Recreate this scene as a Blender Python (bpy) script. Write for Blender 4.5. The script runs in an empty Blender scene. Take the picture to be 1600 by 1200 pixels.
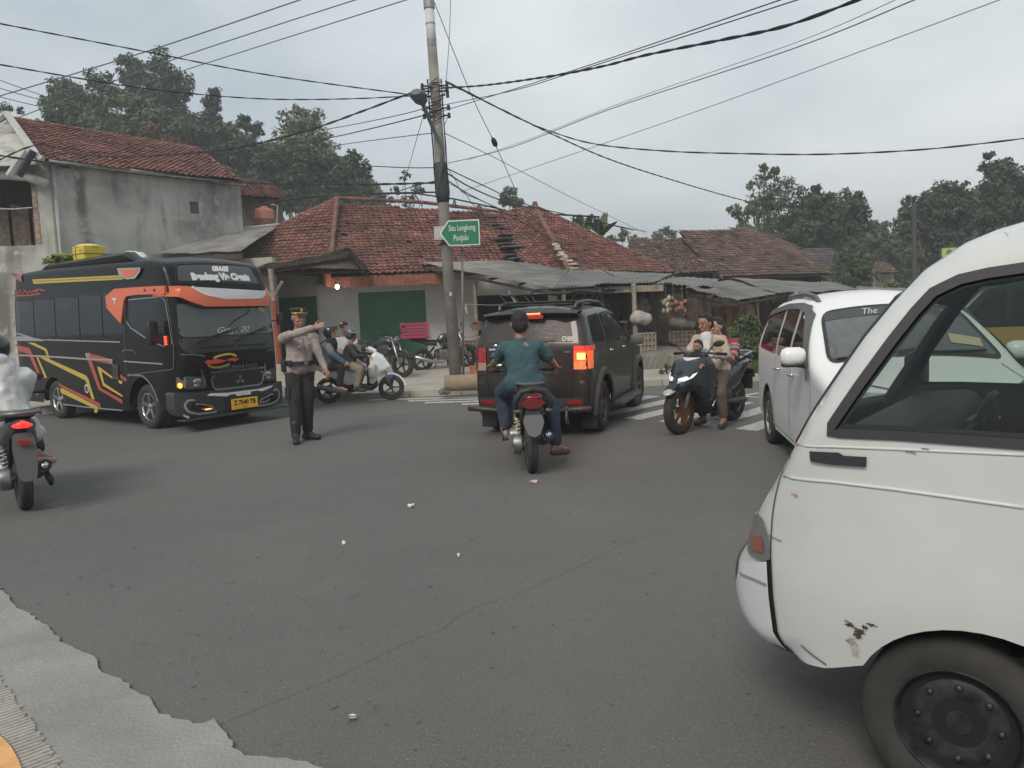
import bpy, bmesh, math, random
import numpy as np
from math import sin, cos, pi, sqrt, atan2, radians as RAD
from mathutils import Vector, Matrix, noise
from mathutils.geometry import delaunay_2d_cdt
V = Vector
sc = bpy.context.scene
col = sc.collection
random.seed(7)
# ---------------- camera (1.6 m eye height, 27 mm lens, slightly tilted and rolled) ---------------
FPX, EYE = 1200.0, 1.6
_p = math.atan(114 / 1200.0); _r = 0.04
_F = V((0, cos(_p), -sin(_p))); _U0 = V((0, sin(_p), cos(_p))); _R0 = V((1, 0, 0))
_R = _R0 * cos(_r) - _U0 * sin(_r); _U = _U0 * cos(_r) + _R0 * sin(_r)
CAM = V((0, 0, EYE))
def ray(x, y): return _F + _R * ((x - 800) / FPX) + _U * ((600 - y) / FPX)
def G(x, y, z=0.0):
    d = ray(x, y); return CAM + d * ((z - EYE) / d.z)
def Q(x, y, D):
    d = ray(x, y); return CAM + d * (D / d.y)
cd = bpy.data.cameras.new('camera'); cam = bpy.data.objects.new('camera', cd); col.objects.link(cam)
cd.sensor_width = 36; cd.lens = 27; cd.clip_end = 2000; cd.clip_start = .05
m = Matrix.Identity(4)
for i in range(3): m[i][0] = _R[i]; m[i][1] = _U[i]; m[i][2] = -_F[i]; m[i][3] = CAM[i]
cam.matrix_world = m
sc.camera = cam
# ---------------- materials ----------------
MATS = {}
def mat(name, c, rough=.6, metal=0., var=0., vscale=3., bump=0., bscale=40., c2=None, coat=0., emit=None, es=1., trans=0., alpha=1., spec=.5, attr=False, detail=6., lo=.35, hi=.65, ior=1.45):
    if name in MATS: return MATS[name]
    M = bpy.data.materials.new(name); M.use_nodes = True; nt = M.node_tree; N = nt.nodes; L = nt.links
    b = N['Principled BSDF']; b.inputs['Base Color'].default_value = (*c, 1)
    b.inputs['Roughness'].default_value = rough; b.inputs['Metallic'].default_value = metal
    b.inputs['Coat Weight'].default_value = coat; b.inputs['Coat Roughness'].default_value = .06
    b.inputs['Specular IOR Level'].default_value = spec; b.inputs['IOR'].default_value = ior
    if trans: b.inputs['Transmission Weight'].default_value = trans
    if alpha < 1: b.inputs['Alpha'].default_value = alpha
    if emit: b.inputs['Emission Color'].default_value = (*emit, 1); b.inputs['Emission Strength'].default_value = es
    tc = N.new('ShaderNodeTexCoord'); cur = None
    if c2 is not None or var:
        nz = N.new('ShaderNodeTexNoise'); nz.inputs['Scale'].default_value = vscale; nz.inputs['Detail'].default_value = detail; nz.inputs['Roughness'].default_value = .62
        L.new(tc.outputs['Object'], nz.inputs['Vector'])
        r = N.new('ShaderNodeValToRGB'); L.new(nz.outputs['Fac'], r.inputs['Fac'])
        ca = tuple(max(0, x * (1 - var)) for x in c); cb = tuple(x * (1 + var) for x in c) if c2 is None else c2
        r.color_ramp.elements[0].position = lo; r.color_ramp.elements[1].position = hi
        r.color_ramp.elements[0].color = (*ca, 1); r.color_ramp.elements[1].color = (*cb, 1)
        cur = r.outputs['Color']
    if attr:
        a = N.new('ShaderNodeAttribute'); a.attribute_name = 'tint'
        if cur is None:
            rgb = N.new('ShaderNodeRGB'); rgb.outputs[0].default_value = (*c, 1); cur = rgb.outputs[0]
        mx = N.new('ShaderNodeMix'); mx.data_type = 'RGBA'; mx.blend_type = 'MULTIPLY'; mx.inputs['Factor'].default_value = 1
        L.new(cur, mx.inputs['A']); L.new(a.outputs['Color'], mx.inputs['B']); cur = mx.outputs['Result']
    if cur is not None: L.new(cur, b.inputs['Base Color'])
    if bump:
        n2 = N.new('ShaderNodeTexNoise'); n2.inputs['Scale'].default_value = bscale; n2.inputs['Detail'].default_value = 5
        L.new(tc.outputs['Object'], n2.inputs['Vector'])
        bp = N.new('ShaderNodeBump'); bp.inputs['Strength'].default_value = bump; bp.inputs['Distance'].default_value = .02
        L.new(n2.outputs['Fac'], bp.inputs['Height']); L.new(bp.outputs['Normal'], b.inputs['Normal'])
    MATS[name] = M
    return M
# ---------------- object helpers ----------------
MW = {}
def tag(o, label=None, cat=None, group=None, kind=None):
    if label: o['label'] = label
    if cat: o['category'] = cat
    if group: o['group'] = group
    if kind: o['kind'] = kind
    return o
def thing(name, label, cat, loc=(0, 0, 0), rz=0., group=None, scale=1.):
    o = bpy.data.objects.new(name, None); col.objects.link(o); o.empty_display_size = .2
    o.location = loc; o.rotation_euler = (0, 0, rz); o.scale = (scale,) * 3
    MW[o.name] = Matrix.Translation(V(loc)) @ Matrix.Rotation(rz, 4, 'Z') @ Matrix.Scale(scale, 4)
    return tag(o, label, cat, group)
class MB:
    """collects shapes into one mesh"""
    def __init__(s, M=None): s.v = []; s.f = []; s.m = []; s.M = M; s.cur = 0; s.tint = []; s.t = (1, 1, 1)
    def add(s, vs, fs):
        k = len(s.v)
        if s.M is not None: vs = [s.M @ V(p) for p in vs]
        s.v += [tuple(p) for p in vs]; s.f += [tuple(i + k for i in f) for f in fs]
        s.m += [s.cur] * len(fs); s.tint += [s.t] * len(fs)
        return s
    def box(s, c, d, rz=0., R=None, bev=0.):
        x, y, z = (d[0] / 2, d[1] / 2, d[2] / 2)
        R = R or Matrix.Rotation(rz, 3, 'Z')
        if bev:
            b = min(bev, x * .9, y * .9, z * .9); vs = []; fs = []
            bm = bmesh.new(); bmesh.ops.create_cube(bm, size=1)
            for v in bm.verts: v.co = V((v.co.x * 2 * x, v.co.y * 2 * y, v.co.z * 2 * z))
            bmesh.ops.bevel(bm, geom=bm.edges[:], offset=b, segments=2, affect='EDGES', profile=.5)
            bm.verts.index_update()
            vs = [R @ v.co + V(c) for v in bm.verts]; fs = [[v.index for v in f.verts] for f in bm.faces]; bm.free()
            return s.add(vs, fs)
        P = [V((a * x, b * y, e * z)) for a in (-1, 1) for b in (-1, 1) for e in (-1, 1)]
        return s.add([R @ p + V(c) for p in P], [(0, 1, 3, 2), (4, 6, 7, 5), (0, 4, 5, 1), (2, 3, 7, 6), (0, 2, 6, 4), (1, 5, 7, 3)])
    def quad(s, *p): return s.add(p, [tuple(range(len(p)))])
    def cyl(s, a, b, r0, r1=None, n=12, cap=True):
        r1 = r0 if r1 is None else r1
        return s.tube([a, b], [r0, r1], n, cap)
    def tube(s, pts, r, n=8, cap=True, flat=1.):
        pts = [V(p) for p in pts]; k = len(pts)
        rs = r if isinstance(r, (list, tuple)) else [r] * k
        vs = []; fs = []; up = None
        for i, p in enumerate(pts):
            d = (pts[min(i + 1, k - 1)] - pts[max(i - 1, 0)]).normalized()
            if up is None:
                up = d.cross(V((0, 0, 1)) if abs(d.z) < .95 else V((0, 1, 0))).normalized()
            else: up = (up - d * up.dot(d)).normalized()
            w = d.cross(up)
            for j in range(n):
                a = 2 * pi * j / n; vs.append(p + up * (cos(a) * rs[i]) + w * (sin(a) * rs[i] * flat))
        for i in range(k - 1):
            for j in range(n):
                q = (j + 1) % n; fs.append((i * n + j, i * n + q, (i + 1) * n + q, (i + 1) * n + j))
        if cap: fs.append(tuple(range(n))[::-1]); fs.append(tuple(range((k - 1) * n, k * n)))
        return s.add(vs, fs)
    def caps(s, a, b, r0, r1, n=14, flat=1., M3=None):
        """closed tapered capsule"""
        a = V(a); b = V(b); d = (b - a); L = d.length or 1e-6; d = d / L
        pts = []; rs = []
        for k in range(1, 5): t = k / 4 * pi / 2; pts.append(a - d * r0 * cos(t)); rs.append(r0 * sin(t))
        for k in range(0, 4): t = k / 4 * pi / 2; pts.append(b + d * r1 * sin(t)); rs.append(r1 * cos(t))
        pts.insert(0, a - d * r0); rs.insert(0, r0 * .05); pts.append(b + d * r1); rs.append(r1 * .05)
        return s.tube(pts, rs, n, True, flat)
    def ell(s, c, r, R=None, nu=16, nv=10):
        vs = []; fs = []; c = V(c); R = R or Matrix.Identity(3)
        for i in range(nv + 1):
            t = pi * i / nv
            for j in range(nu):
                a = 2 * pi * j / nu; vs.append(c + R @ V((r[0] * sin(t) * cos(a), r[1] * sin(t) * sin(a), r[2] * cos(t))))
        for i in range(nv):
            for j in range(nu):
                q = (j + 1) % nu; fs.append((i * nu + j, (i + 1) * nu + j, (i + 1) * nu + q, i * nu + q))
        return s.add(vs, fs)
    def lathe(s, prof, c, axis='y', n=32, a0=0., a1=2 * pi):
        """prof: (radius, axial) list"""
        vs = []; fs = []; k = len(prof); full = abs(a1 - a0 - 2 * pi) < 1e-6; m = n if full else n + 1
        for i in range(m):
            a = a0 + (a1 - a0) * i / n
            for r, h in prof:
                p = {'y': V((r * cos(a), h, r * sin(a))), 'z': V((r * cos(a), r * sin(a), h)), 'x': V((h, r * cos(a), r * sin(a)))}[axis]
                vs.append(V(c) + p)
        for i in range(n):
            q = (i + 1) % m
            for j in range(k - 1): fs.append((i * k + j, i * k + j + 1, q * k + j + 1, q * k + j))
        return s.add(vs, fs)
    def prism(s, poly, z0, z1):
        n = len(poly); vs = [(x, y, z0) for x, y in poly] + [(x, y, z1) for x, y in poly]
        return s.add(vs, [tuple(range(n))[::-1], tuple(range(n, 2 * n))] + [(i, (i + 1) % n, n + (i + 1) % n, n + i) for i in range(n)])
    def mesh(s, name):
        me = bpy.data.meshes.new(name); me.from_pydata(s.v, [], s.f); return me
    def build(s, name, mt, parent=None, smooth=False, world=False, tint=False):
        """parent given: verts are in the thing's space (or world space with world=True)"""
        vs = s.v; loc = None
        if parent is not None and world:
            I = MW[parent.name].inverted(); vs = [tuple(I @ V(p)) for p in vs]
        if parent is None and vs:
            A = np.array(vs); loc = V(((A[:, 0].min() + A[:, 0].max()) / 2, (A[:, 1].min() + A[:, 1].max()) / 2, A[:, 2].min()))
            vs = [(p[0] - loc.x, p[1] - loc.y, p[2] - loc.z) for p in vs]
        me = bpy.data.meshes.new(name); me.from_pydata(vs, [], s.f)
        for q in (mt if isinstance(mt, (list, tuple)) else [mt]): me.materials.append(q)
        if any(s.m): me.polygons.foreach_set('material_index', s.m)
        if tint:
            at = me.attributes.new('tint', 'FLOAT_COLOR', 'FACE')
            at.data.foreach_set('color', np.array([(*t, 1.) for t in s.tint], dtype=np.float32).ravel())
        me.update()
        return link(name, me, parent, loc, smooth)
def link(name, me, parent=None, loc=None, smooth=False):
    o = bpy.data.objects.new(name, me); col.objects.link(o)
    if parent is not None: o.parent = parent; MW[o.name] = MW[parent.name]
    else:
        if loc: o.location = loc
        MW[o.name] = Matrix.Translation(loc or V())
    if smooth:
        me.polygons.foreach_set('use_smooth', [True] * len(me.polygons))
        if smooth is not True: me.set_sharp_from_angle(angle=RAD(smooth))
    me.update()
    return o
SCR = bpy.data.scenes.new('scratch')
def modmesh(me, mods):
    o = bpy.data.objects.new('tmp', me); SCR.collection.objects.link(o)
    for t, kw in mods:
        md = o.modifiers.new(t, t)
        for k, v in kw.items(): setattr(md, k, v)
    
    with bpy.context.temp_override(scene=SCR, view_layer=SCR.view_layers[0]): dg = bpy.context.evaluated_depsgraph_get()
    dg.update(); r = bpy.data.meshes.new_from_object(o.evaluated_get(dg))
    bpy.data.objects.remove(o); return r
def blob(mb, name, mt, parent, voxel=.014, sm=3, disp=0., dscale=9., post=None):
    """voxel-union of closed shapes -> one continuous smooth surface"""
    me = modmesh(mb.mesh('t'), [('REMESH', dict(mode='VOXEL', voxel_size=voxel)), ('SMOOTH', dict(factor=.5, iterations=sm))])
    if disp:
        k = len(me.vertices); C = np.empty(k * 3, np.float32); Nn = np.empty(k * 3, np.float32); me.vertices.foreach_get('co', C); me.vertex_normals.foreach_get('vector', Nn); C = C.reshape(-1, 3)
        A = [noise.noise(V((p[0], p[1], p[2] * .6)) * dscale + V((3, 7, 1))) + .5 * noise.noise(V(p) * (dscale * 2.1)) for p in C.tolist()]
        C += Nn.reshape(-1, 3) * (disp * np.array(A, np.float32))[:, None]; me.vertices.foreach_set('co', C.ravel())
    me.materials.clear()
    for q in (mt if isinstance(mt, (list, tuple)) else [mt]): me.materials.append(q)
    if post:
        for p in me.polygons: p.material_index = post(p.center)
    return link(name, me, parent, None, True)
# ----- constrained 2D triangulation mapped to 3D -----
def dens(loop, step, closed=True):
    out = []; n = len(loop)
    for i in range(n if closed else n - 1):
        a = V(loop[i]); b = V(loop[(i + 1) % n]); k = max(1, int(math.ceil((b - a).length / step)))
        for j in range(k): out.append(tuple(a + (b - a) * (j / k)))
    if not closed: out.append(tuple(loop[-1]))
    return out
def segdist(P, loop, closed=True):
    A = np.array(loop, float); B = np.roll(A, -1, 0)
    if not closed: A = A[:-1]; B = B[:-1]
    D = B - A; P = np.atleast_2d(np.array(P, float))
    W = P[:, None, :] - A[None]; L = (D ** 2).sum(1) + 1e-12
    t = np.clip((W * D[None]).sum(2) / L, 0, 1); E = W - t[..., None] * D[None]
    return np.sqrt((E ** 2).sum(2)).min(1)
def inside(P, loop):
    P = np.atleast_2d(np.array(P, float)); A = np.array(loop, float); B = np.roll(A, -1, 0)
    x = P[:, 0][:, None]; y = P[:, 1][:, None]
    c = (A[:, 1] > y) != (B[:, 1] > y)
    with np.errstate(all='ignore'): xi = (B[:, 0] - A[:, 0]) * (y - A[:, 1]) / (B[:, 1] - A[:, 1] + 1e-15) + A[:, 0]
    return ((c & (x < xi)).sum(1) % 2) == 1
def cdt(outline, holes=(), step=.06, extra=None, near=None):
    loops = [dens(outline, step)] + [dens(h, step) for h in holes]
    pts = []; ed = []
    for lp in loops:
        k = len(pts); n = len(lp); pts += lp; ed += [(k + i, k + (i + 1) % n) for i in range(n)]
    A = np.array(outline); x0, y0 = A.min(0); x1, y1 = A.max(0)
    gx = np.arange(x0 + step / 2, x1, step); gy = np.arange(y0 + step / 2, y1, step)
    if len(gx) and len(gy):
        Gp = np.array([(a + (step / 2 if j % 2 else 0), b) for j, b in enumerate(gy) for a in gx])
        k = inside(Gp, loops[0])
        for h in loops[1:]: k &= ~inside(Gp, h)
        Gp = Gp[k]
        if len(Gp):
            dd = np.full(len(Gp), 9.)
            for lp in loops: dd = np.minimum(dd, segdist(Gp, lp))
            ok = dd > step * .45
            if near: ok &= segdist(Gp, near[0], False) > near[1]
            pts += [tuple(p) for p in Gp[ok]]
    if extra is not None:
        E_ = np.array(extra); k = inside(E_, loops[0])
        for h in loops[1:]: k &= ~inside(E_, h)
        for lp in loops: k &= segdist(E_, lp) > .008
        pts += [tuple(p) for p in E_[k]]
    r = delaunay_2d_cdt([V(p) for p in pts], ed, [], 1, 1e-6)
    vs = r[0]; fs = r[2]; C = np.array([[sum(vs[i][0] for i in f) / 3, sum(vs[i][1] for i in f) / 3] for f in fs])
    k = inside(C, loops[0])
    for h in loops[1:]: k &= ~inside(C, h)
    return [tuple(v) for v in vs], [tuple(f) for f, q in zip(fs, k) if q]
def panel(mb, outline, fn, holes=(), step=.06, flip=False, **kw):
    vs, fs = cdt(outline, holes, step, **kw)
    return mb.add([fn(x, y) for x, y in vs], [f[::-1] for f in fs] if flip else fs)
def rnd(poly, r, n=4):
    """round polygon corners"""
    out = []; k = len(poly); rr = r if isinstance(r, (list, tuple)) else [r] * k
    for i in range(k):
        p = V(poly[i]); a = V(poly[i - 1]); b = V(poly[(i + 1) % k]); q = rr[i]
        if q <= 0: out.append(tuple(p)); continue
        da = a - p; db = b - p; q = min(q, da.length * .45, db.length * .45); s = p + da.normalized() * q; e = p + db.normalized() * q
        for j in range(n + 1):
            t = j / n; out.append(tuple(s * (1 - t) ** 2 + p * 2 * t * (1 - t) + e * t * t))
    return out
def ribbon(mb, line, w, fn, step=.05, closed=False):
    """thin strip along a 2D polyline mapped by fn"""
    L = [V(p) for p in dens(line, step, closed)]
    if closed: L.append(L[0])
    vs = []; fs = []
    for i, p in enumerate(L):
        d = (L[min(i + 1, len(L) - 1)] - L[max(i - 1, 0)])
        if d.length < 1e-9: d = V((1, 0))
        d.normalize(); n = V((-d.y, d.x)); vs.append(fn(*(p + n * w / 2))); vs.append(fn(*(p - n * w / 2)))
    for i in range(len(L) - 1): fs.append((2 * i, 2 * i + 1, 2 * i + 3, 2 * i + 2))
    return mb.add(vs, fs)
def text2d(txt, size=1., shear=0., bold=0., space=1.):
    c = bpy.data.curves.new('t', 'FONT'); c.body = txt; c.size = size; c.shear = shear; c.offset = bold; c.align_x = 'CENTER'; c.align_y = 'CENTER'; c.space_character = space; c.resolution_u = 3
    o = bpy.data.objects.new('t', c); SCR.collection.objects.link(o)
    
    with bpy.context.temp_override(scene=SCR, view_layer=SCR.view_layers[0]): dg = bpy.context.evaluated_depsgraph_get()
    dg.update(); me = bpy.data.meshes.new_from_object(o.evaluated_get(dg)); bpy.data.objects.remove(o)
    return [(v.co.x, v.co.y) for v in me.vertices], [tuple(p.vertices) for p in me.polygons]
def text(mb, txt, size, fn, **k):
    vs, fs = text2d(txt, size, **k); return mb.add([fn(x, y) for x, y in vs], fs)
def arc(cx, cy, r, a0, a1, n=10, ry=None):
    ry = ry or r
    return [(cx + r * cos(RAD(a0 + (a1 - a0) * i / n)), cy + ry * sin(RAD(a0 + (a1 - a0) * i / n))) for i in range(n + 1)]
def sm(t): t = max(0., min(1., t)); return t * t * (3 - 2 * t)
def lerp(xs, ys, x):
    return float(np.interp(x, xs, ys))
# ---------------- world ----------------
w = bpy.data.worlds.new('World'); sc.world = w; w.use_nodes = True
N = w.node_tree.nodes; L = w.node_tree.links; bg = N['Background']
SUN_EL, SUN_AZ = RAD(44), RAD(205)      # soft sun high behind the camera, behind the cloud
sky = N.new('ShaderNodeTexSky'); sky.sky_type = 'NISHITA'; sky.sun_disc = False; sky.sun_elevation = SUN_EL; sky.sun_rotation = SUN_AZ
sky.dust_density = 3; sky.air_density = 1.2
tc = N.new('ShaderNodeTexCoord')
mp = N.new('ShaderNodeMapping'); mp.inputs['Scale'].default_value = (1, 1, 2.6); mp.inputs['Location'].default_value = (3.3, 1.2, .4)
L.new(tc.outputs['Generated'], mp.inputs['Vector'])
nz = N.new('ShaderNodeTexNoise'); nz.inputs['Scale'].default_value = 1.9; nz.inputs['Detail'].default_value = 7; nz.inputs['Roughness'].default_value = .5
L.new(mp.outputs['Vector'], nz.inputs['Vector'])
cr = N.new('ShaderNodeValToRGB'); L.new(nz.outputs['Fac'], cr.inputs['Fac'])
e = cr.color_ramp.elements; e[0].position = .38; e[0].color = (2.75, 3.25, 3.6, 1); e[1].position = .66; e[1].color = (4.7, 5.1, 5.25, 1)
dt = N.new('ShaderNodeVectorMath'); dt.operation = 'DOT_PRODUCT'; L.new(tc.outputs['Generated'], dt.inputs[0]); dt.inputs[1].default_value = V((.62, .74, .26)).normalized()
mr = N.new('ShaderNodeMapRange'); mr.inputs['From Min'].default_value = .6; mr.inputs['From Max'].default_value = 1.; mr.inputs['To Min'].default_value = 0.; mr.inputs['To Max'].default_value = 1.
L.new(dt.outputs['Value'], mr.inputs['Value'])
br = N.new('ShaderNodeMix'); br.data_type = 'RGBA'; L.new(mr.outputs['Result'], br.inputs['Factor']); L.new(cr.outputs['Color'], br.inputs['A'])
b2 = N.new('ShaderNodeMix'); b2.data_type = 'RGBA'; b2.blend_type = 'ADD'; b2.inputs['Factor'].default_value = 1; b2.inputs['B'].default_value = (1.3, 1.15, 1.0, 1); L.new(cr.outputs['Color'], b2.inputs['A']); L.new(b2.outputs['Result'], br.inputs['B'])
mx = N.new('ShaderNodeMix'); mx.data_type = 'RGBA'; mx.inputs['Factor'].default_value = .93
L.new(sky.outputs['Color'], mx.inputs['A']); L.new(br.outputs['Result'], mx.inputs['B']); L.new(mx.outputs['Result'], bg.inputs['Color'])
bg.inputs['Strength'].default_value = .10
sd = bpy.data.lights.new('sun', 'SUN'); sd.energy = 1.5; sd.angle = RAD(24); sd.color = (1, .90, .79)
so = bpy.data.objects.new('sun', sd); col.objects.link(so)
sv = V((sin(SUN_AZ) * cos(SUN_EL), cos(SUN_AZ) * cos(SUN_EL), sin(SUN_EL)))
so.rotation_euler = sv.to_track_quat('Z', 'Y').to_euler()
sc.view_settings.view_transform = 'Standard'; sc.view_settings.look = 'None'; sc.view_settings.exposure = .80; sc.view_settings.gamma = 1
sc.cycles.use_denoising = True
sc.cycles.max_bounces = 6; sc.cycles.transparent_max_bounces = 12
# ======================= SETTING =======================
asph = mat('asphalt', (.190, .184, .175), .82, c2=(.245, .238, .226), vscale=.35, bump=.35, bscale=55, spec=.3, detail=10)
def _asph():
    nt = asph.node_tree; N = nt.nodes; L = nt.links; b = N['Principled BSDF']; old = b.inputs['Base Color'].links[0].from_socket
    tc = [n for n in N if n.type == 'TEX_COORD'][0]
    cur = old
    for sc_, lo, hi, c, f in ((80, .58, .72, (.42, .41, .38), .6), (110, .30, .40, (.05, .049, .047), .6), (7, .665, .71, (.09, .087, .083), .6), (16, .685, .715, (.05, .048, .046), .8), (.9, .55, .75, (.15, .144, .136), .35)):
        n = N.new('ShaderNodeTexNoise'); n.inputs['Scale'].default_value = sc_; n.inputs['Detail'].default_value = 3; L.new(tc.outputs['Object'], n.inputs['Vector'])
        r = N.new('ShaderNodeMapRange'); L.new(n.outputs['Fac'], r.inputs['Value'])
        inv = sc_ == 140
        r.inputs['From Min'].default_value = hi if inv else lo; r.inputs['From Max'].default_value = lo if inv else hi
        r.inputs['To Max'].default_value = f
        m = N.new('ShaderNodeMix'); m.data_type = 'RGBA'; L.new(r.outputs['Result'], m.inputs['Factor']); L.new(cur, m.inputs['A']); m.inputs['B'].default_value = (*c, 1); cur = m.outputs['Result']
    L.new(cur, b.inputs['Base Color'])
_asph()
conc = mat('pavement concrete', (.30, .27, .23), .9, c2=(.40, .365, .31), vscale=1.3, bump=.4, bscale=30)
concd = mat('apron concrete', (.22, .215, .20), .9, c2=(.30, .29, .27), vscale=1.6, bump=.5, bscale=60)
ribm = mat('ribbed concrete', (.36, .335, .30), .9, var=.12, vscale=8, bump=.4)
soil = mat('soil', (.16, .13, .09), .95, c2=(.12, .14, .06), vscale=.4, bump=.5, bscale=5)
wht = mat('road paint', (.46, .45, .425), .85, c2=(.20, .195, .185), vscale=11, detail=10, lo=.50, hi=.66, bump=.3)
ora = mat('orange kerb paint', (.62, .33, .13), .8, var=.15, vscale=12)
b = MB(); b.quad((-300, -60, -.06), (300, -60, -.06), (300, 900, -.06), (-300, 900, -.06)); tag(b.build('ground', soil), kind='structure')
b = MB(); b.quad((-70, -12, 0), (70, -12, 0), (70, 15.6, 0), (-70, 15.1, 0)); tag(b.build('road', asph), kind='structure')
# far kerb + forecourt
KY = lambda x: 14.95 + .055 * (x + 2) + (0 if x < 3 else .02 * (x - 3))
b = MB()
xs = [-30 + i * 1.0 for i in range(71)]
for i in range(len(xs) - 1):
    x0, x1 = xs[i], xs[i + 1] - .012; y0, y1 = KY(x0), KY(x1); z = .12
    b.add([(x0, y0, -.02), (x1, y1, -.02), (x1, y1 + .01, z), (x0, y0 + .01, z), (x0, y0 + .22, z), (x1, y1 + .22, z), (x1, y1 + .22, -.02), (x0, y0 + .22, -.02)],
          [(0, 1, 2, 3), (3, 2, 5, 4), (4, 5, 6, 7), (0, 3, 4, 7), (1, 6, 5, 2)])
tag(b.build('kerb', conc), kind='structure')
b = MB(); n = 60
vs = []; fs = []
for j in range(12):
    for i in range(n + 1):
        x = -30 + i * 70 / n; y = KY(x) + .2 + j * 1.25
        vs.append((x, y, .115 + .012 * j + .02 * noise.noise(V((x * .6, y * .6, 0))) * min(j, 1)))
for j in range(11):
    for i in range(n): k = j * (n + 1) + i; fs.append((k, k + 1, k + n + 2, k + n + 1))
b.add(vs, fs); tag(b.build('pavement', conc, smooth=True), kind='structure')
# near apron (left foreground): jagged edge onto the asphalt
def gp(x, y, z=0): p = G(x, y, z); return (p.x, p.y)
edge = [(-260, 730), (-120, 820), (0, 925), (30, 950), (52, 968), (75, 985), (98, 1005), (125, 1020), (150, 1042), (175, 1058), (205, 1080), (230, 1095), (250, 1120), (275, 1132), (300, 1137), (320, 1135), (338, 1128), (352, 1140), (352, 1152), (368, 1172), (385, 1185), (410, 1190), (440, 1194), (478, 1196), (520, 1215), (560, 1260), (560, 1500)]
poly = [gp(*e) for e in edge]
jag = []
for p in dens(poly, .05, False):
    q = noise.noise(V((p[0] * 6, p[1] * 6, 2))) * .022 + noise.noise(V((p[0] * 22, p[1] * 22, 5))) * .012; jag.append((p[0] + q, p[1] + q * .8))
poly = jag + [(-6, -.2)]
b = MB(); vs, fs = cdt(poly, (), .12)
b.add([(x, y, .016 + .004 * noise.noise(V((x * 3, y * 3, 0)))) for x, y in vs], fs)
tag(b.build('concrete_apron', concd, smooth=True), kind='structure')
a0, a1 = V(gp(-70, 960)), V(gp(112, 1235)); d = (a1 - a0).normalized(); nn = V((-d.y, d.x)); nn = nn if nn.x < 0 else -nn
b = MB(); L_ = (a1 - a0).length; k = int(L_ / .028)
P3 = lambda u, v, z: (*(a0 + d * u + nn * v), z)
b.add([P3(0, 0, .02), P3(L_, 0, .02), P3(L_, 1.2, .02), P3(0, 1.2, .02)], [(0, 1, 2, 3)])
for i in range(k):
    u = i * .028; e = .004 * random.random(); q = random.uniform(-.012, .012)
    b.add([P3(u, q, .02), P3(u + .018, q, .02), P3(u + .016, q, .028), P3(u + .002, q, .028), P3(u, 1.1, .02), P3(u + .018, 1.1, .02), P3(u + .016, 1.1, .028), P3(u + .002, 1.1, .028)],
          [(0, 1, 2, 3), (3, 2, 6, 7), (0, 3, 7, 4), (1, 5, 6, 2)])
tag(b.build('ribbed_paving', ribm), kind='structure')
op = [gp(-60, 1110), gp(0, 1162), gp(16, 1176), gp(30, 1200), gp(50, 1260), gp(-90, 1260)]
b = MB(); vs, fs = cdt(rnd(op, .05), (), .06); b.add([(x, y, .036) for x, y in vs], fs); b.add([(x, y, .02) for x, y in dens(rnd(op, .05), .1)], [])
tag(b.build('painted_paving', ora), kind='structure')
# zebra stripes & lines
b = MB(); u = V((.67, .742)); v = V((.68, -.73)).normalized(); o = V((.35, 12.25))
for i in range(9):
    p = o + v * (i * .60); w2 = .30
    for lo, hi in ((0, 2.35),):
        q = [p + u * lo, p + u * lo + v * w2, p + u * (hi + .1 * (i % 3)) + v * w2, p + u * (hi + .1 * (i % 2))]
        b.quad(*[(a.x, a.y, .004) for a in q])
for k, (x, y) in enumerate(((-2.75, 14.72), (-1.95, 14.3), (-1.6, 13.9), (-.9, 13.45), (-.3, 13.0))):
    b.quad(*[(a, c, .004) for a, c in ((x, y - .12), (x + 2.3, y - .32), (x + 2.3, y - .12), (x, y + .09))])
tag(b.build('zebra_crossing', wht), kind='structure')
b = MB()
for (x0, y0, x1, y1, ww) in ((1110, 629, 1290, 596, .10), (1100, 618, 1300, 626, .10)):
    p, q = V(gp(x0, y0)), V(gp(x1, y1)); n_ = (q - p).normalized(); n_ = V((-n_.y, n_.x)) * ww
    b.quad(*[(a.x, a.y, .004) for a in (p, q, q + n_, p + n_)])
tag(b.build('road_line', wht), kind='structure')
# crack in the asphalt: thin dark filler line
crk = mat('crack', (.10, .098, .093), .95)
b = MB(); pts = [(340, 1135), (420, 1100), (500, 1070), (560, 1042), (600, 1020), (650, 1000), (690, 985), (720, 960), (760, 942), (810, 928), (860, 905), (895, 890), (940, 868), (985, 845), (1040, 828)]
ln = []
for p in dens([gp(*p) for p in pts], .02, False): q = noise.noise(V((p[0] * 5, p[1] * 5, 0))) * .03 + noise.noise(V((p[0] * 25, p[1] * 25, 0))) * .012; ln.append((p[0] + q * .5, p[1] + q))
ribbon(b, ln, .0022, lambda x, y: (x, y, .003), .5)
tag(b.build('road_crack', crk), kind='structure')
# litter
def litter(label, px, py, s, seed, c=(.7, .69, .66)):
    random.seed(seed); p = G(px, py); b = MB(); r = [random.uniform(.5, 1) for _ in range(9)]
    pts = [(p.x + s * r[i] * cos(i * .7), p.y + s * .6 * r[i] * sin(i * .7), .012 + .02 * random.random()) for i in range(9)]
    pts.append((p.x, p.y, .03)); b.add(pts, [(i, (i + 1) % 9, 9) for i in range(9) if i != 2]); b.add([(x, y, max(.004, z - .01)) for x, y, z in pts], [((i + 1) % 9, i, 9) for i in range(9) if i != 2])
    tag(b.build('litter', mat('litter %d' % seed, c, .8)), label, 'litter')
litter('curled white paper scrap on the asphalt left of centre', 642, 793, .045, 3)
litter('crumpled pinkish paper scrap on the asphalt near the bottom edge', 551, 1126, .03, 4, (.62, .52, .5))
litter('small pink scrap on the road behind the scooter wheel', 833, 755, .05, 5, (.55, .38, .34))
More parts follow.
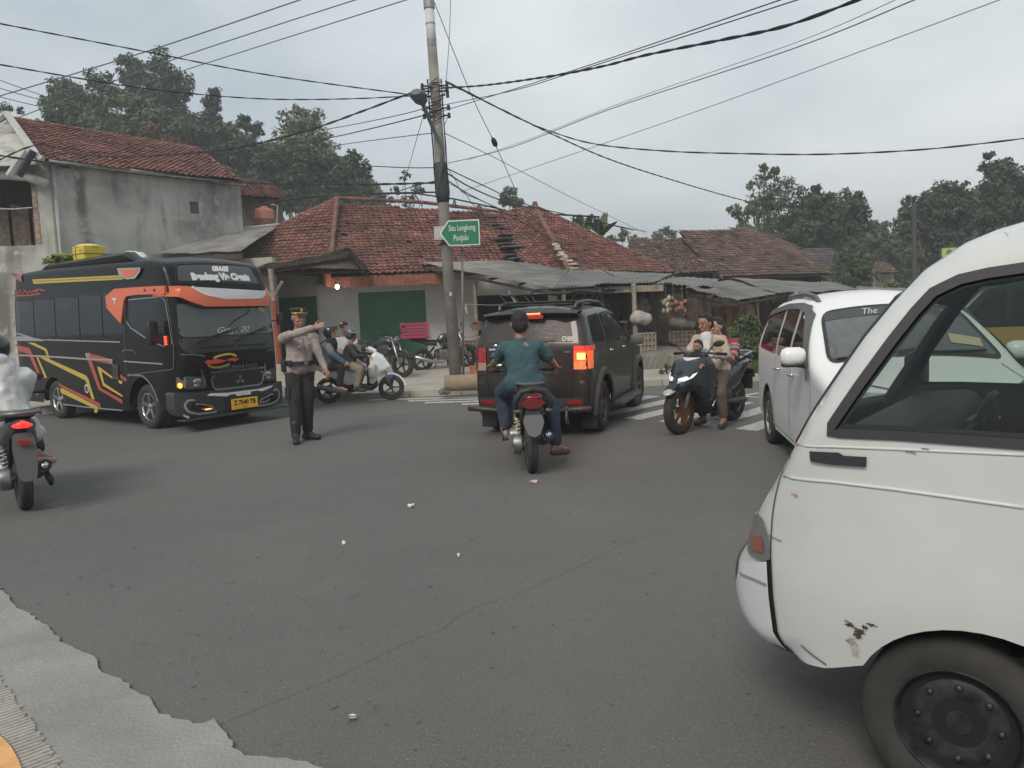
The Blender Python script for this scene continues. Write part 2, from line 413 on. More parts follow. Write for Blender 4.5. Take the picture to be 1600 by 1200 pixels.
litter('thin pale straw-like sliver on the asphalt below the curled scrap', 716, 871, .014, 6)
litter('tiny white crumb of paper on the asphalt left of the sliver', 537, 851, .02, 8)
# hill on the left, behind the houses
b = MB(); vs = []; fs = []; nx, ny = 50, 26
for j in range(ny + 1):
    for i in range(nx + 1):
        x = -85 + i * 3.4; y = 38 + j * 3.2
        hgt = 9 * sm((y - 40) / 40) * (1 - sm((x + 12) / 30)) + 2.5 * sm((y - 60) / 40) + noise.noise(V((x * .06, y * .06, 0))) * .8 * sm((y - 40) / 20)
        vs.append((x, y, max(-.05, hgt)))
for j in range(ny):
    for i in range(nx): k = j * (nx + 1) + i; fs.append((k, k + 1, k + nx + 2, k + nx + 1))
b.add(vs, fs); tag(b.build('hill', soil, smooth=True), kind='structure')
# ---------------- roofs ----------------
tilered = mat('clay tile', (.170, .074, .053), .85, attr=True, var=.35, vscale=1.1, bump=.3, bscale=20)
tilebrn = mat('weathered clay tile', (.125, .082, .060), .9, attr=True, var=.35, vscale=1.3, bump=.3, bscale=20)
tilegry = mat('dark grey tile', (.09, .075, .07), .85, attr=True, var=.3, vscale=2)
ridgem = mat('ridge mortar', (.17, .085, .06), .9, var=.4, vscale=5, bump=.4)
woodd = mat('dark timber', (.07, .048, .035), .85, var=.4, vscale=6)
woodg = mat('grey timber', (.26, .22, .18), .85, var=.3, vscale=9, bump=.3)
def frame(P):
    P = [V(p) for p in P]; n = V()
    for i in range(len(P)): n += P[i].cross(P[(i + 1) % len(P)])
    if n.z < 0: n = -n
    n.normalize(); e = n.cross(V((0, 0, 1))); e.normalize(); s = n.cross(e)
    if s.z < 0: s = -s; e = -e
    return P[0], e, s, n
def tiles(name, P, mt, parent, tw=.2, tl=.22, seed=1, hole=None):
    rg = random.Random(seed); o, e, s, n = frame(P)
    if e.cross(s).dot(n) < 0: e = -e
    p2 = [((V(p) - o).dot(e), (V(p) - o).dot(s)) for p in P]
    A = np.array(p2); x0, y0 = A.min(0); x1, y1 = A.max(0)
    b = MB(); b.t = (.25, .2, .2); b.add([o + e * x + s * y - n * .05 for x, y in p2], [tuple(range(len(p2)))])
    cs = []
    r = 0; y = y0
    while y < y1 + tl:
        x = x0 - (r % 2) * tw * .0; 
        while x < x1 + tw: cs.append((x, y)); x += tw
        y += tl; r += 1
    C = np.array(cs); k = inside(C, p2)
    w = [0, .035, .012, -.012, .0]
    for (x, y), q in zip(cs, k):
        if not q or rg.random() < .004: continue
        sag = .035 * noise.noise(V((x * .5, y * .5, seed))) + .012 * rg.uniform(-1, 1)
        sk = rg.uniform(-.03, .03); g = rg.uniform(.66, 1.2)
        if rg.random() < .06: g *= 1.6
        if rg.random() < .08: g *= .6
        rr = rg.uniform(.9, 1.12); b.t = (g * rr, g, g * (2.1 - rr))
        vs = []
        for t, (yy, hh) in enumerate(((y - tl * .65, .05), (y + tl * .6, .0))):
            for j in range(5):
                xx = x + (j / 4 - .5) * tw * 1.04; vs.append(o + e * (xx + sk * t * tw) + s * yy + n * (w[j] + hh + sag))
        f = [(j, j + 1, j + 6, j + 5) for j in range(4)]
        vs += [vs[0] - n * .03, vs[1] - n * .03, vs[2] - n * .03, vs[3] - n * .03, vs[4] - n * .03]; f += [(10 + j, 11 + j, j + 1, j) for j in range(4)]
        b.add(vs, f)
    return b.build(name, mt, parent, world=True, tint=True)
def ridge(name, pts, parent, r=.11, mt=None):
    r = r * .62
    b = MB()
    for i in range(len(pts) - 1):
        a, c = V(pts[i]), V(pts[i + 1]); L = (c - a).length; k = max(1, int(L / .3)); d = (c - a) / k
        for j in range(k):
            q = V((0, 0, .02 * noise.noise(V((j, i, 3))))); b.tube([a + d * j + q, a + d * (j + 1.08) + q], [r * 1.06, r * .94], 8)
    return b.build(name, mt or ridgem, parent, world=True, smooth=40)
def corr(b, p00, p10, p11, p01, waves=40, amp=.02, ny=5, sag=.06, seed=0, axis=0, th=.012, pitch=None):
    """corrugated sheet on a bilinear patch; waves run across the p00->p10 direction"""
    p00, p10, p11, p01 = map(V, (p00, p10, p11, p01)); n = (p10 - p00).cross(p01 - p00).normalized()
    if n.z < 0: n = -n
    if pitch: waves = max(4, int((p10 - p00).length / pitch))
    nx = waves * 4; vs = []; fs = []
    for lay in (0, 1):
        for j in range(ny + 1):
            for i in range(nx + 1):
                u, t = i / nx, j / ny; p = (p00 * (1 - u) + p10 * u) * (1 - t) + (p01 * (1 - u) + p11 * u) * t
                sheet = int(u * waves / 10)
                h = amp * sin(2 * pi * waves * u) + sag * noise.noise(V((u * 5, t * 2, seed))) + .05 * noise.noise(V((sheet * 3.1, seed, 5.))) * (1.2 - t)
                vs.append(p + n * (h - lay * th))
    q = (nx + 1) * (ny + 1)
    for j in range(ny):
        for i in range(nx):
            k = j * (nx + 1) + i; fs.append((k, k + 1, k + nx + 2, k + nx + 1)); fs.append((q + k, q + k + nx + 1, q + k + nx + 2, q + k + 1))
    for i in range(nx): fs.append((i, i + q, i + 1 + q, i + 1)); k = ny * (nx + 1) + i; fs.append((k, k + 1, k + 1 + q, k + q))
    return b.add(vs, fs)
corrm = mat('weathered fibre cement sheet', (.30, .285, .26), .9, c2=(.15, .14, .125), vscale=1.1, bump=.3, bscale=15, detail=9)
corrm2 = mat('old grey corrugated sheet', (.21, .205, .195), .9, c2=(.10, .095, .09), vscale=.9, bump=.3, bscale=15, detail=9)
def wallp(b, p0, p1, z0, z1, holes=(), th=.2, step=.6, top=None):
    """vertical wall from p0 to p1 (plan); holes (u0,u1,z0,z1)"""
    p0 = V((p0[0], p0[1])); p1 = V((p1[0], p1[1])); d = (p1 - p0); L = d.length; d /= L; n = V((d.y, -d.x))
    if n.dot(V((0, 0)) - p0) < 0: n = -n
    top = top or [(L, z1), (0, z1)]
    out = [(0, z0), (L, z0)] + list(top)
    hs = [[(a, c), (e, c), (e, f), (a, f)] for a, e, c, f in holes]
    F_ = lambda off: (lambda u, z: (p0.x + d.x * u - n.x * off, p0.y + d.y * u - n.y * off, z))
    panel(b, out, F_(0), hs, step); panel(b, out, F_(th), hs, 2.)
    for lp in [out] + hs:
        m_ = len(lp)
        for i in range(m_): a, c = lp[i], lp[(i + 1) % m_]; b.quad(F_(0)(*a), F_(0)(*c), F_(th)(*c), F_(th)(*a))
    return F_
plast = mat('stained grey plaster', (.46, .455, .415), .92, c2=(.24, .24, .215), vscale=.55, bump=.5, bscale=12, detail=12, lo=.42, hi=.66)
def _stain():
    nt = plast.node_tree; N = nt.nodes; L = nt.links; b = N['Principled BSDF']; old = b.inputs['Base Color'].links[0].from_socket
    tc = [n for n in N if n.type == 'TEX_COORD'][0]
    cur = old
    for s, c, lo, hi, f in (((1.6, 1.6, .25), (.12, .12, .105), .50, .66, .9), ((2.5, 2.5, 2.5), (.48, .47, .42), .58, .68, .7), ((.5, .5, 2.2), (.46, .45, .40), .56, .7, .6)):
        mp = N.new('ShaderNodeMapping'); mp.inputs['Scale'].default_value = s; L.new(tc.outputs['Object'], mp.inputs['Vector'])
        n = N.new('ShaderNodeTexNoise'); n.inputs['Scale'].default_value = 1.; n.inputs['Detail'].default_value = 8; L.new(mp.outputs['Vector'], n.inputs['Vector'])
        r = N.new('ShaderNodeMapRange'); r.inputs['From Min'].default_value = lo; r.inputs['From Max'].default_value = hi; r.inputs['To Max'].default_value = f; L.new(n.outputs['Fac'], r.inputs['Value'])
        m = N.new('ShaderNodeMix'); m.data_type = 'RGBA'; L.new(r.outputs['Result'], m.inputs['Factor']); L.new(cur, m.inputs['A']); m.inputs['B'].default_value = (*c, 1); cur = m.outputs['Result']
    L.new(cur, b.inputs['Base Color'])
_stain()
white = mat('whitewashed wall', (.76, .75, .71), .9, c2=(.62, .60, .56), vscale=1.2, bump=.2, bscale=20)
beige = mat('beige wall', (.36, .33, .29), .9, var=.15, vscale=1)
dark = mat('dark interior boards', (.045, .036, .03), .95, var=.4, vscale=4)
green = mat('green painted metal', (.05, .23, .12), .55, c2=(.06, .175, .10), vscale=1.5, bump=.1)
redp = mat('red painted timber', (.26, .065, .04), .7, var=.2, vscale=6)
fasc = mat('terracotta fascia boards', (.25, .085, .052), .75, var=.3, vscale=5)
pale = mat('pale fascia', (.42, .42, .40), .8, var=.15, vscale=4)
iron = mat('dark iron', (.03, .03, .032), .6, .3)
# ---------------- house A: two-storey, grey plaster, left ----------------
A0 = Q(76, 258, 23); A1 = Q(368, 292, 28.5)
hA = thing('plaster_house', 'two-storey house with stained grey plaster wall and red tiled gable roof at far left', 'house', (A0.x, A0.y, 0))
zt = (A0.z + A1.z) / 2
b = MB(); Lw = V((A1.x - A0.x, A1.y - A0.y)).length
vx = Q(299, 325, 27.1); vu = V((vx.x - A0.x, vx.y - A0.y)).length
wallp(b, (A0.x, A0.y), (A1.x, A1.y), 0, 7.1, [(vu - .18, vu + .18, vx.z - .2, vx.z + .2)], step=.7, top=[(Lw, A1.z + .1), (0, A0.z + .1)])
dirw = V((A1.x - A0.x, A1.y - A0.y)).normalized(); perp = V((-dirw.y, dirw.x)); 
if perp.y < 0: perp = -perp
A2 = V((A1.x, A1.y)) + perp * 7.5
wallp(b, (A1.x + .01, A1.y), tuple(A2), 0, A1.z + .05, step=2)
wl = b.build('wall', plast, hA, world=True)
b = MB(); c_ = V((A0.x, A0.y)) + dirw * vu; b.box((c_.x, c_.y + .14, vx.z), (.36, .05, .4), atan2(dirw.y, dirw.x)); 
for i in range(4): b.box((c_.x, c_.y + .08, vx.z - .15 + i * .1), (.36, .03, .03), atan2(dirw.y, dirw.x))
b.build('vent', mat('vent grey', (.12, .12, .11), .9), hA, world=True)
# front (left) wall with the big lattice opening
B0 = V((A0.x - .02, A0.y)); B1 = V((-24, 22.2)); L2 = (B1 - B0).length
def on(px, py):   # pixel -> (u,z) on the front wall
    r = ray(px, py); dd = (B1 - B0).normalized(); t = (B0.x * dd.y - B0.y * dd.x) / (r.x * dd.y - r.y * dd.x); p = CAM + r * t
    return (V((p.x, p.y)) - B0).dot(dd), p.z
u1, zt1 = on(55, 276); u0, zb1 = on(57, 383)
b = MB(); F2 = wallp(b, tuple(B0), tuple(B1), 0, A0.z + .1, [(u0, 9, zb1, zt1)], th=.22, step=.7)
b.build('front_wall', plast, hA, world=True)
dd = (B1 - B0).normalized()
b = MB()
for i in range(14): b.quad(F2(.9)(u0 + i * .6, zb1), F2(.9)(u0 + i * .6 + .5, zb1), F2(.9)(u0 + i * .6 + .5, zb1 + 1.35 if i % 3 else zb1 + 1.1), F2(.9)(u0 + i * .6, zb1 + 1.2))
b.build('lattice_panel', mat('lattice boards', (.16, .12, .09), .9, var=.4, vscale=7), hA, world=True)
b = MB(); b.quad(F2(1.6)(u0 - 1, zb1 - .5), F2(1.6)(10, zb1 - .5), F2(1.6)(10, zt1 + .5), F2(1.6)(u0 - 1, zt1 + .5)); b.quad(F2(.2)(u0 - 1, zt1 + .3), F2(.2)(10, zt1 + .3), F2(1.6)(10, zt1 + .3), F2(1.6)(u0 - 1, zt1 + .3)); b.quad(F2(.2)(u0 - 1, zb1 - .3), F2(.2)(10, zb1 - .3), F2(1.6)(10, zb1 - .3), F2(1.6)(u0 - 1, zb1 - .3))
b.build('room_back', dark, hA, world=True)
b = MB(); rg = random.Random(2)
for k in range(6): u = u0 - .16; b.box(F2(-.012)(u + .07, zb1 + .1 + k * (zt1 - zb1) / 6 + .1), (.12, .03, (zt1 - zb1) / 6 - .05))
b.build('brick_jamb', mat('brick jamb', (.3, .2, .15), .9, var=.4, vscale=8), hA, world=True)
b = MB(); q = on(0, 262)[0] + 1; 
pts = [F2(-.25)(-.05 + i * .55, A0.z - .42 - (.16 if i < 2 else 0) * (i == 0) + .06 * min(i, 2)) for i in range(18)]
b.tube(pts, .13, 8); b.build('canopy_edge', pale, hA, world=True, smooth=True)
b = MB(); b.tube([F2(-.04)(u0 + i * .5, zb1 + .55 * (zt1 - zb1) - .03 * (i % 2)) for i in range(16)], .02, 5); b.build('rail', pale, hA, world=True)
gu = lambda t, dz, out: (A0.x + (A1.x - A0.x) * t + out * dirw.y, A0.y + (A1.y - A0.y) * t - out * dirw.x, A0.z + (A1.z - A0.z) * t + dz)
b = MB(); b.tube([gu(t, .08, .28) for t in (-.02, .25, .5, .75, 1.03)], .06, 8); b.build('gutter', pale, hA, world=True, smooth=True)
b = MB(); b.tube([gu(.012, .0, .07), gu(.014, -6, .07)], .055, 8); b.build('downpipe', plast, hA, world=True, smooth=True)
RL = Q(12, 184, 26.5); RR = Q(308, 232, 31.5); ER = Q(376, 283, 28.2); EL = Q(58, 249, 22.4)
rf = tiles('roof', [EL, ER, RR, RL], tilered, hA, seed=3)
b = MB(); b.add([RR, ER, (A2.x, A2.y, A1.z), (RR + V((perp.x, perp.y, 0)) * 3)], [(0, 1, 2, 3)]); b.build('roof_back', tilered, hA, world=True)
b = MB(); d1 = (EL - RL); 
b.tube([RL + V((0, 0, .12)), EL + V((0, 0, .1))], .12, 6); b.tube([RL + V((0, 0, .12)), RL + V((-4, -.2, -2.1))], .12, 6)
g2 = Q(42, 234, 22.2); b.tube([g2, Q(66, 250, 22.1)], .10, 6); b.tube([g2, Q(14, 275, 22.1)], .10, 6)
b.build('bargeboard', pale, hA, world=True)
b = MB(); b.quad(RL - V((0, 0, .1)), EL - V((0, 0, .15)), (EL.x - 3.5, EL.y - .3, EL.z - .2), RL + V((-4, -.2, -2.3))); b.build('gable', plast, hA, world=True)
b = MB(); b.tube([Q(30, 275, 22.), Q(52, 236, 22.)], .09, 6); b.build('brace', iron, hA, world=True)
ridge('ridge_tiles', [RL, RR], hA, .12)
ridge('hip_tiles', [RR, ER], hA, .10)
# ---------------- house A2: small building behind, with a red water tank ----------------
p0 = Q(374, 300, 33); p1 = Q(440, 300, 33.5)
h2 = thing('back_house', 'low brown-walled house with small tiled roof between plaster house and shop roof', 'house', (p0.x, p0.y, 0))
b = MB(); wallp(b, (p0.x, p0.y), (p1.x, p1.y), 0, Q(374, 306, 33).z, step=2); b.build('wall', mat('brown plaster', (.25, .21, .17), .9, var=.3, vscale=2), h2, world=True)
tiles('roof', [Q(366, 304, 32.2), Q(448, 312, 32.5), Q(428, 285, 36), Q(362, 278, 36)], tilered, h2, seed=8)
b = MB()
for i in range(9): q = Q(373 + i * 6, 338, 31.5); b.cyl(q, q + V((0, 0, .42)), .012)
b.cyl(Q(373, 322, 31.5), Q(423, 322, 31.5), .02); b.build('railing', iron, h2, world=True)
tk = Q(413, 338, 30.6); t_ = thing('water_tank', 'faded red cylindrical water tank on the roof behind the shop', 'water tank', (tk.x, tk.y, tk.z - .35))
b = MB(); b.lathe([(0, -.05), (.34, -.05), (.38, .0), (.37, .22), (.385, .24), (.37, .26), (.37, .5), (.33, .62), (.12, .70), (.12, .74), (0, .75)], (0, 0, 0), 'z', 24)
b.build('tank', mat('faded red plastic', (.36, .10, .075), .6, c2=(.42, .2, .16), vscale=2), t_, smooth=True)
b = MB()
for a in (0, 1.57, 3.14, 4.71): b.cyl((.3 * cos(a), .3 * sin(a), -.02), (.3 * cos(a), .3 * sin(a), -.7), .025)
b.build('stand', iron, t_)
b = MB(); b.tube([(.42, 0, -.3), (.55, 0, .72), (.38, 0, .8), (.3, 0, .78)], .02, 6); b.build('pipe', pale, t_)
# annex with a grey corrugated roof
P = [Q(236, 396, 25), Q(376, 392, 24), Q(436, 351, 29), Q(330, 361, 30)]
an = thing('annex_shed', 'low shed with grey corrugated roof below the plaster house wall', 'shed', (P[0].x, P[0].y + 1, 0))
b = MB(); corr(b, P[0], P[1], P[2], P[3], pitch=.12, amp=.015, seed=2); b.build('roof', corrm, an, world=True)
b = MB(); wallp(b, (P[0].x, P[0].y + .5), (P[1].x + .8, P[1].y + .5), 0, P[1].z - .18, step=2); b.build('wall', beige, an, world=True)
b = MB(); b.box(((P[0].x + P[1].x) / 2, (P[0].y + P[1].y) / 2 + .12, P[1].z - .14), ((P[1] - P[0]).length, .08, .2), atan2(P[1].y - P[0].y, P[1].x - P[0].x)); b.build('fascia', woodd, an, world=True)
b = MB(); b.tube([Q(298, 377, 27), Q(330, 363, 29.3), Q(372, 357, 29), Q(437, 350, 28.6)], .035, 5); b.build('roof_pipe', pale, an, world=True)
# ---------------- house B: the shop with green shutters ----------------
ap = Q(527, 309, 29.5); rB = Q(806, 334, 31); cB = Q(514, 431, 25.2); lB = Q(300, 418, 27.5); eB = Q(815, 407, 27.2)
hB = thing('shop_house', 'white shop building with green metal doors under a red clay tile hipped roof', 'shop', (0.5 * (cB.x + eB.x), 27, 0))
tiles('roof', [cB, eB, rB, ap], tilered, hB, seed=11, tl=.2)
tiles('side_roof', [lB, cB, ap], tilered, hB, seed=12, tl=.2)
ridge('ridge_tiles', [ap, Q(660, 316, 30.3), rB], hB); ridge('hip_tiles', [ap, cB], hB, .14); ridge('left_hip_tiles', [ap, lB], hB, .1)
b = MB(); b.cyl(ap + V((0, 0, 0)), ap + V((0, 0, .16)), .12, .08, 8); b.build('finial', ridgem, hB, world=True)
W0 = (Q(500, 500, 26.6).x, 26.6); W1 = (Q(872, 500, 27.4).x, 27.4)
dB = V((W1[0] - W0[0], W1[1] - W0[1])); LB = dB.length; dB.normalize()
def onB(px, py):
    r = ray(px, py); t = (W0[0] * dB.y - W0[1] * dB.x) / (r.x * dB.y - r.y * dB.x); p = CAM + r * t; return (V((p.x, p.y)) - V(W0)).dot(dB), p.z
d0, zd1 = onB(559, 457); d1, zd0 = onB(669, 551)
o0, zo = onB(744, 462)
b = MB(); FB = wallp(b, W0, W1, 0, 3.15, [(d0, d1, .22, zd1), (o0, LB - .3, .22, zo)], step=.8)
Wl = (Q(352, 500, 28.6).x, 28.6); W0b = (W0[0] - .003, W0[1])
dl = V((Wl[0] - W0[0], Wl[1] - W0[1])); LL = dl.length; dl.normalize()
def onL(px, py):
    r = ray(px, py); t = (W0[0] * dl.y - W0[1] * dl.x) / (r.x * dl.y - r.y * dl.x); p = CAM + r * t; return (V((p.x, p.y)) - V(W0)).dot(dl), p.z
e0, ze1 = onL(500, 462); e1, _ = onL(400, 466)
FL = wallp(b, W0b, Wl, 0, 3.3, [(max(.1, e0), e1, .22, ze1)], step=.8)
b.build('wall', white, hB, world=True)
def shutter(F_, a, c, z0, z1, nm):
    b = MB(); n = 8; w_ = (c - a) / n
    for i in range(n):
        o_ = .10 if i % 2 else .075
        panel(b, [(a + i * w_, z0), (a + (i + 1) * w_, z0), (a + (i + 1) * w_, z1), (a + i * w_, z1)], F_(o_), (), 3)
        if i: b.quad(F_(.10)(a + i * w_, z0), F_(.075)(a + i * w_, z0), F_(.075)(a + i * w_, z1), F_(.10)(a + i * w_, z1))
    s = b.build(nm, green, hB, world=True)
    b = MB()
    for i in (0, n // 2): b.quad(F_(.07)(a + i * w_ - .03, z0), F_(.07)(a + i * w_ + .03, z0), F_(.07)(a + i * w_ + .03, z1), F_(.07)(a + i * w_ - .03, z1))
    x_ = b.build('door_post', green, s)
    return s
shutter(FB, d0, d1, .22, zd1, 'green_shutter'); shutter(FL, max(.1, e0), e1, .22, ze1, 'green_shutter')
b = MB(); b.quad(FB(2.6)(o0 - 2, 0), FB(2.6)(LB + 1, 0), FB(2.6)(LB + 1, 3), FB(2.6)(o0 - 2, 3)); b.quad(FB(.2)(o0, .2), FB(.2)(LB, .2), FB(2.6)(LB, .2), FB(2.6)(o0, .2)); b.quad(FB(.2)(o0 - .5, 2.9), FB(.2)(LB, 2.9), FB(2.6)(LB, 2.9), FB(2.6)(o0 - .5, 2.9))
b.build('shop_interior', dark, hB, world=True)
b = MB(); L3 = (V((Q(700, 425, 25.4).x, 25.4, 0)) - cB).length
n = 46
f0 = Q(516, 431, 25.0); f1 = Q(702, 424, 25.4)
for i in range(n):
    a = f0.lerp(f1, i / n); c = f0.lerp(f1, (i + .9) / n); r_ = random.uniform(-.02, .02)
    b.box(((a + c) / 2 - V((0, 0, .22 + r_))), ((c - a).length, .03 + .01 * (i % 2), .34))
for sx in (0,): b.tube([f0 + V((-.1, 0, .12)), f0 + V((-.12, 0, -.35))], .12, 8); b.tube([f0 + V((-.1, 0, .05)), f0 + V((-.5, .8, .1))], .1, 6)
b.build('fascia', fasc, hB, world=True)
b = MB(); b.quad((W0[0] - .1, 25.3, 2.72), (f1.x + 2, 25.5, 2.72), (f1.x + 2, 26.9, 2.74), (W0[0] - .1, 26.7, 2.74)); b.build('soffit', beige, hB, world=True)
# lit bulb under the eave
bp_ = Q(527, 448, 24.7); t_ = thing('light_bulb', 'lit white bulb hanging under the eave at the corner of the white shop', 'light bulb', bp_)
b = MB(); b.ell((0, 0, 0), (.06, .06, .075)); b.build('bulb', mat('bulb glow', (1, 1, .95), .3, emit=(1, .97, .9), es=14), t_, smooth=True)
b = MB(); b.cyl((0, 0, .06), (0, 0, .14), .03); b.cyl((0, 0, .14), (0, 0, .34), .006); b.build('socket', iron, t_)
pl = bpy.data.lights.new('bulb_light', 'POINT'); pl.energy = 4; pl.color = (1, .95, .85); pl.shadow_soft_size = .06; lo_ = bpy.data.objects.new('bulb_light', pl); col.objects.link(lo_); lo_.location = bp_ + V((0, -.12, 0))
lo_.parent = t_; lo_.location = (0, -.12, -.02)
# steel rail frames along the roof ridge
rr = thing('roof_rail', 'thin black steel rail on A-shaped legs along the ridge of the shop roof', 'steel frame', Q(640, 330, 30.5))
b = MB(); pts = [Q(405, 322, 29), Q(419, 316, 29), Q(512, 304, 29.5), Q(560, 303, 30), Q(647, 302, 30.5), Q(710, 311, 30.5), Q(748, 319, 31), Q(800, 331, 31.5)]
b.tube(pts, .032, 5); pts2 = [p - V((0, 0, .0)) for p in pts]
for (x, y, a, c, e) in ((647, 302, 632, 660, 322), (488, 309, 470, 490, 332), (710, 311, 706, 713, 325), (748, 319, 744, 756, 331), (564, 303, 566, 563, 316)):
    b.cyl(Q(x, y, 30.3), Q(a, e, 30.1), .03, n=5); b.cyl(Q(x, y, 30.3), Q(c, e, 30.1), .03, n=5)
b.build('rail', iron, rr, world=True)
rr = thing('roof_rail', 'small black rectangular steel frame standing behind the second tiled roof', 'steel frame', Q(900, 350, 33))
b = MB(); b.tube([Q(845, 333, 33), Q(866, 335, 33), Q(937, 339, 33)], .04, 5); b.tube([Q(866, 349, 33), Q(934, 348, 33)], .02, 5)
for (x, y0, y1) in ((896, 336, 352), (935, 339, 372), (866, 335, 348)): b.cyl(Q(x, y0, 33), Q(x, y1 + 20, 33), .045, n=5)
b.build('rail', iron, rr, world=True)
# ---------------- left awning on red post ----------------
P = [Q(374, 423, 21.5), Q(547, 386, 18.6), Q(578, 424, 26.2), Q(318, 418, 27)]
aw = thing('shop_awning', 'grey corrugated awning on a red post in front of the left green door', 'awning', Q(432, 582, 20.3))
b = MB(); corr(b, P[0], P[1], P[2], P[3], pitch=.11, amp=.014, seed=4); b.build('roof_sheet', corrm, aw, world=True)
b = MB()
for t in (.02, .3, .6, .97):
    a = P[0].lerp(P[1], t) - V((0, 0, .12)); c = P[3].lerp(P[2], t) - V((0, 0, .12)); b.cyl(a, c, .045, n=5)
b.cyl(P[0].lerp(P[3], .1) - V((0, 0, .2)), P[1].lerp(P[2], .1) - V((0, 0, .2)), .05, n=5); b.cyl(P[0].lerp(P[3], .6) - V((0, 0, .22)), P[1].lerp(P[2], .6) - V((0, 0, .22)), .05, n=5)
b.build('rafter', woodd, aw, world=True)
pt = Q(437, 566, 20.3); ptm = Q(428, 470, 20.3); ptt = Q(423, 420, 20.3)
b = MB(); b.tube([pt - V((0, 0, .25)), ptm], [.085, .08], 8); pst = b.build('post', redp, aw, world=True)
b = MB(); b.tube([ptm, ptt], .075, 6); b.tube([ptm + V((0, 0, .05)), Q(392, 424, 20.6)], .04, 6); b.tube([ptm + V((0, 0, .1)), Q(441, 440, 20.)], .04, 6); b.build('brace', woodg, aw, world=True)
b = MB(); b.box((pt.x, pt.y, .27), (.34, .34, .35), 0, None, .03); b.build('footing', conc, aw, world=True)
# board leaning wall block left of the footing
# ---------------- house C: second red roof ----------------
apC = Q(836, 322, 31.5); cC = Q(890, 424, 24.5); rC = Q(1058, 427, 28.5); vC = Q(812, 407, 27); lC = Q(776, 334, 31.2)
hC = thing('tiled_shop', 'second shop house with red clay tile pyramid roof above the stall sheets', 'shop', (Q(900, 430, 28).x, 28.5, 0))
tiles('roof', [vC, cC, apC, lC], tilered, hC, seed=21, tl=.2); tiles('side_roof', [cC, rC, apC], tilered, hC, seed=22, tl=.2)
ridge('hip_tiles', [apC, cC], hC, .14); ridge('ridge_tiles', [apC, rC], hC, .10); ridge('left_ridge_tiles', [apC, lC], hC, .1)
b = MB(); b.cyl(apC, apC + V((0, 0, .18)), .13, .08, 8); b.build('finial', ridgem, hC, world=True)
b = MB(); rgx = random.Random(4)
for i in range(9): q = Q(770 + i * 5 + rgx.uniform(-5, 5), 340 + i * 7.8 + rgx.uniform(-3, 3), 30.5 - i * .40); b.box(q + V((0, -.02, -.04)), (rgx.uniform(.3, .8), rgx.uniform(.4, .9), .05), rgx.uniform(0, 3), None, .02)
b.build('valley_sheet', mat('blackened valley metal', (.06, .055, .05), .8, c2=(.2, .19, .18), vscale=2), hC, world=True)
b = MB()
for i in range(16): t_ = rgx.random() ** .6; q = Q(866 + t_ * 30 + rgx.uniform(-8, 8) * t_, 378 + t_ * 42, 26.8 - 2.3 * t_); b.box(q + V((0, 0, -.02)), (rgx.uniform(.1, .3), rgx.uniform(.1, .25), .07), rgx.uniform(0, 3), None, .02)
b.build('mortar_patch', mat('pale mortar', (.42, .37, .32), .9, var=.3, vscale=6), hC, world=True)
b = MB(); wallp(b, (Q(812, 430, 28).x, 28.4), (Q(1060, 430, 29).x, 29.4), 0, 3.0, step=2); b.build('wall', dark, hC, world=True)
# ---------------- house D: brown roof, two hips ----------------
aD = Q(1166, 357, 38); r0 = Q(983, 380, 39); hD_ = Q(1068, 373, 37); e0_ = Q(1128, 434, 33); e1_ = Q(1296, 442, 35); e9 = Q(985, 430, 35)
hD = thing('brown_roof_house', 'low house with weathered brown tiled double hip roof behind the right-hand stalls', 'house', (Q(1150, 430, 36).x, 36, 0))
tiles('roof', [e9, e0_, hD_, r0], tilebrn, hD, seed=31); tiles('upper_roof', [e0_ + V((-.35, 0, 0)), e1_, aD, hD_ + V((-.35, 0, 0))], tilebrn, hD, seed=32)
q = Q(1242, 383, 42); tiles('side_roof', [e1_, q, aD], tilebrn, hD, seed=33)
ridge('ridge_tiles', [r0, hD_, aD], hD); ridge('hip_tiles', [aD, e1_], hD, .12); ridge('front_hip_tiles', [hD_, e0_], hD, .12); ridge('side_ridge_tiles', [aD, q], hD, .1)
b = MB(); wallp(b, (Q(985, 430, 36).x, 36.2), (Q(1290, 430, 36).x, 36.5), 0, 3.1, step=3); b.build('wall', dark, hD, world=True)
hE = thing('grey_roof_house', 'small house with dark grey tiled roof beside the mango tree', 'house', (Q(1265, 400, 43).x, 43, 0))
tiles('roof', [Q(1256, 388, 45), Q(1305, 382, 45.5), Q(1304, 428, 41), Q(1282, 430, 40), Q(1248, 398, 43)], tilegry, hE, seed=41, tw=.26, tl=.26)
b = MB(); wallp(b, (Q(1262, 420, 44).x, 44), (Q(1306, 420, 44).x, 44), 0, 3.2, step=3); b.build('wall', beige, hE, world=True)
hG = thing('far_house', 'partly hidden house with small brown tiled eave right of the mango tree', 'house', (Q(1385, 420, 46).x, 46, 0))
tiles('roof', [Q(1366, 426, 44), Q(1402, 425, 44), Q(1388, 411, 47), Q(1368, 409, 47)], tilebrn, hG, seed=42)
b = MB(); wallp(b, (Q(1366, 426, 45).x, 45), (Q(1397, 426, 45).x, 45), 0, 3.2, step=3); b.build('wall', beige, hG, world=True)
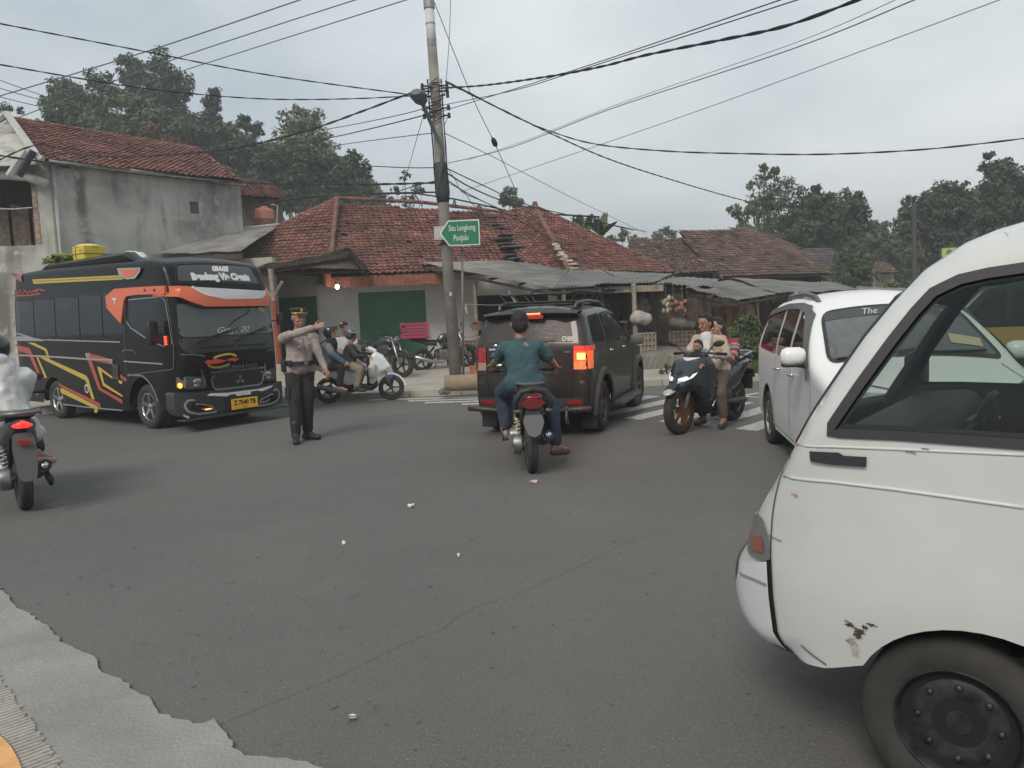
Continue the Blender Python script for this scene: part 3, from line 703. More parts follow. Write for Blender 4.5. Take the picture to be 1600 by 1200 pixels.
# ---------------- stalls ----------------
def stall(label, sheets, posts, extra=None, mt=corrm, base=None):
    P0 = V(sheets[0][0]); t_ = thing('market_stall', label, 'market stall', (P0.x, P0.y + 1, 0), group=None)
    for i, s in enumerate(sheets):
        b = MB(); corr(b, *s[:4], pitch=s[4] if len(s) > 4 else .11, amp=.014, seed=7 + i * 3 + int(P0.x * 10)); b.build('roof_sheet', mt if i % 2 == 0 else corrm2, t_, world=True)
        b = MB(); dn = V((0, 0, .11)); a, c, d_, e_ = map(V, s[:4])
        for t in np.linspace(.02, .98, max(3, int((c - a).length / 1.3))): b.cyl(a.lerp(c, t) - dn, e_.lerp(d_, t) - dn, .035, n=5)
        for t in (.04, .45, .9): b.cyl(a.lerp(e_, t) - dn * 1.7, c.lerp(d_, t) - dn * 1.7, .04, n=5)
        b.build('rafter', woodd, t_, world=True)
    for (x, y0, y1, D, w_, *mm) in posts:
        b = MB(); a = Q(x, y0, D); e_ = Q(x + (y1 - y0) * .045, y1, D); b.tube([a, V((e_.x, e_.y, .1))], [w_ * .9, w_], 6); b.build('post', mm[0] if mm else woodg, t_, world=True)
    return t_
s1 = stall('market stall with long pale corrugated sheet roof behind the dark SUV', [
    (Q(655, 410, 26.), Q(867, 450, 18.4), Q(890, 421, 24.3), Q(800, 408, 26.8)),
    (Q(866, 449, 18.5), Q(1022, 439, 19.6), Q(1052, 427, 26.5), Q(884, 421, 24.5))],
    [(990, 442, 535, 19.3, .065), (880, 448, 560, 18.8, .06), (1021, 452, 520, 22, .06), (742, 440, 545, 23, .06), (940, 450, 540, 21, .05)])
b = MB(); b.box(Q(948, 453, 19.4), (2.9, .08, .16), .1); b.build('beam', woodg, s1, world=True)
b = MB(); b.tube([Q(795, 455, 20.5), Q(806, 473, 20.2)], .035, 5); b.build('brace', woodg, s1, world=True)
s2 = stall('market stall with sagging grey sheets beside the bush', [
    (Q(1016, 441, 19.8), Q(1112, 448, 19.5), Q(1125, 436, 27), Q(985, 428, 27)),
    (Q(1071, 449, 19.2), Q(1154, 468, 17.6), Q(1214, 459, 19.8), Q(1142, 437, 25))],
    [(1101, 452, 512, 21, .06), (1183, 462, 530, 19.2, .035), (1070, 450, 520, 24, .06)], mt=corrm2)
s3 = stall('long low stall roof on concrete posts left of the white minivan', [
    (Q(1214, 457, 21), Q(1343, 452, 22.5), Q(1310, 442, 30), Q(1143, 434, 29))],
    [(1242, 456, 540, 21.4, .11, conc), (1331, 452, 510, 23, .07, conc)], mt=corrm2)
s4 = stall('pale sheet roof stall behind the white minivan', [
    (Q(1338, 462, 27), Q(1428, 464, 28), Q(1415, 450, 36), Q(1338, 447, 36))],
    [(1345, 462, 500, 28, .05), (1420, 464, 500, 28, .05)])
# one long dark back wall
b = MB()
bw = [(Q(870, 500, 27).x, 27.8), (Q(1120, 500, 29).x, 29.3), (Q(1330, 500, 31).x, 31.), (Q(1460, 500, 32).x, 31.5)]
rgx = random.Random(9)
for i in range(3):
    a, c = V(bw[i]), V(bw[i + 1]); L = (c - a).length; k = int(L / .22)
    for j in range(k):
        p = a.lerp(c, (j + .5) / k); b.box((p.x, p.y, 1.0 - .1 * i), (L / k * .96, .03, 2.0 - .2 * i + rgx.uniform(-.1, .05)), atan2(c.y - a.y, c.x - a.x))
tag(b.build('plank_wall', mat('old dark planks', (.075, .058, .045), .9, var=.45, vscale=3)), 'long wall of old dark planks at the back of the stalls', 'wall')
# stone platform at the stall front
stone = mat('rough stone', (.22, .20, .17), .95, c2=(.13, .125, .10), vscale=2.5, bump=1., bscale=9)
b = MB(); vs = []; fs = []; p0 = Q(845, 560, 17.3); p1 = Q(1128, 548, 17.9); n = 60
for i in range(n + 1):
    a = p0.lerp(p1, i / n)
    for j, (dy, z) in enumerate(((0, .08), (.02, .25), (.06, .42), (.14, .5), (2, .5), (9, .42))):
        q = .05 * noise.noise(V((i * .7, j * 1.3, 2))); vs.append((a.x, a.y + dy + q, z + q * .5))
for i in range(n):
    for j in range(5): k = i * 6 + j; fs.append((k, k + 6, k + 7, k + 1))
b.add(vs, fs); tag(b.build('stall_platform', stone), kind='structure')
rat = mat('woven bamboo', (.30, .22, .15), .85, c2=(.20, .14, .09), vscale=25)
sack = mat('pale sack', (.36, .34, .30), .85, var=.2, vscale=5)
def crate(label, px0, px1, py0, py1, D, dep=.7, tilt=0.):
    a = Q(px0, py1, D); c = Q(px1, py0, D); w_ = c.x - a.x; h_ = c.z - a.z; t_ = thing('bamboo_crate', label, 'crate', ((a.x + c.x) / 2, D + dep / 2, a.z))
    b = MB(); n = max(5, int(w_ / .11)); m_ = max(3, int(h_ / .11))
    b.box((0, 0, h_ / 2), (w_ - .04, dep - .04, h_ - .03))
    b.build('basket_core', rat, t_)
    b = MB()
    for i in range(n + 1): b.box((-w_ / 2 + w_ * i / n, -dep / 2, h_ / 2), (.035, .03, h_)); 
    for j in range(m_ + 1): b.box((0, -dep / 2 - .012, h_ * j / m_), (w_ + .04, .02, .03))
    b.build('slat', woodg, t_)
    return t_
crate('tall woven bamboo crate with sacks on top at the stall mouth', 1047, 1086, 517, 552, 20.5)
crate('light bamboo panel box leaning at the stall front behind the SUV', 996, 1024, 520, 556, 18.6, .35)
crate('low timber bench box in the dark stall right of the utility pole', 722, 757, 531, 556, 22.5, .8)
def sackobj(label, px, py, D, r, seed):
    p = Q(px, py, D); rg = random.Random(seed); b = MB()
    for k in range(4): b.ell((rg.uniform(-.4, .4) * r, rg.uniform(-.2, .2) * r, r * .55 + rg.uniform(-.1, .15) * r), (r * .75, r * .6, r * .55))
    t_ = thing('sack', label, 'sack', p); blob(b, 'sack_body', sack, t_, .04, 2, disp=.03, dscale=4)
sackobj('round white sack on the bench behind the SUV mirror', 1004, 507, 19.2, .30, 1)
sackobj('dull sack resting on the tall bamboo crate', 1060, 512, 20.8, .26, 2)
sackobj('second dull sack at the right end of the tall bamboo crate', 1078, 512, 20.9, .22, 3)
sackobj('grey bundle hanging in the stall above the white sack', 1003, 490, 21, .26, 5)
# yellow & red cloths / posters in the stalls
p = Q(1138, 492, 22.5); b = MB(); corr(b, p + V((-.5, 0, -.35)), p + V((.55, 0, -.3)), p + V((.55, 0, .3)), p + V((-.5, 0, .25)), 3, .03, 4)
tag(b.build('hanging_cloth', mat('ochre cloth', (.32, .22, .09), .9, c2=(.2, .12, .06), vscale=6)), 'ochre patterned cloth hanging in the stall above the bush', 'cloth')
p = Q(1172, 486, 20.5); b = MB(); b.box(p, (.24, .03, .36)); b.build
tag(b.build('poster', mat('poster paper', (.42, .36, .33), .8, c2=(.3, .12, .1), vscale=9)), 'small pale poster on the thin stall post above the bush', 'poster')
# ---------------- utility pole, lamp, sign, pipe ----------------
polem = mat('pole concrete', (.27, .255, .225), .9, c2=(.17, .16, .145), vscale=2.5, bump=.4, bscale=25, detail=9)
PB = Q(712, 588, 18.); PT = Q(670, 2, 18.); PB.z = .12
pole = thing('utility_pole', 'tall leaning concrete utility pole carrying cables and the green arrow sign', 'utility pole', PB)
ax = (PT - PB); pat = lambda py: PB + ax * ((588 - py) / 586)
b = MB(); b.tube([PB, pat(300), pat(72)], [.145, .125, .108], 20); b.build('shaft', polem, pole, world=True, smooth=True)
b = MB(); b.tube([pat(74), pat(12)], [.107, .104], 16); b.build('white_sleeve', mat('white sleeve', (.55, .56, .55), .7, var=.1), pole, world=True, smooth=True)
gal = mat('galvanised steel', (.30, .30, .30), .5, .6); b = MB(); b.tube([pat(13), pat(-70)], [.125, .12], 14); b.build('pole_cap', gal, pole, world=True)
for y in (36, 60, 128, 138, 167, 176): b = MB(); b.tube([pat(y - 1), pat(y + 1)], .113 if y < 100 else .123, 14); b.build('metal_band', gal, pole, world=True)
b = MB(); b.tube([pat(310), pat(295), pat(262), pat(248)], [.135, .17, .16, .13], 12); b.build('tar_wrap', mat('black tape', (.04, .04, .042), .7), pole, world=True, smooth=True)
b = MB(); rgx = random.Random(3)
for y in (132, 140, 147, 166, 178): 
    for s_ in (-1, 1): p = pat(y); b.cyl(p + V((0, -.02, 0)), p + V((s_ * rgx.uniform(.22, .34), -.1, .02)), .018, n=6); b.cyl(p + V((s_ * .28, -.1, -.04)), p + V((s_ * .28, -.1, .07)), .04, .03, n=8)
for i in range(9):
    y = 125 + i * 7; a = pat(y); pts = [a + V((.14 * cos(k * 1.1 + i) * (1 + k * .2), -.15, .09 * sin(k * 1.7 + i) - k * .02)) for k in range(6)]; b.tube(pts, .009, 4)
for i in range(6):
    pts = [pat(120 + k * 35) + V(((.13 + .03 * rgx.random()) * (1 if i % 2 else -1), -.05, 0)) for k in range(6)]; b.tube(pts, .010, 4)
b.build('insulator', iron, pole, world=True)
b = MB(); rgx = random.Random(5)   # paper scraps / old labels stuck round the shaft
for (y, s) in ((455, .10),):
    p = pat(y) + V((rgx.uniform(-.06, .08), 0, 0)); r_ = .147; a_ = math.asin(max(-.9, min(.9, (p.x - pat(y).x) / r_)))
    c0 = pat(y); vs = [(c0.x + r_ * sin(a_ + k), c0.y - r_ * cos(a_ + k), c0.z + h_) for k, h_ in ((-s * 2, -s * .4), (s * 2, -s * .5), (s * 2.4, s * .4), (-s * 1.6, s * .5))]; b.quad(*vs)
b.build('paper_scrap', mat('torn white paper', (.5, .48, .45), .9), pole, world=True)
la = thing('street_lamp', 'grey street lamp head on a thin arm fixed to the utility pole', 'street lamp', pat(236))
b = MB(); b.tube([pat(300) + V((-.1, -.1, 0)), Q(692, 236, 17.75), Q(668, 180, 17.5), Q(659, 160, 17.3)], .045, 8); b.build('arm', mat('lamp arm grey', (.13, .14, .145), .6), la, world=True, smooth=True)
b = MB(); h0, h1 = Q(661, 163, 17.3), Q(650, 143, 16.9); b.tube([h0, h0.lerp(h1, .25), h0.lerp(h1, .8), h1], [.06, .15, .19, .12], 12, flat=.6); b.build('lamp_head', mat('lamp housing', (.10, .105, .11), .5), la, world=True, smooth=40)
# sign
sc_ = Q(718, 364, 17.6); K = 17.6 / FPX
sg = thing('street_sign', 'green arrow-shaped direction sign with white lettering pointing left on the pole', 'street sign', sc_)
Rr = Matrix.Rotation(.0, 3, 'Y')
arrow = [(-31, 1), (-17, 20), (31, 19), (31, -20), (-17, -19)]
sp = lambda off: (lambda x, y: (sc_.x + (x + .035 * -y * 0) * K, sc_.y - off, sc_.z + (y - x * .0 + .02 * x) * K))
b = MB(); panel(b, rnd(arrow, 1.5), sp(.0), (), 30); panel(b, rnd(arrow, 1.5), sp(-.02), (), 30)
lp = dens(rnd(arrow, 1.5), 40); 
for i in range(len(lp)): a, c = lp[i], lp[(i + 1) % len(lp)]; b.quad(sp(0)(*a), sp(0)(*c), sp(-.02)(*c), sp(-.02)(*a))
b.build('sign_plate', mat('sign white', (.62, .63, .6), .5), sg, world=True)
ins = [(-28.3, 1), (-16, 18), (29.3, 17.2), (29.3, -18.2), (-16, -17.2)]
b = MB(); panel(b, rnd(ins, 1.5), sp(.004), (), 30); b.build('green_face', mat('sign green', (.012, .17, .085), .45, var=.15, vscale=3), sg, world=True)
b = MB(); text(b, 'Situ Lengkong', 12.6, lambda x, y: sp(.008)(x * .58 + 4, y + 7.5), bold=.012); text(b, 'PanJalu', 12.6, lambda x, y: sp(.008)(x * .66 + 2, y - 7.5), bold=.012)
b.build('lettering', mat('sign lettering', (.7, .72, .68), .5), sg, world=True)
b = MB(); b.box(Q(690, 364, 17.75), (.34, .02, .3)); b.build('back_plate', pale, sg, world=True)
b = MB(); b.tube([pat(356) + V((.15 * cos(k), -.16 * sin(k) - .0, 0)) for k in (0, .8, 1.57, 2.3, 3.1)], .02, 5); b.tube([pat(375) + V((.15 * cos(k), -.16 * sin(k), 0)) for k in (0, .8, 1.57, 2.3, 3.1)], .02, 5); b.build('clamp', iron, sg, world=True)
b = MB(); a = Q(722, 386, 17.85); e_ = Q(724, 588, 17.9); b.tube([a, V((e_.x, e_.y, .1))], .028, 8)
tag(b.build('thin_pipe_post', mat('dull steel pipe', (.16, .15, .14), .6, .3), smooth=True), 'thin rusty pipe post right beside the utility pole', 'post')
b = MB(); a, c = Q(720, 475, 17.9), Q(800, 476, 20.3); b.tube([a, a.lerp(c, .5) - V((0, 0, .02)), c], .008, 4); b.tube([Q(728, 476, 17.9), Q(727, 482, 17.9), Q(730, 490, 17.9), Q(728, 478, 17.9)], .014, 5)
tag(b.build('tied_cord', mat('pale cord', (.4, .4, .37), .8)), 'pale cord tied between the thin pipe post and the stall', 'cord')
# culvert pipe and orange bucket
cp = G(722, 612, .13); pm = mat('sand coloured concrete pipe', (.30, .23, .155), .9, c2=(.22, .17, .12), vscale=4, bump=.5, bscale=30)
b = MB(); ro = .155; b.lathe([(ro, -.33), (ro, .62), (ro * .78, .62), (ro * .78, -.33), (ro, -.33)], (cp.x, cp.y + .15, .13 + ro), 'x', 32)
tag(b.build('concrete_pipe', pm, smooth=40), 'short hollow concrete pipe lying on the pavement by the utility pole', 'pipe')
b = MB()
for i in range(9): rg = random.Random(i); q = G(697 + rg.uniform(-9, 6), 611 + rg.uniform(-2, 2), .13); b.ell(q, (rg.uniform(.03, .07),) * 3, nu=6, nv=4)
tag(b.build('rubble', stone), 'small heap of broken concrete at the open end of the pipe', 'rubble')
q = Q(746, 588, 16.5); t_ = thing('bucket', 'orange plastic bucket on the pavement left of the SUV', 'bucket', (q.x, q.y, .13))
b = MB(); b.lathe([(0, 0), (.13, 0), (.16, .3), (.175, .3), (.175, .33), (.15, .33), (.12, .03), (0, .03)], (0, 0, 0), 'z', 20); b.build('pail', mat('orange plastic', (.42, .12, .06), .5), t_, smooth=40)
b = MB(); b.tube([(.17 * cos(a), 0.05, .3 - .12 * sin(a)) for a in np.linspace(0, pi, 9)], .006, 5); b.build('handle', iron, t_)
# green / yellow shop sign far right
q = Q(1530, 400, 33); t_ = thing('shop_sign', 'green and yellow shop signboard above the roof of the white van', 'sign', (q.x, q.y, 3))
K2 = 33 / FPX; s2p = lambda off: (lambda x, y: (q.x + x * K2, q.y - off, q.z + (y + .04 * x) * K2))
b = MB(); b.box((q.x + 0 * K2, q.y + .06, q.z), (118 * K2, .1, 34 * K2), R=Matrix.Rotation(-.04, 3, 'Y')); b.build('board', mat('sign deep green', (.02, .13, .06), .5), t_, world=True)
b = MB(); panel(b, [(-58, 3), (-36, 3), (-36, 16), (-58, 16)], s2p(.004), (), 50); b.build('yellow_badge', mat('sign yellow', (.45, .42, .14), .5), t_, world=True)
b = MB(); panel(b, arc(-47, 9.5, 4.5, 0, 330), s2p(.009), (), 50); b.build('emblem', mat('sign leaf', (.08, .22, .07), .5), t_, world=True)
b = MB(); text(b, 'IA', 15, lambda x, y: s2p(.008)(x - 22, y + 8.5), bold=.02); b.build('lettering', mat('sign white 2', (.65, .68, .62), .5), t_, world=True)
b = MB(); b.cyl((q.x, q.y + .05, 0), (q.x, q.y + .05, q.z), .08); b.build('post', iron, t_, world=True)
b = MB(); a = Q(1428, 318, 34); e_ = Q(1430, 470, 34); b.tube([a, V((e_.x, e_.y, 0))], [.09, .12], 8)
tag(b.build('utility_pole', mat('far pole', (.06, .06, .06), .8)), 'slim dark utility pole among the trees on the right', 'utility pole')
# retaining kerb/grass verge handled with vegetation below
# ======================= VEGETATION =======================
def leafmat(name, c): return mat(name, c, .75, attr=True, var=.25, vscale=.5, spec=.25)
lfd = leafmat('dark foliage', (.058, .080, .048)); lfm = leafmat('mid foliage', (.078, .108, .060)); lfl = leafmat('light foliage', (.14, .155, .085)); lfy = leafmat('broad leaf foliage', (.075, .108, .048)); lfb = leafmat('rust foliage', (.11, .075, .045))
bark = mat('bark', (.10, .08, .06), .95, var=.3, vscale=4, bump=.6, bscale=12)
def leaf(b, p, nrm, s, asp, rg):
    a = V((rg.gauss(0, 1), rg.gauss(0, 1), rg.gauss(0, 1) * .7)); t = nrm.cross(a)
    if t.length < 1e-4: return
    t.normalize(); u = nrm.cross(t); k = s * rg.uniform(.6, 1.3); t = t * k; u = u * (k * asp)
    b.add([p - t, p + u * .5 - t * .1, p + t, p - u * .5 - t * .1], [(0, 1, 2, 3)])
def tree(name, label, clumps, mt, ls=.2, dens_=1., seed=1, trunk=None, asp=.8, cat='tree', group=None, sub=16, ir=.35, mts=None, parent=None, z0=0., zs=1.):
    """clumps: (px,py,radius_px,D[,mat index])"""
    ls = ls * .78; rg = random.Random(seed); C = [(Q(x, y, D), r * D / FPX) for x, y, r, D, *_ in clumps]
    cx = sum(c.x for c, r in C) / len(C); cy = sum(c.y for c, r in C) / len(C)
    if trunk: tx = Q(trunk[0], trunk[1], trunk[2]); cx, cy = tx.x, tx.y
    t_ = thing(name, label, cat, (cx, cy, z0), group=group)
    b = MB()
    for ci, (c, r) in enumerate(C):
        b.cur = clumps[ci][4] if len(clumps[ci]) > 4 else 0
        for k in range(sub):
            d = V((rg.gauss(0, 1), rg.gauss(0, 1), rg.gauss(0, 1))).normalized()
            rs = r * rg.uniform(.22, .45); q = c + V((d.x, d.y, d.z * zs)) * (r * rg.uniform(.45, 1.0 - .0) - rs * ir); n = int(dens_ * 9 * (rs / ls) ** 2) + 4
            tn = rg.uniform(.75, 1.2)
            for _ in range(n):
                e = V((rg.gauss(0, 1), rg.gauss(0, 1), rg.gauss(0, 1))).normalized(); rr = rs * rg.uniform(.55, 1.12)
                p = q + V((e.x * rr, e.y * rr, e.z * rr * .75)); nn = (e + V((rg.gauss(0, .6), rg.gauss(0, .6), .6 + rg.gauss(0, .5)))).normalized()
                g = tn * rg.uniform(.7, 1.35); b.t = (g * rg.uniform(.9, 1.15), g, g * rg.uniform(.8, 1.1)); leaf(b, p, nn, ls, asp, rg)
    b.build('crown', mts or mt, t_, world=True, tint=True)
    b = MB(); base = V((cx, cy, z0 - .3)); top = C[0][0]
    big = max(r for c, r in C); r0 = .05 + big * .07; mid = base.lerp(top, .55) + V((rg.uniform(-.1, .1) * big, 0, 0))
    b.tube([base, base.lerp(mid, .5), mid, top], [r0, r0 * .8, r0 * .6, r0 * .2], 8)
    for c, r in C:
        b.tube([mid.lerp(base, .15), mid.lerp(c, .55) + V((0, 0, -.1 * r)), c], [r0 * .5, r0 * .3, r0 * .08], 6)
        for _ in range(4):
            e = V((rg.gauss(0, 1), rg.gauss(0, 1), rg.gauss(0, .7) + .4)).normalized() * r * .8; b.tube([c - V((0, 0, r * .3)), c + e * .5, c + e], [r0 * .18, r0 * .1, r0 * .03], 4)
    b.build('trunk', bark, t_, world=True, smooth=True)
    return t_
g = 'trees on the hill behind the houses'
tree('forest_tree', 'tallest dark round-crowned tree on the hill, rising above the others', [(215, 118, 30, 66), (262, 112, 32, 66), (232, 145, 38, 66), (280, 140, 22, 66), (250, 165, 40, 66), (200, 100, 16, 66)], lfd, .24, 1.0, 1, z0=6, group=g, sub=22)
tree('forest_tree', 'broad mid-green tree at the left end of the hill grove', [(100, 150, 30, 60), (130, 170, 42, 60), (88, 175, 26, 60), (165, 145, 34, 60), (150, 190, 40, 60), (95, 135, 18, 60), (75, 160, 12, 60)], lfm, .24, .9, 2, z0=6, group=g, sub=20)
tree('forest_tree', 'feathery green tree in the middle of the hill grove in front of the tallest one', [(205, 175, 36, 56), (240, 195, 40, 56), (185, 205, 34, 56), (270, 205, 30, 56)], lfm, .22, .9, 3, z0=6, group=g, sub=20)
tree('forest_tree', 'narrow columnar tree right of the tallest tree on the hill', [(332, 158, 17, 62), (330, 178, 22, 62), (322, 200, 28, 62), (336, 146, 11, 62)], lfd, .22, 1, 4, z0=6, group=g)
tree('forest_tree', 'dark dense tree below the narrow columnar one', [(310, 225, 40, 58), (355, 215, 32, 58), (380, 240, 36, 58), (285, 210, 28, 60), (345, 250, 40, 58), (395, 205, 18, 60), (380, 192, 14, 60)], lfd, .24, .9, 5, z0=4, group=g)
tree('forest_tree', 'low rusty-brown leaved tree just above the plaster house roof', [(232, 214, 22, 50), (262, 224, 20, 50), (205, 212, 16, 50), (290, 232, 16, 50)], lfb, .2, .8, 6, z0=5, group=g, mts=[lfb, lfm])
tree('forest_tree', 'pale olive round-topped tree at the right of the hill grove', [(462, 192, 26, 60), (490, 200, 30, 60), (478, 222, 36, 60), (450, 215, 24, 60), (508, 228, 22, 60), (470, 178, 14, 60)], lfl, .22, .6, 7, z0=3, group=g, mts=[lfl, lfm])
tree('forest_tree', 'dark tree under the pale olive crown', [(430, 255, 34, 56), (475, 262, 36, 56), (515, 260, 30, 56), (450, 292, 34, 56), (500, 290, 34, 56), (535, 280, 26, 56), (540, 300, 24, 56), (475, 245, 30, 56), (412, 285, 26, 56)], lfd, .24, .9, 8, z0=2, group=g)
tree('forest_tree', 'small dark tree hanging out at the right edge of the hill grove', [(562, 258, 20, 54), (545, 275, 18, 54), (572, 270, 12, 54), (574, 296, 10, 54), (550, 245, 12, 54)], lfd, .22, .8, 9, z0=1, group=g)
tree('forest_tree', 'thin sparse branch-tip tree at the far left edge of the sky', [(14, 165, 13, 45), (28, 172, 8, 45), (4, 178, 12, 45)], lfd, .17, .35, 10, z0=3, group=g, sub=9)
tree('forest_tree', 'low dark tree filling the gap left of the hill grove by the tiled roof', [(85, 188, 18, 50), (60, 196, 14, 50), (110, 195, 20, 50)], lfd, .2, .8, 11, z0=3, group=g)
tree('forest_tree', 'dark low tree behind the red water tank', [(400, 300, 22, 50), (380, 285, 22, 50), (440, 315, 20, 50), (350, 275, 24, 52)], lfd, .22, .9, 12, z0=1, group=g)
tree('papaya_tree', 'sparse small tree seen over the shop roof left of the utility pole', [(632, 275, 11, 42), (618, 296, 9, 42), (650, 293, 10, 42), (640, 312, 14, 42), (610, 314, 10, 42), (660, 298, 6, 42)], lfm, .17, .3, 13, z0=0, sub=9)
tree('round_tree', 'small round tree peeking over the roof valley right of the pole', [(796, 308, 19, 55), (787, 314, 12, 55), (808, 316, 13, 55)], lfm, .15, 1.4, 14)
tree('far_tree', 'distant low tree in the gap between the red and brown roofs', [(1040, 363, 11, 60), (1026, 369, 10, 60), (1052, 366, 8, 60)], lfm, .2, .6, 15)
tree('far_tree', 'distant grey-green bush between banana leaves and brown roof', [(972, 368, 12, 58), (955, 372, 10, 58), (992, 374, 8, 58)], lfm, .2, .5, 16)
# banana plants
def banana(label, px, py, D, n, L, seed):
    rg = random.Random(seed); c = Q(px, py, D); t_ = thing('banana_plant', label, 'banana plant', (c.x, c.y, 0)); b = MB()
    for i in range(n):
        az = i * 2.4 + rg.random(); el = rg.uniform(.5, 1.35); w_ = .26; pts = []
        d = V((cos(az) * cos(el), sin(az) * cos(el), sin(el)))
        vs = []; fs = []; sd_ = V((-sin(az), cos(az), 0))
        for k in range(7):
            t = k / 6; p = c + d * L * t + V((0, 0, -.55 * L * t * t * (1.2 - sin(el)))); ww = w_ * sin(pi * min(1, .12 + t * .86)) ** .6
            vs += [p - sd_ * ww - V((0, 0, .06)), p, p + sd_ * ww - V((0, 0, .06))]
        for k in range(6): q = k * 3; fs += [(q, q + 1, q + 4, q + 3), (q + 1, q + 2, q + 5, q + 4)]
        b.t = (rg.uniform(.9, 1.3),) * 3; b.add(vs, fs)
    b.build('leaf_crown', lfy, t_, world=True, tint=True)
    b = MB(); b.tube([(c.x, c.y, -.1), c], [.16, .09], 8); b.build('stem', bark, t_, world=True)
banana('banana plant with upright leaf left of the small steel frame', 915, 362, 40, 7, 1.15, 1)
banana('banana plant with large leaf between the two tiled roofs', 940, 366, 39, 8, 1.35, 2)
banana('smallest banana plant peeking over the red roof slope', 905, 356, 42, 5, .9, 3)
g = 'trees behind the right-hand houses'
tree('broadleaf_tree', 'tall ragged-topped leafy tree behind the brown roof', [(1200, 300, 30, 52), (1205, 275, 16, 52), (1178, 322, 22, 52), (1222, 310, 32, 52), (1193, 262, 8, 52), (1212, 266, 7, 52), (1175, 290, 9, 52), (1150, 330, 12, 52), (1140, 326, 5, 52), (1160, 345, 20, 52), (1200, 340, 34, 52)], lfy, .24, .55, 21, group=g, asp=.6, sub=15)
tree('broadleaf_tree', 'dark wide leafy tree right of the ragged-topped tree', [(1258, 325, 36, 50), (1300, 320, 30, 50), (1335, 330, 24, 50), (1275, 355, 40, 50), (1325, 360, 32, 50), (1275, 296, 9, 50), (1340, 310, 12, 50), (1240, 365, 34, 50), (1345, 350, 20, 50), (1300, 345, 36, 50), (1265, 345, 30, 50)], lfd, .22, .95, 22, group=g, sub=18)
tree('broadleaf_tree', 'hazy mid-green tree in the dip between the two tall groves', [(1370, 385, 26, 56), (1395, 375, 18, 56), (1400, 400, 26, 56), (1350, 395, 22, 56), (1385, 350, 7, 56)], lfm, .22, .7, 23, group=g)
tree('broadleaf_tree', 'arching fine-leaved dark tree left of the tallest right-hand tree', [(1430, 325, 26, 48), (1470, 305, 24, 48), (1500, 300, 20, 48), (1420, 355, 26, 48), (1465, 345, 34, 48), (1505, 335, 28, 48), (1412, 330, 12, 48), (1445, 385, 36, 48), (1495, 380, 36, 48), (1455, 320, 26, 48), (1490, 325, 30, 48)], lfd, .19, .85, 24, group=g, sub=18)
tree('broadleaf_tree', 'tallest dark drooping tree at the right edge', [(1548, 262, 16, 46), (1575, 270, 22, 46), (1555, 290, 26, 46), (1590, 290, 30, 46), (1570, 320, 36, 46), (1605, 330, 34, 46), (1545, 345, 30, 46), (1545, 243, 8, 46), (1580, 360, 38, 46), (1620, 300, 30, 46), (1640, 280, 30, 46), (1560, 310, 30, 46)], lfd, .2, .9, 25, group=g, sub=20)
tree('mango_tree', 'small dense mango tree beside the dark grey tiled roof', [(1318, 410, 20, 36), (1345, 415, 22, 36), (1332, 432, 24, 36), (1358, 432, 18, 36), (1305, 428, 16, 36), (1345, 398, 12, 36)], lfy, .17, .8, 26, asp=.4)
tree('low_shrub', 'light green bush at the foot of the mango tree', [(1388, 448, 14, 36), (1400, 452, 10, 36)], lfl, .13, .8, 27, cat='bush')
# far woods as one mass
rg = random.Random(77); b = MB()
def woods(x0, x1, ytop, ybot, D, n, s):
    for _ in range(n):
        x = rg.uniform(x0, x1); t = noise.noise(V((x * .02, D, 0))) * 16 + noise.noise(V((x * .09, D, 4))) * 7 + 75 * (abs(x - (x0 + x1) / 2) / ((x1 - x0) / 2)) ** 5; y = rg.uniform(ytop + t, ybot); p = Q(x, y, D + rg.uniform(-3, 3)); nn = V((rg.gauss(0, .6), -1, rg.gauss(0, .6) + .6)).normalized()
        g_ = rg.uniform(.6, 1.3) * (1 + .35 * noise.noise(V((x * .05, y * .05, 3)))); b.t = (g_, g_, g_); leaf(b, p, nn, s, .8, rg)
woods(60, 600, 228, 330, 64, 9000, .40); woods(90, 400, 180, 260, 70, 4500, .40); woods(1125, 1420, 345, 470, 62, 8500, .36); woods(1390, 1800, 300, 500, 62, 14000, .38)
o = b.build('woods', lfd, tint=True); tag(o, 'dense dark wood closing the view behind the trees and houses', 'woods', kind='stuff')
# roadside bush and grass
def bush(label, clumps, mt, ls, dn, seed, asp=.7):
    return tree('shrub', label, clumps, mt, ls, dn, seed, asp=asp, cat='bush', sub=18)
bush('large leafy green bush at the roadside left of the white minivan', [(1145, 525, 22, 17.0), (1170, 512, 20, 17.2), (1195, 530, 20, 17.2), (1160, 550, 26, 16.8), (1195, 560, 24, 16.9), (1180, 580, 20, 16.6), (1150, 580, 16, 16.5), (1168, 500, 16, 17.2), (1140, 545, 22, 16.9), (1205, 548, 22, 17.0), (1175, 545, 28, 16.9), (1200, 578, 20, 16.7)], lfy, .07, .8, 51)
bush('small weed tuft growing on the stone platform edge', [(1042, 575, 7, 16.4), (1052, 580, 6, 16.4), (1034, 581, 5, 16.4)], lfm, .04, .6, 52)
rg = random.Random(5); b = MB()
for _ in range(5200):
    x = rg.uniform(3.9, 8.5); y = KY(x) + rg.uniform(.35, 1.7); h_ = rg.uniform(.08, .3); a = rg.uniform(0, 6.3); w_ = .012; k = rg.uniform(-.1, .1)
    g_ = rg.uniform(.7, 1.5); b.t = (g_, g_, g_ * .8)
    b.add([(x - w_ * cos(a), y - w_ * sin(a), .1), (x + w_ * cos(a), y + w_ * sin(a), .1), (x + k, y + k, .1 + h_)], [(0, 1, 2)])
o = b.build('grass', lfy, tint=True); tag(o, 'rough green grass along the roadside below the bush', 'grass', kind='stuff')
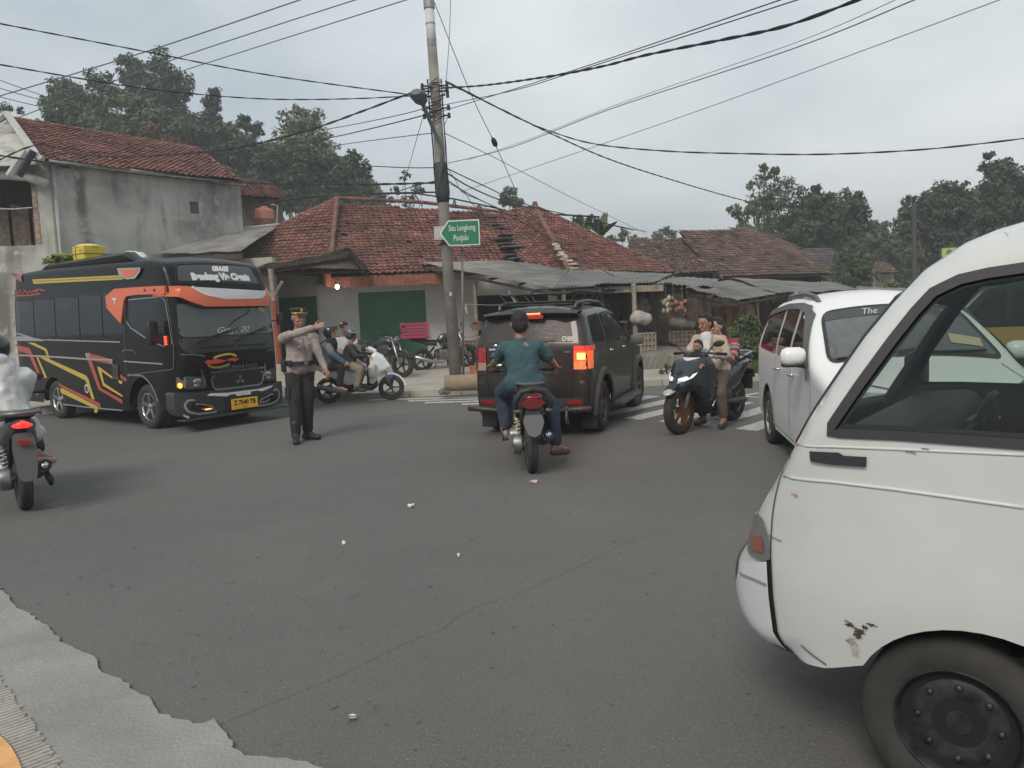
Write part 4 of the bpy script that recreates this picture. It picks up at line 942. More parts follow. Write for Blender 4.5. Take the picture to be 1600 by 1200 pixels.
# ======================= OVERHEAD CABLES =======================
cabm = mat('black cable', (.022, .023, .025), .6); cabg = mat('grey cable', (.10, .105, .11), .6)
def cable(label, pts, r, m_=cabm, twist=False, cat='cable'):
    P = [Q(*p) for p in pts]; out = []
    if len(P) == 2: P = [P[0], P[0].lerp(P[1], .5) - V((0, 0, (P[1] - P[0]).length * .006)), P[1]]
    off = lambda q: q[0] < 0 or q[0] > 1600 or q[1] < 0
    for i in range(len(P) - 1):
        p0 = P[max(i - 1, 0)]; p1 = P[i]; p2 = P[i + 1]; p3 = P[min(i + 2, len(P) - 1)]; n = max(4, int((p2 - p1).length / (.12 if twist else .6)))
        for k in range(n):
            t = k / n; out.append(.5 * ((2 * p1) + (p2 - p0) * t + (2 * p0 - 5 * p1 + 4 * p2 - p3) * t * t + (3 * p1 - p0 - 3 * p2 + p3) * t ** 3))
    out.append(P[-1]); b = MB()
    if off(pts[-1]): e_ = (out[-1] - out[-3]).normalized(); out += [out[-1] + e_ * (.12 * (i + 1)) for i in range(130)]
    if off(pts[0]): e_ = (out[0] - out[2]).normalized(); out = [out[0] + e_ * (.12 * (130 - i)) for i in range(130)] + out
    if twist:
        for ph in (0, pi): b.tube([p + V((0, r * .55 * sin(i * .9 + ph), r * .55 * cos(i * .9 + ph))) for i, p in enumerate(out)], r * .62, 5)
    else: b.tube(out, r, 5)
    tag(b.build('overhead_cable', m_), label, cat)
c = cable
c('thin black cable from the upper left edge down to the pole top', [(-60, 25, 14), (0, 37, 14.5), (224, 80, 16), (424, 118, 17), (672, 152, 18)], .014, twist=True)
c('second black cable sagging from the left edge over the tree tops to the pole', [(-60, 90, 14), (0, 101, 14.5), (176, 131, 16), (296, 146, 16.8), (424, 155, 17.4), (560, 154, 17.8), (668, 148, 18)], .014, twist=True)
c('straight power line crossing the upper left sky, lowest of three', [(-30, 159, 38), (224, 82, 36), (480, -4, 34)], .028, cabg)
c('straight power line crossing the upper left sky, middle of three', [(28, 184, 48), (268, 94, 44), (570, -5, 40)], .03, cabg)
c('straight power line crossing the upper left sky, rightmost of three', [(80, 178, 66), (297, 107, 60), (650, -5, 46)], .035, cabg)
c('short thin wire at the left edge above the gable, top one', [(-20, 118, 26), (100, 160, 30)], .014, cabg)
c('short thin wire at the left edge above the gable, middle one', [(-20, 132, 26), (92, 163, 30)], .014, cabg)
c('short thin wire at the left edge above the gable, bottom one', [(-20, 146, 26), (80, 170, 30)], .014, cabg)
c('thick twisted black cable drooping from the pole to the plaster house', [(676, 136, 17.9), (640, 146, 17.9), (568, 173, 18.2), (480, 204, 18.8), (384, 228, 19.5), (312, 238, 20), (192, 245, 20.6), (120, 240, 21), (60, 226, 21.4), (-10, 254, 21.6)], .024, twist=True)
c('black cable running along the eave of the plaster house to the pole', [(-20, 240, 20), (75, 254, 21), (220, 272, 21), (370, 285, 20.5), (560, 288, 19), (694, 285, 18)], .026, twist=True)
c('thick bundled black cable rising from the pole to the upper right', [(686, 138, 18), (760, 133, 16), (860, 119, 13.5), (940, 104, 12), (1010, 86, 10.8), (1130, 62, 9.4), (1230, 40, 8.4), (1350, -4, 7.6)], .019, twist=True)
c('thin cable above the bundled one towards the upper right', [(688, 175, 18), (905, 107, 13), (1225, -2, 9)], .008, cabm)
c('second thin cable just under the first towards the upper right', [(688, 165, 18), (800, 142, 15), (905, 110, 13), (1255, -3, 9)], .008, cabm)
c('black cable sagging far right past the tree tops', [(696, 126, 18), (740, 148, 17), (800, 180, 15.5), (860, 205, 14.5), (930, 225, 13.5), (1040, 236, 12.5), (1160, 240, 12), (1290, 241, 11.6), (1450, 233, 11), (1620, 214, 10.5)], .012, twist=True)
c('black cable running down from the pole to the trees on the right', [(696, 128, 18), (800, 179, 19), (870, 213, 21), (950, 248, 23), (1040, 278, 26), (1150, 310, 30), (1260, 336, 34), (1400, 355, 40), (1460, 358, 42)], .02, twist=True)
c('thin grey line from the upper right edge down behind the pole', [(700, 255, 24), (800, 230, 23), (955, 170, 20), (1240, 76, 16), (1440, -5, 13)], .012, cabg)
c('second thin grey line beside it from the upper right edge', [(730, 250, 24), (820, 220, 23), (960, 165, 20), (1240, 68, 16), (1410, -5, 13)], .007, cabg)
c('faint thin line crossing the sky to the top right corner', [(720, 300, 34), (800, 273, 32), (1100, 170, 26), (1575, -5, 18)], .012, cabg)
c('guy wire from the pole top with a dark insulator, running down right', [(678, 2, 18), (735, 145, 18.6), (772, 222, 19), (806, 298, 20)], .009, cabm)
b = MB(); b.tube([Q(769, 215, 18.9), Q(771, 219, 18.95), Q(774, 226, 19.02), Q(776, 229, 19.05)], [.02, .065, .065, .02], 8); tag(b.build('guy_insulator', iron, smooth=True), 'dark egg insulator in the guy wire right of the pole', 'insulator')
c('thin drop wire hanging from the top of the sky to the pole', [(704, -5, 17.6), (702, 60, 17.8), (697, 128, 18)], .007, cabm)
c('cable from pole to hill side, top of the lower left set', [(684, 160, 18), (640, 176, 18), (528, 199, 22), (450, 210, 27)], .010, cabm)
c('cable from pole to hill side, second of the lower left set', [(686, 173, 18), (640, 186, 18), (536, 211, 22), (450, 228, 27)], .014, cabm)
c('cable from pole to hill side, third of the lower left set', [(688, 207, 18), (640, 212, 18), (540, 225, 22), (440, 240, 27)], .010, cabm)
c('slack cable across the hill trees at pole mid height', [(690, 262, 18), (590, 260, 20), (400, 244, 24), (240, 232, 28)], .012, cabm)
c('slack cable from the pole towards the red water tank', [(692, 300, 18), (560, 303, 21), (450, 309, 25), (420, 318, 28)], .02, cabm)
c('service wire crossing above the ridge left of the pole', [(692, 280, 18), (640, 293, 20), (560, 320, 24)], .012, cabm)
c('guy wire leaning from the lamp down to the roof ridge left', [(660, 186, 17.8), (646, 235, 21), (628, 300, 27)], .008, cabm)
c('upper service cable fanning from the pole over the second roof', [(698, 263, 18), (760, 292, 20), (830, 322, 24), (960, 352, 30), (1010, 362, 33)], .014, cabm)
c('middle service cable fanning from the pole over the second roof', [(698, 270, 18), (740, 295, 20), (800, 318, 24), (880, 334, 29), (990, 360, 33)], .018, cabm)
c('lower service cable fanning from the pole along the roof slope', [(700, 282, 18), (730, 302, 19), (775, 325, 22), (860, 372, 23.0), (900, 398, 22.6), (960, 432, 20)], .014, cabm)
c('long thin line running down right from mid pole to the low trees', [(695, 208, 18), (780, 250, 22), (900, 312, 30), (1010, 365, 40)], .010, cabg)
c('tangled slack wire loop just right of the pole', [(699, 262, 17.9), (712, 282, 17.8), (722, 300, 17.8), (748, 312, 18.6), (790, 330, 20)], .008, cabm)
c('second tangled slack wire loop right of the pole', [(699, 285, 17.9), (725, 300, 17.8), (742, 322, 18), (770, 322, 19)], .008, cabm)
# goods and furniture in the stalls
def table(label, px, py, D, w, d, h, z0=.5):
    q = Q(px, py, D); t_ = thing('table', label, 'table', (q.x, q.y, z0)); b = MB(); b.box((0, 0, h), (w, d, .04)); b.build('table_top', woodg, t_)
    for sx in (-1, 1):
        for sy in (-1, 1): b = MB(); b.box((sx * (w / 2 - .05), sy * (d / 2 - .05), h / 2 - .01), (.05, .05, h - .02)); b.build('leg', woodd, t_)
    return t_
table('low plank table in the stall right of the utility pole', 738, 520, 21.5, 1.5, .7, .75, .17)
table('plank display table in the stall behind the SUV roof', 925, 515, 20.5, 1.8, .7, .7)
table('plank table in the dark stall behind the scooter riders', 1110, 520, 21.5, 1.6, .7, .7, .17)
def bask(label, px, py, D, r, c, seed):
    q = Q(px, py, D); t_ = thing('basket', label, 'basket', q); b = MB(); b.lathe([(0, 0), (r * .7, 0), (r, r * .7), (r * .94, r * .7), (r * .66, .02), (0, .02)], (0, 0, 0), 'z', 16); b.build('basket_body', rat, t_, smooth=40)
    rg = random.Random(seed); b = MB()
    for i in range(16): b.t = (rg.uniform(.6, 1.4),) * 3; b.ell((rg.uniform(-.6, .6) * r, rg.uniform(-.6, .6) * r, r * .65 + rg.random() * .06), (r * .22,) * 3, nu=8, nv=6)
    b.build('produce', mat('produce %d' % seed, c, .7, attr=True), t_, smooth=True, tint=True)
bask('basket of pale produce on the plank display table', 906, 507, 20.4, .26, (.30, .26, .18), 1)
bask('basket of brown produce at the right end of the display table', 944, 507, 20.4, .26, (.14, .07, .04), 2)
bask('basket of green produce on the table behind the scooter riders', 1098, 516, 21.4, .25, (.06, .09, .03), 3)
bask('basket of reddish produce on the low plank table', 748, 516, 21.4, .24, (.2, .06, .04), 4)
def hang(label, px, py, D, n, c, seed, r=.05):
    q = Q(px, py, D); t_ = thing('hanging_bunch', label, 'bunch', q); rg = random.Random(seed); b = MB()
    b.cyl((0, 0, 0), (0, 0, .35), .006, n=4); b.build('string', plasc, t_); b = MB()
    for i in range(n): b.t = (rg.uniform(.6, 1.5),) * 3; b.ell((rg.uniform(-.08, .08), rg.uniform(-.08, .08), -rg.random() * .35), (r, r, r * rg.uniform(1, 1.6)), nu=8, nv=6)
    b.build('bunch_body', mat('bunch %d' % seed, c, .8, attr=True), t_, smooth=True, tint=True)
plasc = mat('string', (.2, .19, .17), .9)
hang('brown bunch hanging under the stall roof beside the sagging sheet', 1052, 466, 19.6, 14, (.16, .10, .06), 1)
hang('pale bunch hanging left of the brown one', 1040, 464, 19.7, 12, (.32, .27, .22), 2)
hang('reddish bunch hanging at the edge of the sagging sheet', 1066, 468, 19.2, 12, (.22, .10, .07), 3)
hang('small grey bunch hanging behind the front stall post', 1006, 470, 20.4, 10, (.24, .22, .19), 4, .06)
b = MB(); q0, q1 = Q(886, 468, 24.5), Q(972, 512, 24.5)
for i in range(4): b.box((.5 * (q0.x + q1.x), 24.6, q1.z + (q0.z - q1.z) * i / 3), (q1.x - q0.x, .3, .03))
for x in (q0.x, .5 * (q0.x + q1.x), q1.x): b.box((x, 24.6, .5 * (q0.z + .5)), (.05, .3, q0.z - .5))
sh_ = tag(b.build('shelf', woodd), 'dark wooden shelf at the back of the stall behind the SUV', 'shelf')
rg = random.Random(21)
for i in range(22):
    lv = i % 3; x = q0.x + .12 + (q1.x - q0.x - .24) * rg.random(); z = q1.z + (q0.z - q1.z) * lv / 3 + .015; h_ = rg.uniform(.12, .24); c = rg.choice(((.3, .25, .18), (.22, .06, .05), (.06, .1, .14), (.4, .38, .34), (.3, .24, .06)))
    b = MB(); b.lathe([(0, 0), (.05, 0), (.055, h_ * .6), (.03, h_ * .8), (.03, h_), (0, h_)], (x, 24.6, z), 'z', 10); tag(b.build('jar', mat('jar %s' % str(c), c, .4), smooth=40), 'small container standing on the dark shelf behind the SUV', 'jar', 'containers on the stall shelf')
# ======================= VEHICLES =======================
def paint(name, c, rough=.28, coat=.8, **k): return mat(name, c, rough, coat=coat, **k)
blk = mat('black rubber', (.018, .018, .018), .85, bump=.2, bscale=60)
tyre_m = mat('tyre rubber', (.028, .027, .026), .9, c2=(.05, .047, .043), vscale=5)
plas = mat('black plastic', (.022, .022, .023), .5)
gplas = mat('grey plastic', (.10, .10, .10), .6)
chrome = mat('chrome', (.62, .62, .62), .18, 1.)
alu = mat('cast aluminium', (.42, .42, .41), .38, .9)
dglass = mat('dark tinted glass', (.010, .011, .012), .06, ior=1.42)
seam = mat('panel gap', (.008, .008, .008), .9)
under = mat('underbody', (.012, .012, .012), .95)
lampc = mat('clear lamp', (.45, .47, .47), .12, .5, var=.3, vscale=18)
redl = mat('red lamp', (.30, .012, .015), .2, coat=.8)
redon = mat('lit red lamp', (.7, .03, .02), .3, emit=(1, .06, .03), es=2.2)
oron = mat('lit orange lamp', (.8, .25, .05), .3, emit=(1, .30, .05), es=1.6)
class Shell:
    def __init__(s, path, W, r, crown=.04):
        s.path = dens(path, .04, False); s.A = np.array(s.path); s.W = W; s.r = r; s.crown = crown
        d = np.diff(s.A, axis=0); s.len = np.concatenate([[0], np.cumsum(np.hypot(d[:, 0], d[:, 1]))]); s.T = s.len[-1]
        n = []
        for i in range(len(s.A)):
            a = s.A[max(0, i - 2)]; b = s.A[min(len(s.A) - 1, i + 2)]; q = b - a; q /= np.hypot(*q) + 1e-9; n.append((-q[1], q[0]))
        s.N = np.array(n)
    def dist(s, x, z): return float(segdist([(x, z)], s.path, False)[0])
    def side(s, sg=1, off=0.):
        def f(x, z):
            d = s.dist(x, z); r = s.r; y = s.W(x, z)
            if d < r: y -= r - sqrt(max(0, r * r - (r - d) ** 2))
            return (x, sg * (y + off), z)
        return f
    def sp(s, t, v, off=0.):
        """t arclength from rear bottom over the roof to the front bottom; v in -1..1"""
        x, z = np.interp(t, s.len, s.A[:, 0]), np.interp(t, s.len, s.A[:, 1]); nx, nz = np.interp(t, s.len, s.N[:, 0]), np.interp(t, s.len, s.N[:, 1])
        w = s.W(x, z) - s.r; c = s.crown(x, z) if callable(s.crown) else s.crown; k = c * (1 - v * v) + off
        return (x + nx * k, v * w, z + nz * k)
    def end(s, front=True, off=0.):
        """map (y,z) onto the front (or rear) face"""
        h = s.T * .5; m_ = [i for i in range(len(s.A)) if (s.A[i, 0] > (s.A[:, 0].max() + s.A[:, 0].min()) / 2) == front]
        m_ = sorted(m_, key=lambda i: s.A[i, 1]); zs = [s.A[i, 1] for i in m_]; xs_ = [s.A[i, 0] for i in m_]; sg = 1 if front else -1
        nxs = [s.N[i, 0] for i in m_]; nzs = [s.N[i, 1] for i in m_]
        def f(y, z):
            x = float(np.interp(z, zs, xs_)); nx = float(np.interp(z, zs, nxs)); nz = float(np.interp(z, zs, nzs)); w = s.W(x, z); v = abs(y); c = s.crown(x, z) if callable(s.crown) else s.crown
            if v < w - s.r: q = c * (1 - (v / (w - s.r)) ** 2)
            else: e = min(1, (v - (w - s.r)) / s.r); q = -(s.r - sqrt(max(0, s.r ** 2 * (1 - e * e))))
            return (x + nx * (q + off), y, z + nz * (q + off))
        return f
    def build(s, cut, parent, mt, holes=(), name='body', step=.07, nv=14, holes_r=None, spine_skip=(), split=False):
        b = MB()
        ex = [tuple(s.A[i] - s.N[i] * s.r * q) for q in (.13, .32, .58, .9, 1.2) for i in range(len(s.A))]; kw = dict(extra=ex, near=(s.path, s.r * 1.35))
        panel(b, cut, s.side(1), holes, step, **kw); panel(b, cut, s.side(-1), holes if holes_r is None else holes_r, step, flip=True, **kw)
        ts = s.len; vs = []; fs = []
        for t in ts:
            for j in range(nv + 1): vs.append(s.sp(t, -1 + 2 * j / nv))
        for i in range(len(ts) - 1):
            tm = (ts[i] + ts[i + 1]) / 2
            for j in range(nv):
                vm = abs(-1 + 2 * (j + .5) / nv)
                if any(a < tm < c and vm < w_ for a, c, w_ in spine_skip): continue
                k = i * (nv + 1) + j; fs.append((k, k + 1, k + nv + 2, k + nv + 1))
        b.add(vs, fs)
        o = b.build(name, mt, parent, smooth=50)
        return o
    def t_at(s, x, z): return float(s.len[np.argmin((s.A[:, 0] - x) ** 2 + (s.A[:, 1] - z) ** 2)])
def mirror_name(): pass
def wheel(parent, x, y, R, w, rr, style='alloy', rm=alu, sg=1, steer=0., name='wheel', rimw=.8, cam=None):
    M = Matrix.Translation((x, y, R)) @ Matrix.Rotation(steer, 4, 'Z')
    hr_ = rr * (.95 if style in ('alloy', 'five', 'steel') and w > .14 else .22)
    b = MB(M); b.lathe([(.02, -w * .3), (hr_, -w * .3), (hr_, w * .18 * sg), (.02, w * .18 * sg)], (0, 0, 0), 'y', 28)
    hub = b.build(name, under, parent, smooth=40)
    b = MB(M); h = w / 2; e = R - rr
    prof = [(rr, -h * .82), (rr + e * .25, -h * .98), (rr + e * .6, -h), (R - e * .12, -h * .86), (R, -h * .62), (R, -h * .2), (R - .006, -h * .17), (R - .006, -h * .12), (R, -h * .1), (R, h * .1), (R - .006, h * .12), (R - .006, h * .17), (R, h * .2), (R, h * .62), (R - e * .12, h * .86), (rr + e * .6, h), (rr + e * .25, h * .98), (rr, h * .82)]
    b.lathe(prof, (0, 0, 0), 'y', 48); b.build('tyre', tyre_m, hub, smooth=50)
    b = MB(M); o = h * .8 * sg
    b.lathe([(rr * 1.03, o), (rr * 1.03, o * 1.02), (rr * .97, o * 1.04), (rr * .93, o * .9), (rr * .9, o * .3), (rr * .9, -o)], (0, 0, 0), 'y', 48)
    n = {'alloy': 6, 'five': 5, 'steel': 10, 'thin': 6, 'wire': 16, 'y5': 5}[style]
    def spoke(a, w0, w1, r0, r1, y0, y1, th):
        c, s_ = cos(a), sin(a); vs = []
        for r_, ww, yy in ((r0, w0, y0), (r1, w1, y1)):
            for q in (-1, 1):
                for d_ in (0, -th * sg): vs.append((c * r_ - s_ * q * ww, yy + d_, s_ * r_ + c * q * ww))
        b.add(vs, [(0, 1, 3, 2), (4, 6, 7, 5), (0, 4, 5, 1), (2, 3, 7, 6), (0, 2, 6, 4), (1, 5, 7, 3)])
    if style in ('alloy', 'five'):
        for i in range(n): spoke(2 * pi * i / n + .3, rr * .17, rr * .13, rr * .12, rr * .95, o * .75, o * .97, w * .12)
        b.lathe([(0, o * .9), (rr * .16, o * .88), (rr * .24, o * .7), (rr * .24, 0)], (0, 0, 0), 'y', 20)
    elif style == 'steel':
        b.lathe([(0, o * .5), (rr * .2, o * .5), (rr * .24, o * .3), (rr * .55, o * .55), (rr * .72, o * .5), (rr * .92, o * .2)], (0, 0, 0), 'y', 36)
        for i in range(8): a = i * pi / 4; b.ell((cos(a) * rr * .63, o * .53, sin(a) * rr * .63), (rr * .07, .012, rr * .07), nu=8, nv=5)
    else:
        ww = {'thin': .05, 'wire': .012, 'y5': .07}[style]
        for i in range(n): spoke(2 * pi * i / n, rr * ww * 1.3, rr * ww, rr * .1, rr * .95, o * .35, o * .3, w * .22)
        b.lathe([(0, o * .8), (rr * .16, o * .8), (rr * .18, o * .3), (rr * .18, -o * .8), (0, -o * .8)], (0, 0, 0), 'y', 20)
    b.build('rim', rm, hub, smooth=40)
    return hub
def liner(parent, x, z, R, W, dep=.3, name='wheel_arch_liner'):
    b = MB()
    for sg in (-1, 1): b.lathe([(R, sg * (W - .01)), (R * 1.01, sg * (W - dep)), (0, sg * (W - dep))], (x, 0, z), 'y', 28, -.05, pi + .05)
    return b
def planemap(o, hd, off, ox=0., oy=0., k=1.):
    """photo pixels (crop origin/scale) -> (x,z) on a car's side plane at lateral offset off"""
    h = V((cos(hd), sin(hd))); l = V((-h.y, h.x)); q = V((o[0], o[1])) + l * off
    def f(cx, cy):
        r = ray(ox + cx / k, oy + cy / k); t = q.dot(l) / (V((r.x, r.y)).dot(l)); p = CAM + r * t
        return ((V((p.x, p.y)) - V((o[0], o[1]))).dot(h), p.z)
    return f
def itermap(o, hd, W, sg, ox=0., oy=0., k=1.):
    def f(cx, cy):
        off = sg * W(0, 1.)
        for _ in range(4): x, z = planemap(o, hd, off, ox, oy, k)(cx, cy); off = sg * W(x, z)
        return (x, z)
    return f
def facemap(o, hd, off, ox=0., oy=0., k=1.):
    h = V((cos(hd), sin(hd))); l = V((-h.y, h.x)); q = V((o[0], o[1])) + h * off
    def f(cx, cy):
        r = ray(ox + cx / k, oy + cy / k); t = q.dot(h) / (V((r.x, r.y)).dot(h)); p = CAM + r * t
        return ((V((p.x, p.y)) - V((o[0], o[1]))).dot(l), p.z)
    return f
# ---------------------------------------------------------------- MICROBUS
BO = (-5.195, 12.58); BH = RAD(-36.77)
bus = thing('microbus', 'black microbus with orange windscreen visor and red and yellow zigzag stripes at the left', 'microbus', (BO[0], BO[1], 0), BH)
bblk = paint('bus black', (.007, .007, .0075), .3, coat=.0, spec=.3)
bor = paint('bus orange', (.62, .135, .06), .35, .3); byl = mat('decal yellow', (.50, .37, .06), .35); brd = mat('decal red', (.38, .075, .05), .35); bwh = mat('decal white', (.62, .62, .62), .35); bsil = mat('bus silver', (.42, .43, .44), .3, .5)
def Wb(x, z):
    w = .90 - .05 * sm((z - 1.5) / 1.2)
    if x > .55: w -= .06 * ((x - .55) / .5) ** 2
    if x < -4.2: w -= .05 * ((-4.2 - x) / .4) ** 2
    return w
pb = rnd([(-4.55, .28), (-4.62, .9), (-4.60, 2.1), (-4.42, 2.62), (-4.1, 2.66), (-3.0, 2.68), (.40, 2.60), (.80, 2.50), (.94, 2.16), (.98, 1.92), (1.06, 1.40), (1.08, .95), (1.06, .60), (1.0, .32)], [.03, .1, .1, .12, .1, .3, .4, .12, .08, .05, .06, .05, .05, .05])
SB = Shell(pb, Wb, .09, .05)
ca = arc(0.05, .33, .47, 0, 180, 14, .48); cr_ = arc(-3.05, .33, .44, 0, 180, 14, .42)
cut = [p for p in pb] + [(.6, .32), (.52, .33)] + ca[1:-1] + [(-.42, .33), (-.44, .27), (-2.58, .27), (-2.60, .33)] + cr_[1:-1] + [(-3.5, .33), (-3.52, .28)]
SB.build(cut, bus, bblk)
b = MB(); b.box((-1.8, 0, .55), (5.2, 1.2, .5)); 
b.build('chassis', under, bus)
liner(bus, .05, .33, .47, .88).build('front_wheel_housing', under, bus); liner(bus, -3.05, .33, .44, .9).build('rear_wheel_housing', under, bus)
for sg in (-1, 1):
    wheel(bus, .07, sg * .77, .345, .2, .215, 'five', chrome, sg); wheel(bus, -3.05, sg * .77, .345, .2, .215, 'five', chrome, sg)
S = itermap(BO, BH, Wb, -1, 0, 340, 3.3333); f_ = facemap(BO, BH, 1.04, 250, 400, 7.5); f5 = facemap(BO, BH, 1.04, 250, 530, 8.)
R_ = SB.side(-1, .004); R2 = SB.side(-1, .008)
def sp_(name, poly, m_, off=.004, parent=bus, both=False, holes=(), step=.08):
    if both: b = MB(); panel(b, poly, SB.side(1, off), holes, step); b.build(name, m_, parent, smooth=True)
    b = MB(); panel(b, poly, SB.side(-1, off), holes, step)
    return b.build(name, m_, parent, smooth=True)
def spx(name, pts, m_, off=.004, parent=bus, both=False): return sp_(name, [S(*p) for p in pts], m_, off, parent, both)
# long side window band split by pillars
z0w, z1w = 1.44, 2.06
xw = [-4.40, -3.60, -2.75, -1.85, -1.05, -.36]
for i in range(5):
    pl_ = rnd([(xw[i] + .02, z0w), (xw[i + 1] - .02, z0w), (xw[i + 1] - .02, z1w + .05), (xw[i] + .02, z1w + .09)], .04)
    wn = sp_('side_window', pl_, dglass, .005, both=True)
    if i < 4:
        b = MB(); c_ = (xw[i] + xw[i + 1]) / 2
        ribbon(b, [(c_ - .18, 1.95), (c_ - .18, 2.0), (c_ + .12, 2.0), (c_ + .12, 1.95)], .010, SB.side(-1, .010)); b.build('vent_frame', gplas, wn)
dw = [S(*p) for p in ((672, 432), (700, 425), (845, 418), (866, 445), (880, 530), (897, 655), (850, 668), (780, 634), (712, 596), (684, 568), (672, 520))]
sp_('door_window', rnd(dw, .03), dglass, .006, both=True)
b = MB(); dr = [S(*p) for p in ((655, 412), (850, 402), (872, 420), (893, 540), (905, 655), (908, 700), (905, 790), (820, 800), (700, 815), (665, 830), (652, 760), (652, 560), (655, 430))]
ribbon(b, rnd(dr, .05), .014, R2, closed=True); b.build('door_seam', gplas, bus)
b = MB(); ribbon(b, rnd([S(*p) for p in ((668, 428), (840, 412), (862, 432), (880, 530), (900, 660))], .03), .012, R2); ribbon(b, [S(*p) for p in ((660, 540), (684, 575), (780, 640), (860, 672))], .018, R2); b.build('window_trim', bsil, bus)
# moulding lines
b = MB(); ribbon(b, [S(*p) for p in ((238, 636), (420, 642), (628, 648))], .02, R2); b.build('beltline_trim', bsil, bus)
b = MB(); ribbon(b, [S(*p) for p in ((78, 712), (240, 722), (450, 736), (590, 742))], .03, SB.side(-1, .012)); ribbon(b, [S(*p) for p in ((648, 748), (760, 756), (850, 762))], .02, SB.side(-1, .012)); b.build('side_moulding', bsil, bus)
b = MB(); ribbon(b, [S(*p) for p in ((330, 972), (480, 990), (640, 1004))], .02, R2); b.build('skirt_trim', bsil, bus)
b = MB(); ribbon(b, rnd([S(*p) for p in ((665, 818), (740, 822), (775, 850), (800, 890), (826, 960))], .05), .03, R2); b.build('arch_trim', mat('worn silver trim', (.25, .25, .26), .4, .5), bus)
spx('swoosh_trim', ((57, 540), (62, 545), (75, 590), (130, 610), (175, 625), (240, 637), (230, 643), (140, 642), (58, 636), (62, 620), (100, 618), (135, 618), (80, 600), (60, 570)), bsil, .01)
# decals
dec = []
def D(nm, m_, *polys):
    b = MB()
    for q in polys: panel(b, [S(*p) for p in q], SB.side(-1, .006), (), .12)
    o = b.build(nm, m_, bus, smooth=True); return o
D('yellow_stripe', byl, ((143, 650), (180, 652), (245, 683), (262, 738), (450, 822), (462, 840), (495, 948), (480, 945), (448, 848), (240, 745), (212, 730), (200, 726), (248, 835), (235, 835), (192, 728), (188, 722), (250, 728), (235, 692)),)
D('yellow_stripe', byl, ((508, 776), (520, 778), (588, 828), (586, 838), (530, 800), (545, 862), (640, 925), (640, 935), (538, 875)), ((618, 846), (640, 852), (636, 868), (622, 862)))
D('yellow_stripe', byl, ((316, 893), (325, 888), (512, 985), (508, 1016), (492, 1014), (494, 994), (318, 912)))
D('yellow_stripe', byl, ((120, 808), (180, 845), (186, 862), (120, 824)), ((152, 886), (200, 912), (200, 924), (152, 900)))
D('red_stripe', brd, ((75, 654), (158, 680), (215, 822), (240, 834), (208, 840), (150, 710), (90, 690)))
D('red_stripe', brd, ((450, 702), (585, 738), (588, 765), (480, 744), (528, 888), (638, 948), (640, 970), (515, 895), (456, 738)), ((628, 815), (664, 842), (655, 855), (630, 835)))
D('red_stripe', brd, ((305, 862), (520, 965), (532, 1000), (515, 985), (318, 882)))
D('white_highlight', bwh, ((446, 708), (470, 704), (472, 728), (456, 738)), ((548, 736), (584, 742), (586, 756), (552, 748)))  # white decal patches at the ends of the red stripe
b = MB(); vs, fs = [], []
cx_, cy_ = S(455, 891); rr_ = .075
panel(b, arc(cx_, cy_, rr_, 0, 345, 18), SB.side(-1, .012), (), .1); o_ = b.build('round_sticker', bwh, bus)
b = MB(); panel(b, arc(cx_, cy_, rr_ * .72, 0, 345, 18), SB.side(-1, .016), (), .1); panel(b, [(cx_ - .03, cy_ - .02), (cx_ + .03, cy_ - .02), (cx_ + .03, cy_ + .02), (cx_ - .03, cy_ + .02)], SB.side(-1, .02)); b.build('sticker_face', gplas, o_)
spx('vent', ((587, 765), (618, 768), (620, 842), (592, 838)), gplas, .012)
b = MB()
for i in range(7): ribbon(b, [S(588 + i * .5, 774 + i * 9), S(619, 777 + i * 9)], .012, SB.side(-1, .016))
b.build('vent_slat', seam, bus)
b = MB(); ribbon(b, [S(398, 862), S(398, 892)], .008, R2); ribbon(b, [S(*p) for p in ((640, 700), (652, 690), (700, 690), (712, 712))], .02, SB.side(-1, .02)); b.build('handle_recess', gplas, bus)
# upper stripe and lamps
D('upper_yellow_stripe', byl, ((170, 322), (640, 300), (650, 316), (640, 322), (176, 345)))
b = MB(); ribbon(b, [S(178, 332), S(640, 310)], .012, SB.side(-1, .010)); b.build('stripe_shadow_line', mat('dull gold', (.25, .18, .04), .4), bus)  # darker gold line along the middle of the yellow stripe
o_ = spx('marker_lamp_frame', ((618, 264), (742, 260), (738, 284), (712, 318), (668, 322), (630, 300)), bsil, .03)
b = MB(); panel(b, [S(*p) for p in ((630, 272), (734, 268), (702, 308), (662, 310))], SB.side(-1, .034), (), .1); b.build('marker_lens', bor, o_)
spx('rear_marker_lamp', ((60, 290), (112, 292), (122, 338), (105, 328)), mat('pink red lens', (.3, .05, .08), .25), .02)
b = MB()
for p in (((70, 405), (85, 372), (95, 400), (110, 378), (112, 404)), ((120, 400), (135, 378), (150, 402), (155, 380), (178, 398)), ((170, 384), (205, 374), (236, 380)), ((68, 408), (150, 406), (215, 396)), ((185, 398), (190, 378), (205, 398))):
    ribbon(b, rnd([S(*q) for q in p], .02), .022, R2)
b.build('script_lettering', brd, bus)
# roof rail box along the roof edge
b = MB(); vs = []; n = 24
for i in range(n + 1):
    x = -3.45 + 3.3 * i / n
    for y, z in ((-.76, .0), (-.80, .10), (-.72, .15), (-.60, .15), (-.56, .02)): vs.append((x, y, 2.62 + z * sm(min(i, n - i) / 2.)))
b.add(vs, [(i * 5 + j, i * 5 + j + 1, i * 5 + j + 6, i * 5 + j + 5) for i in range(n) for j in range(4)]); b.build('roof_spoiler', bblk, bus, smooth=40)
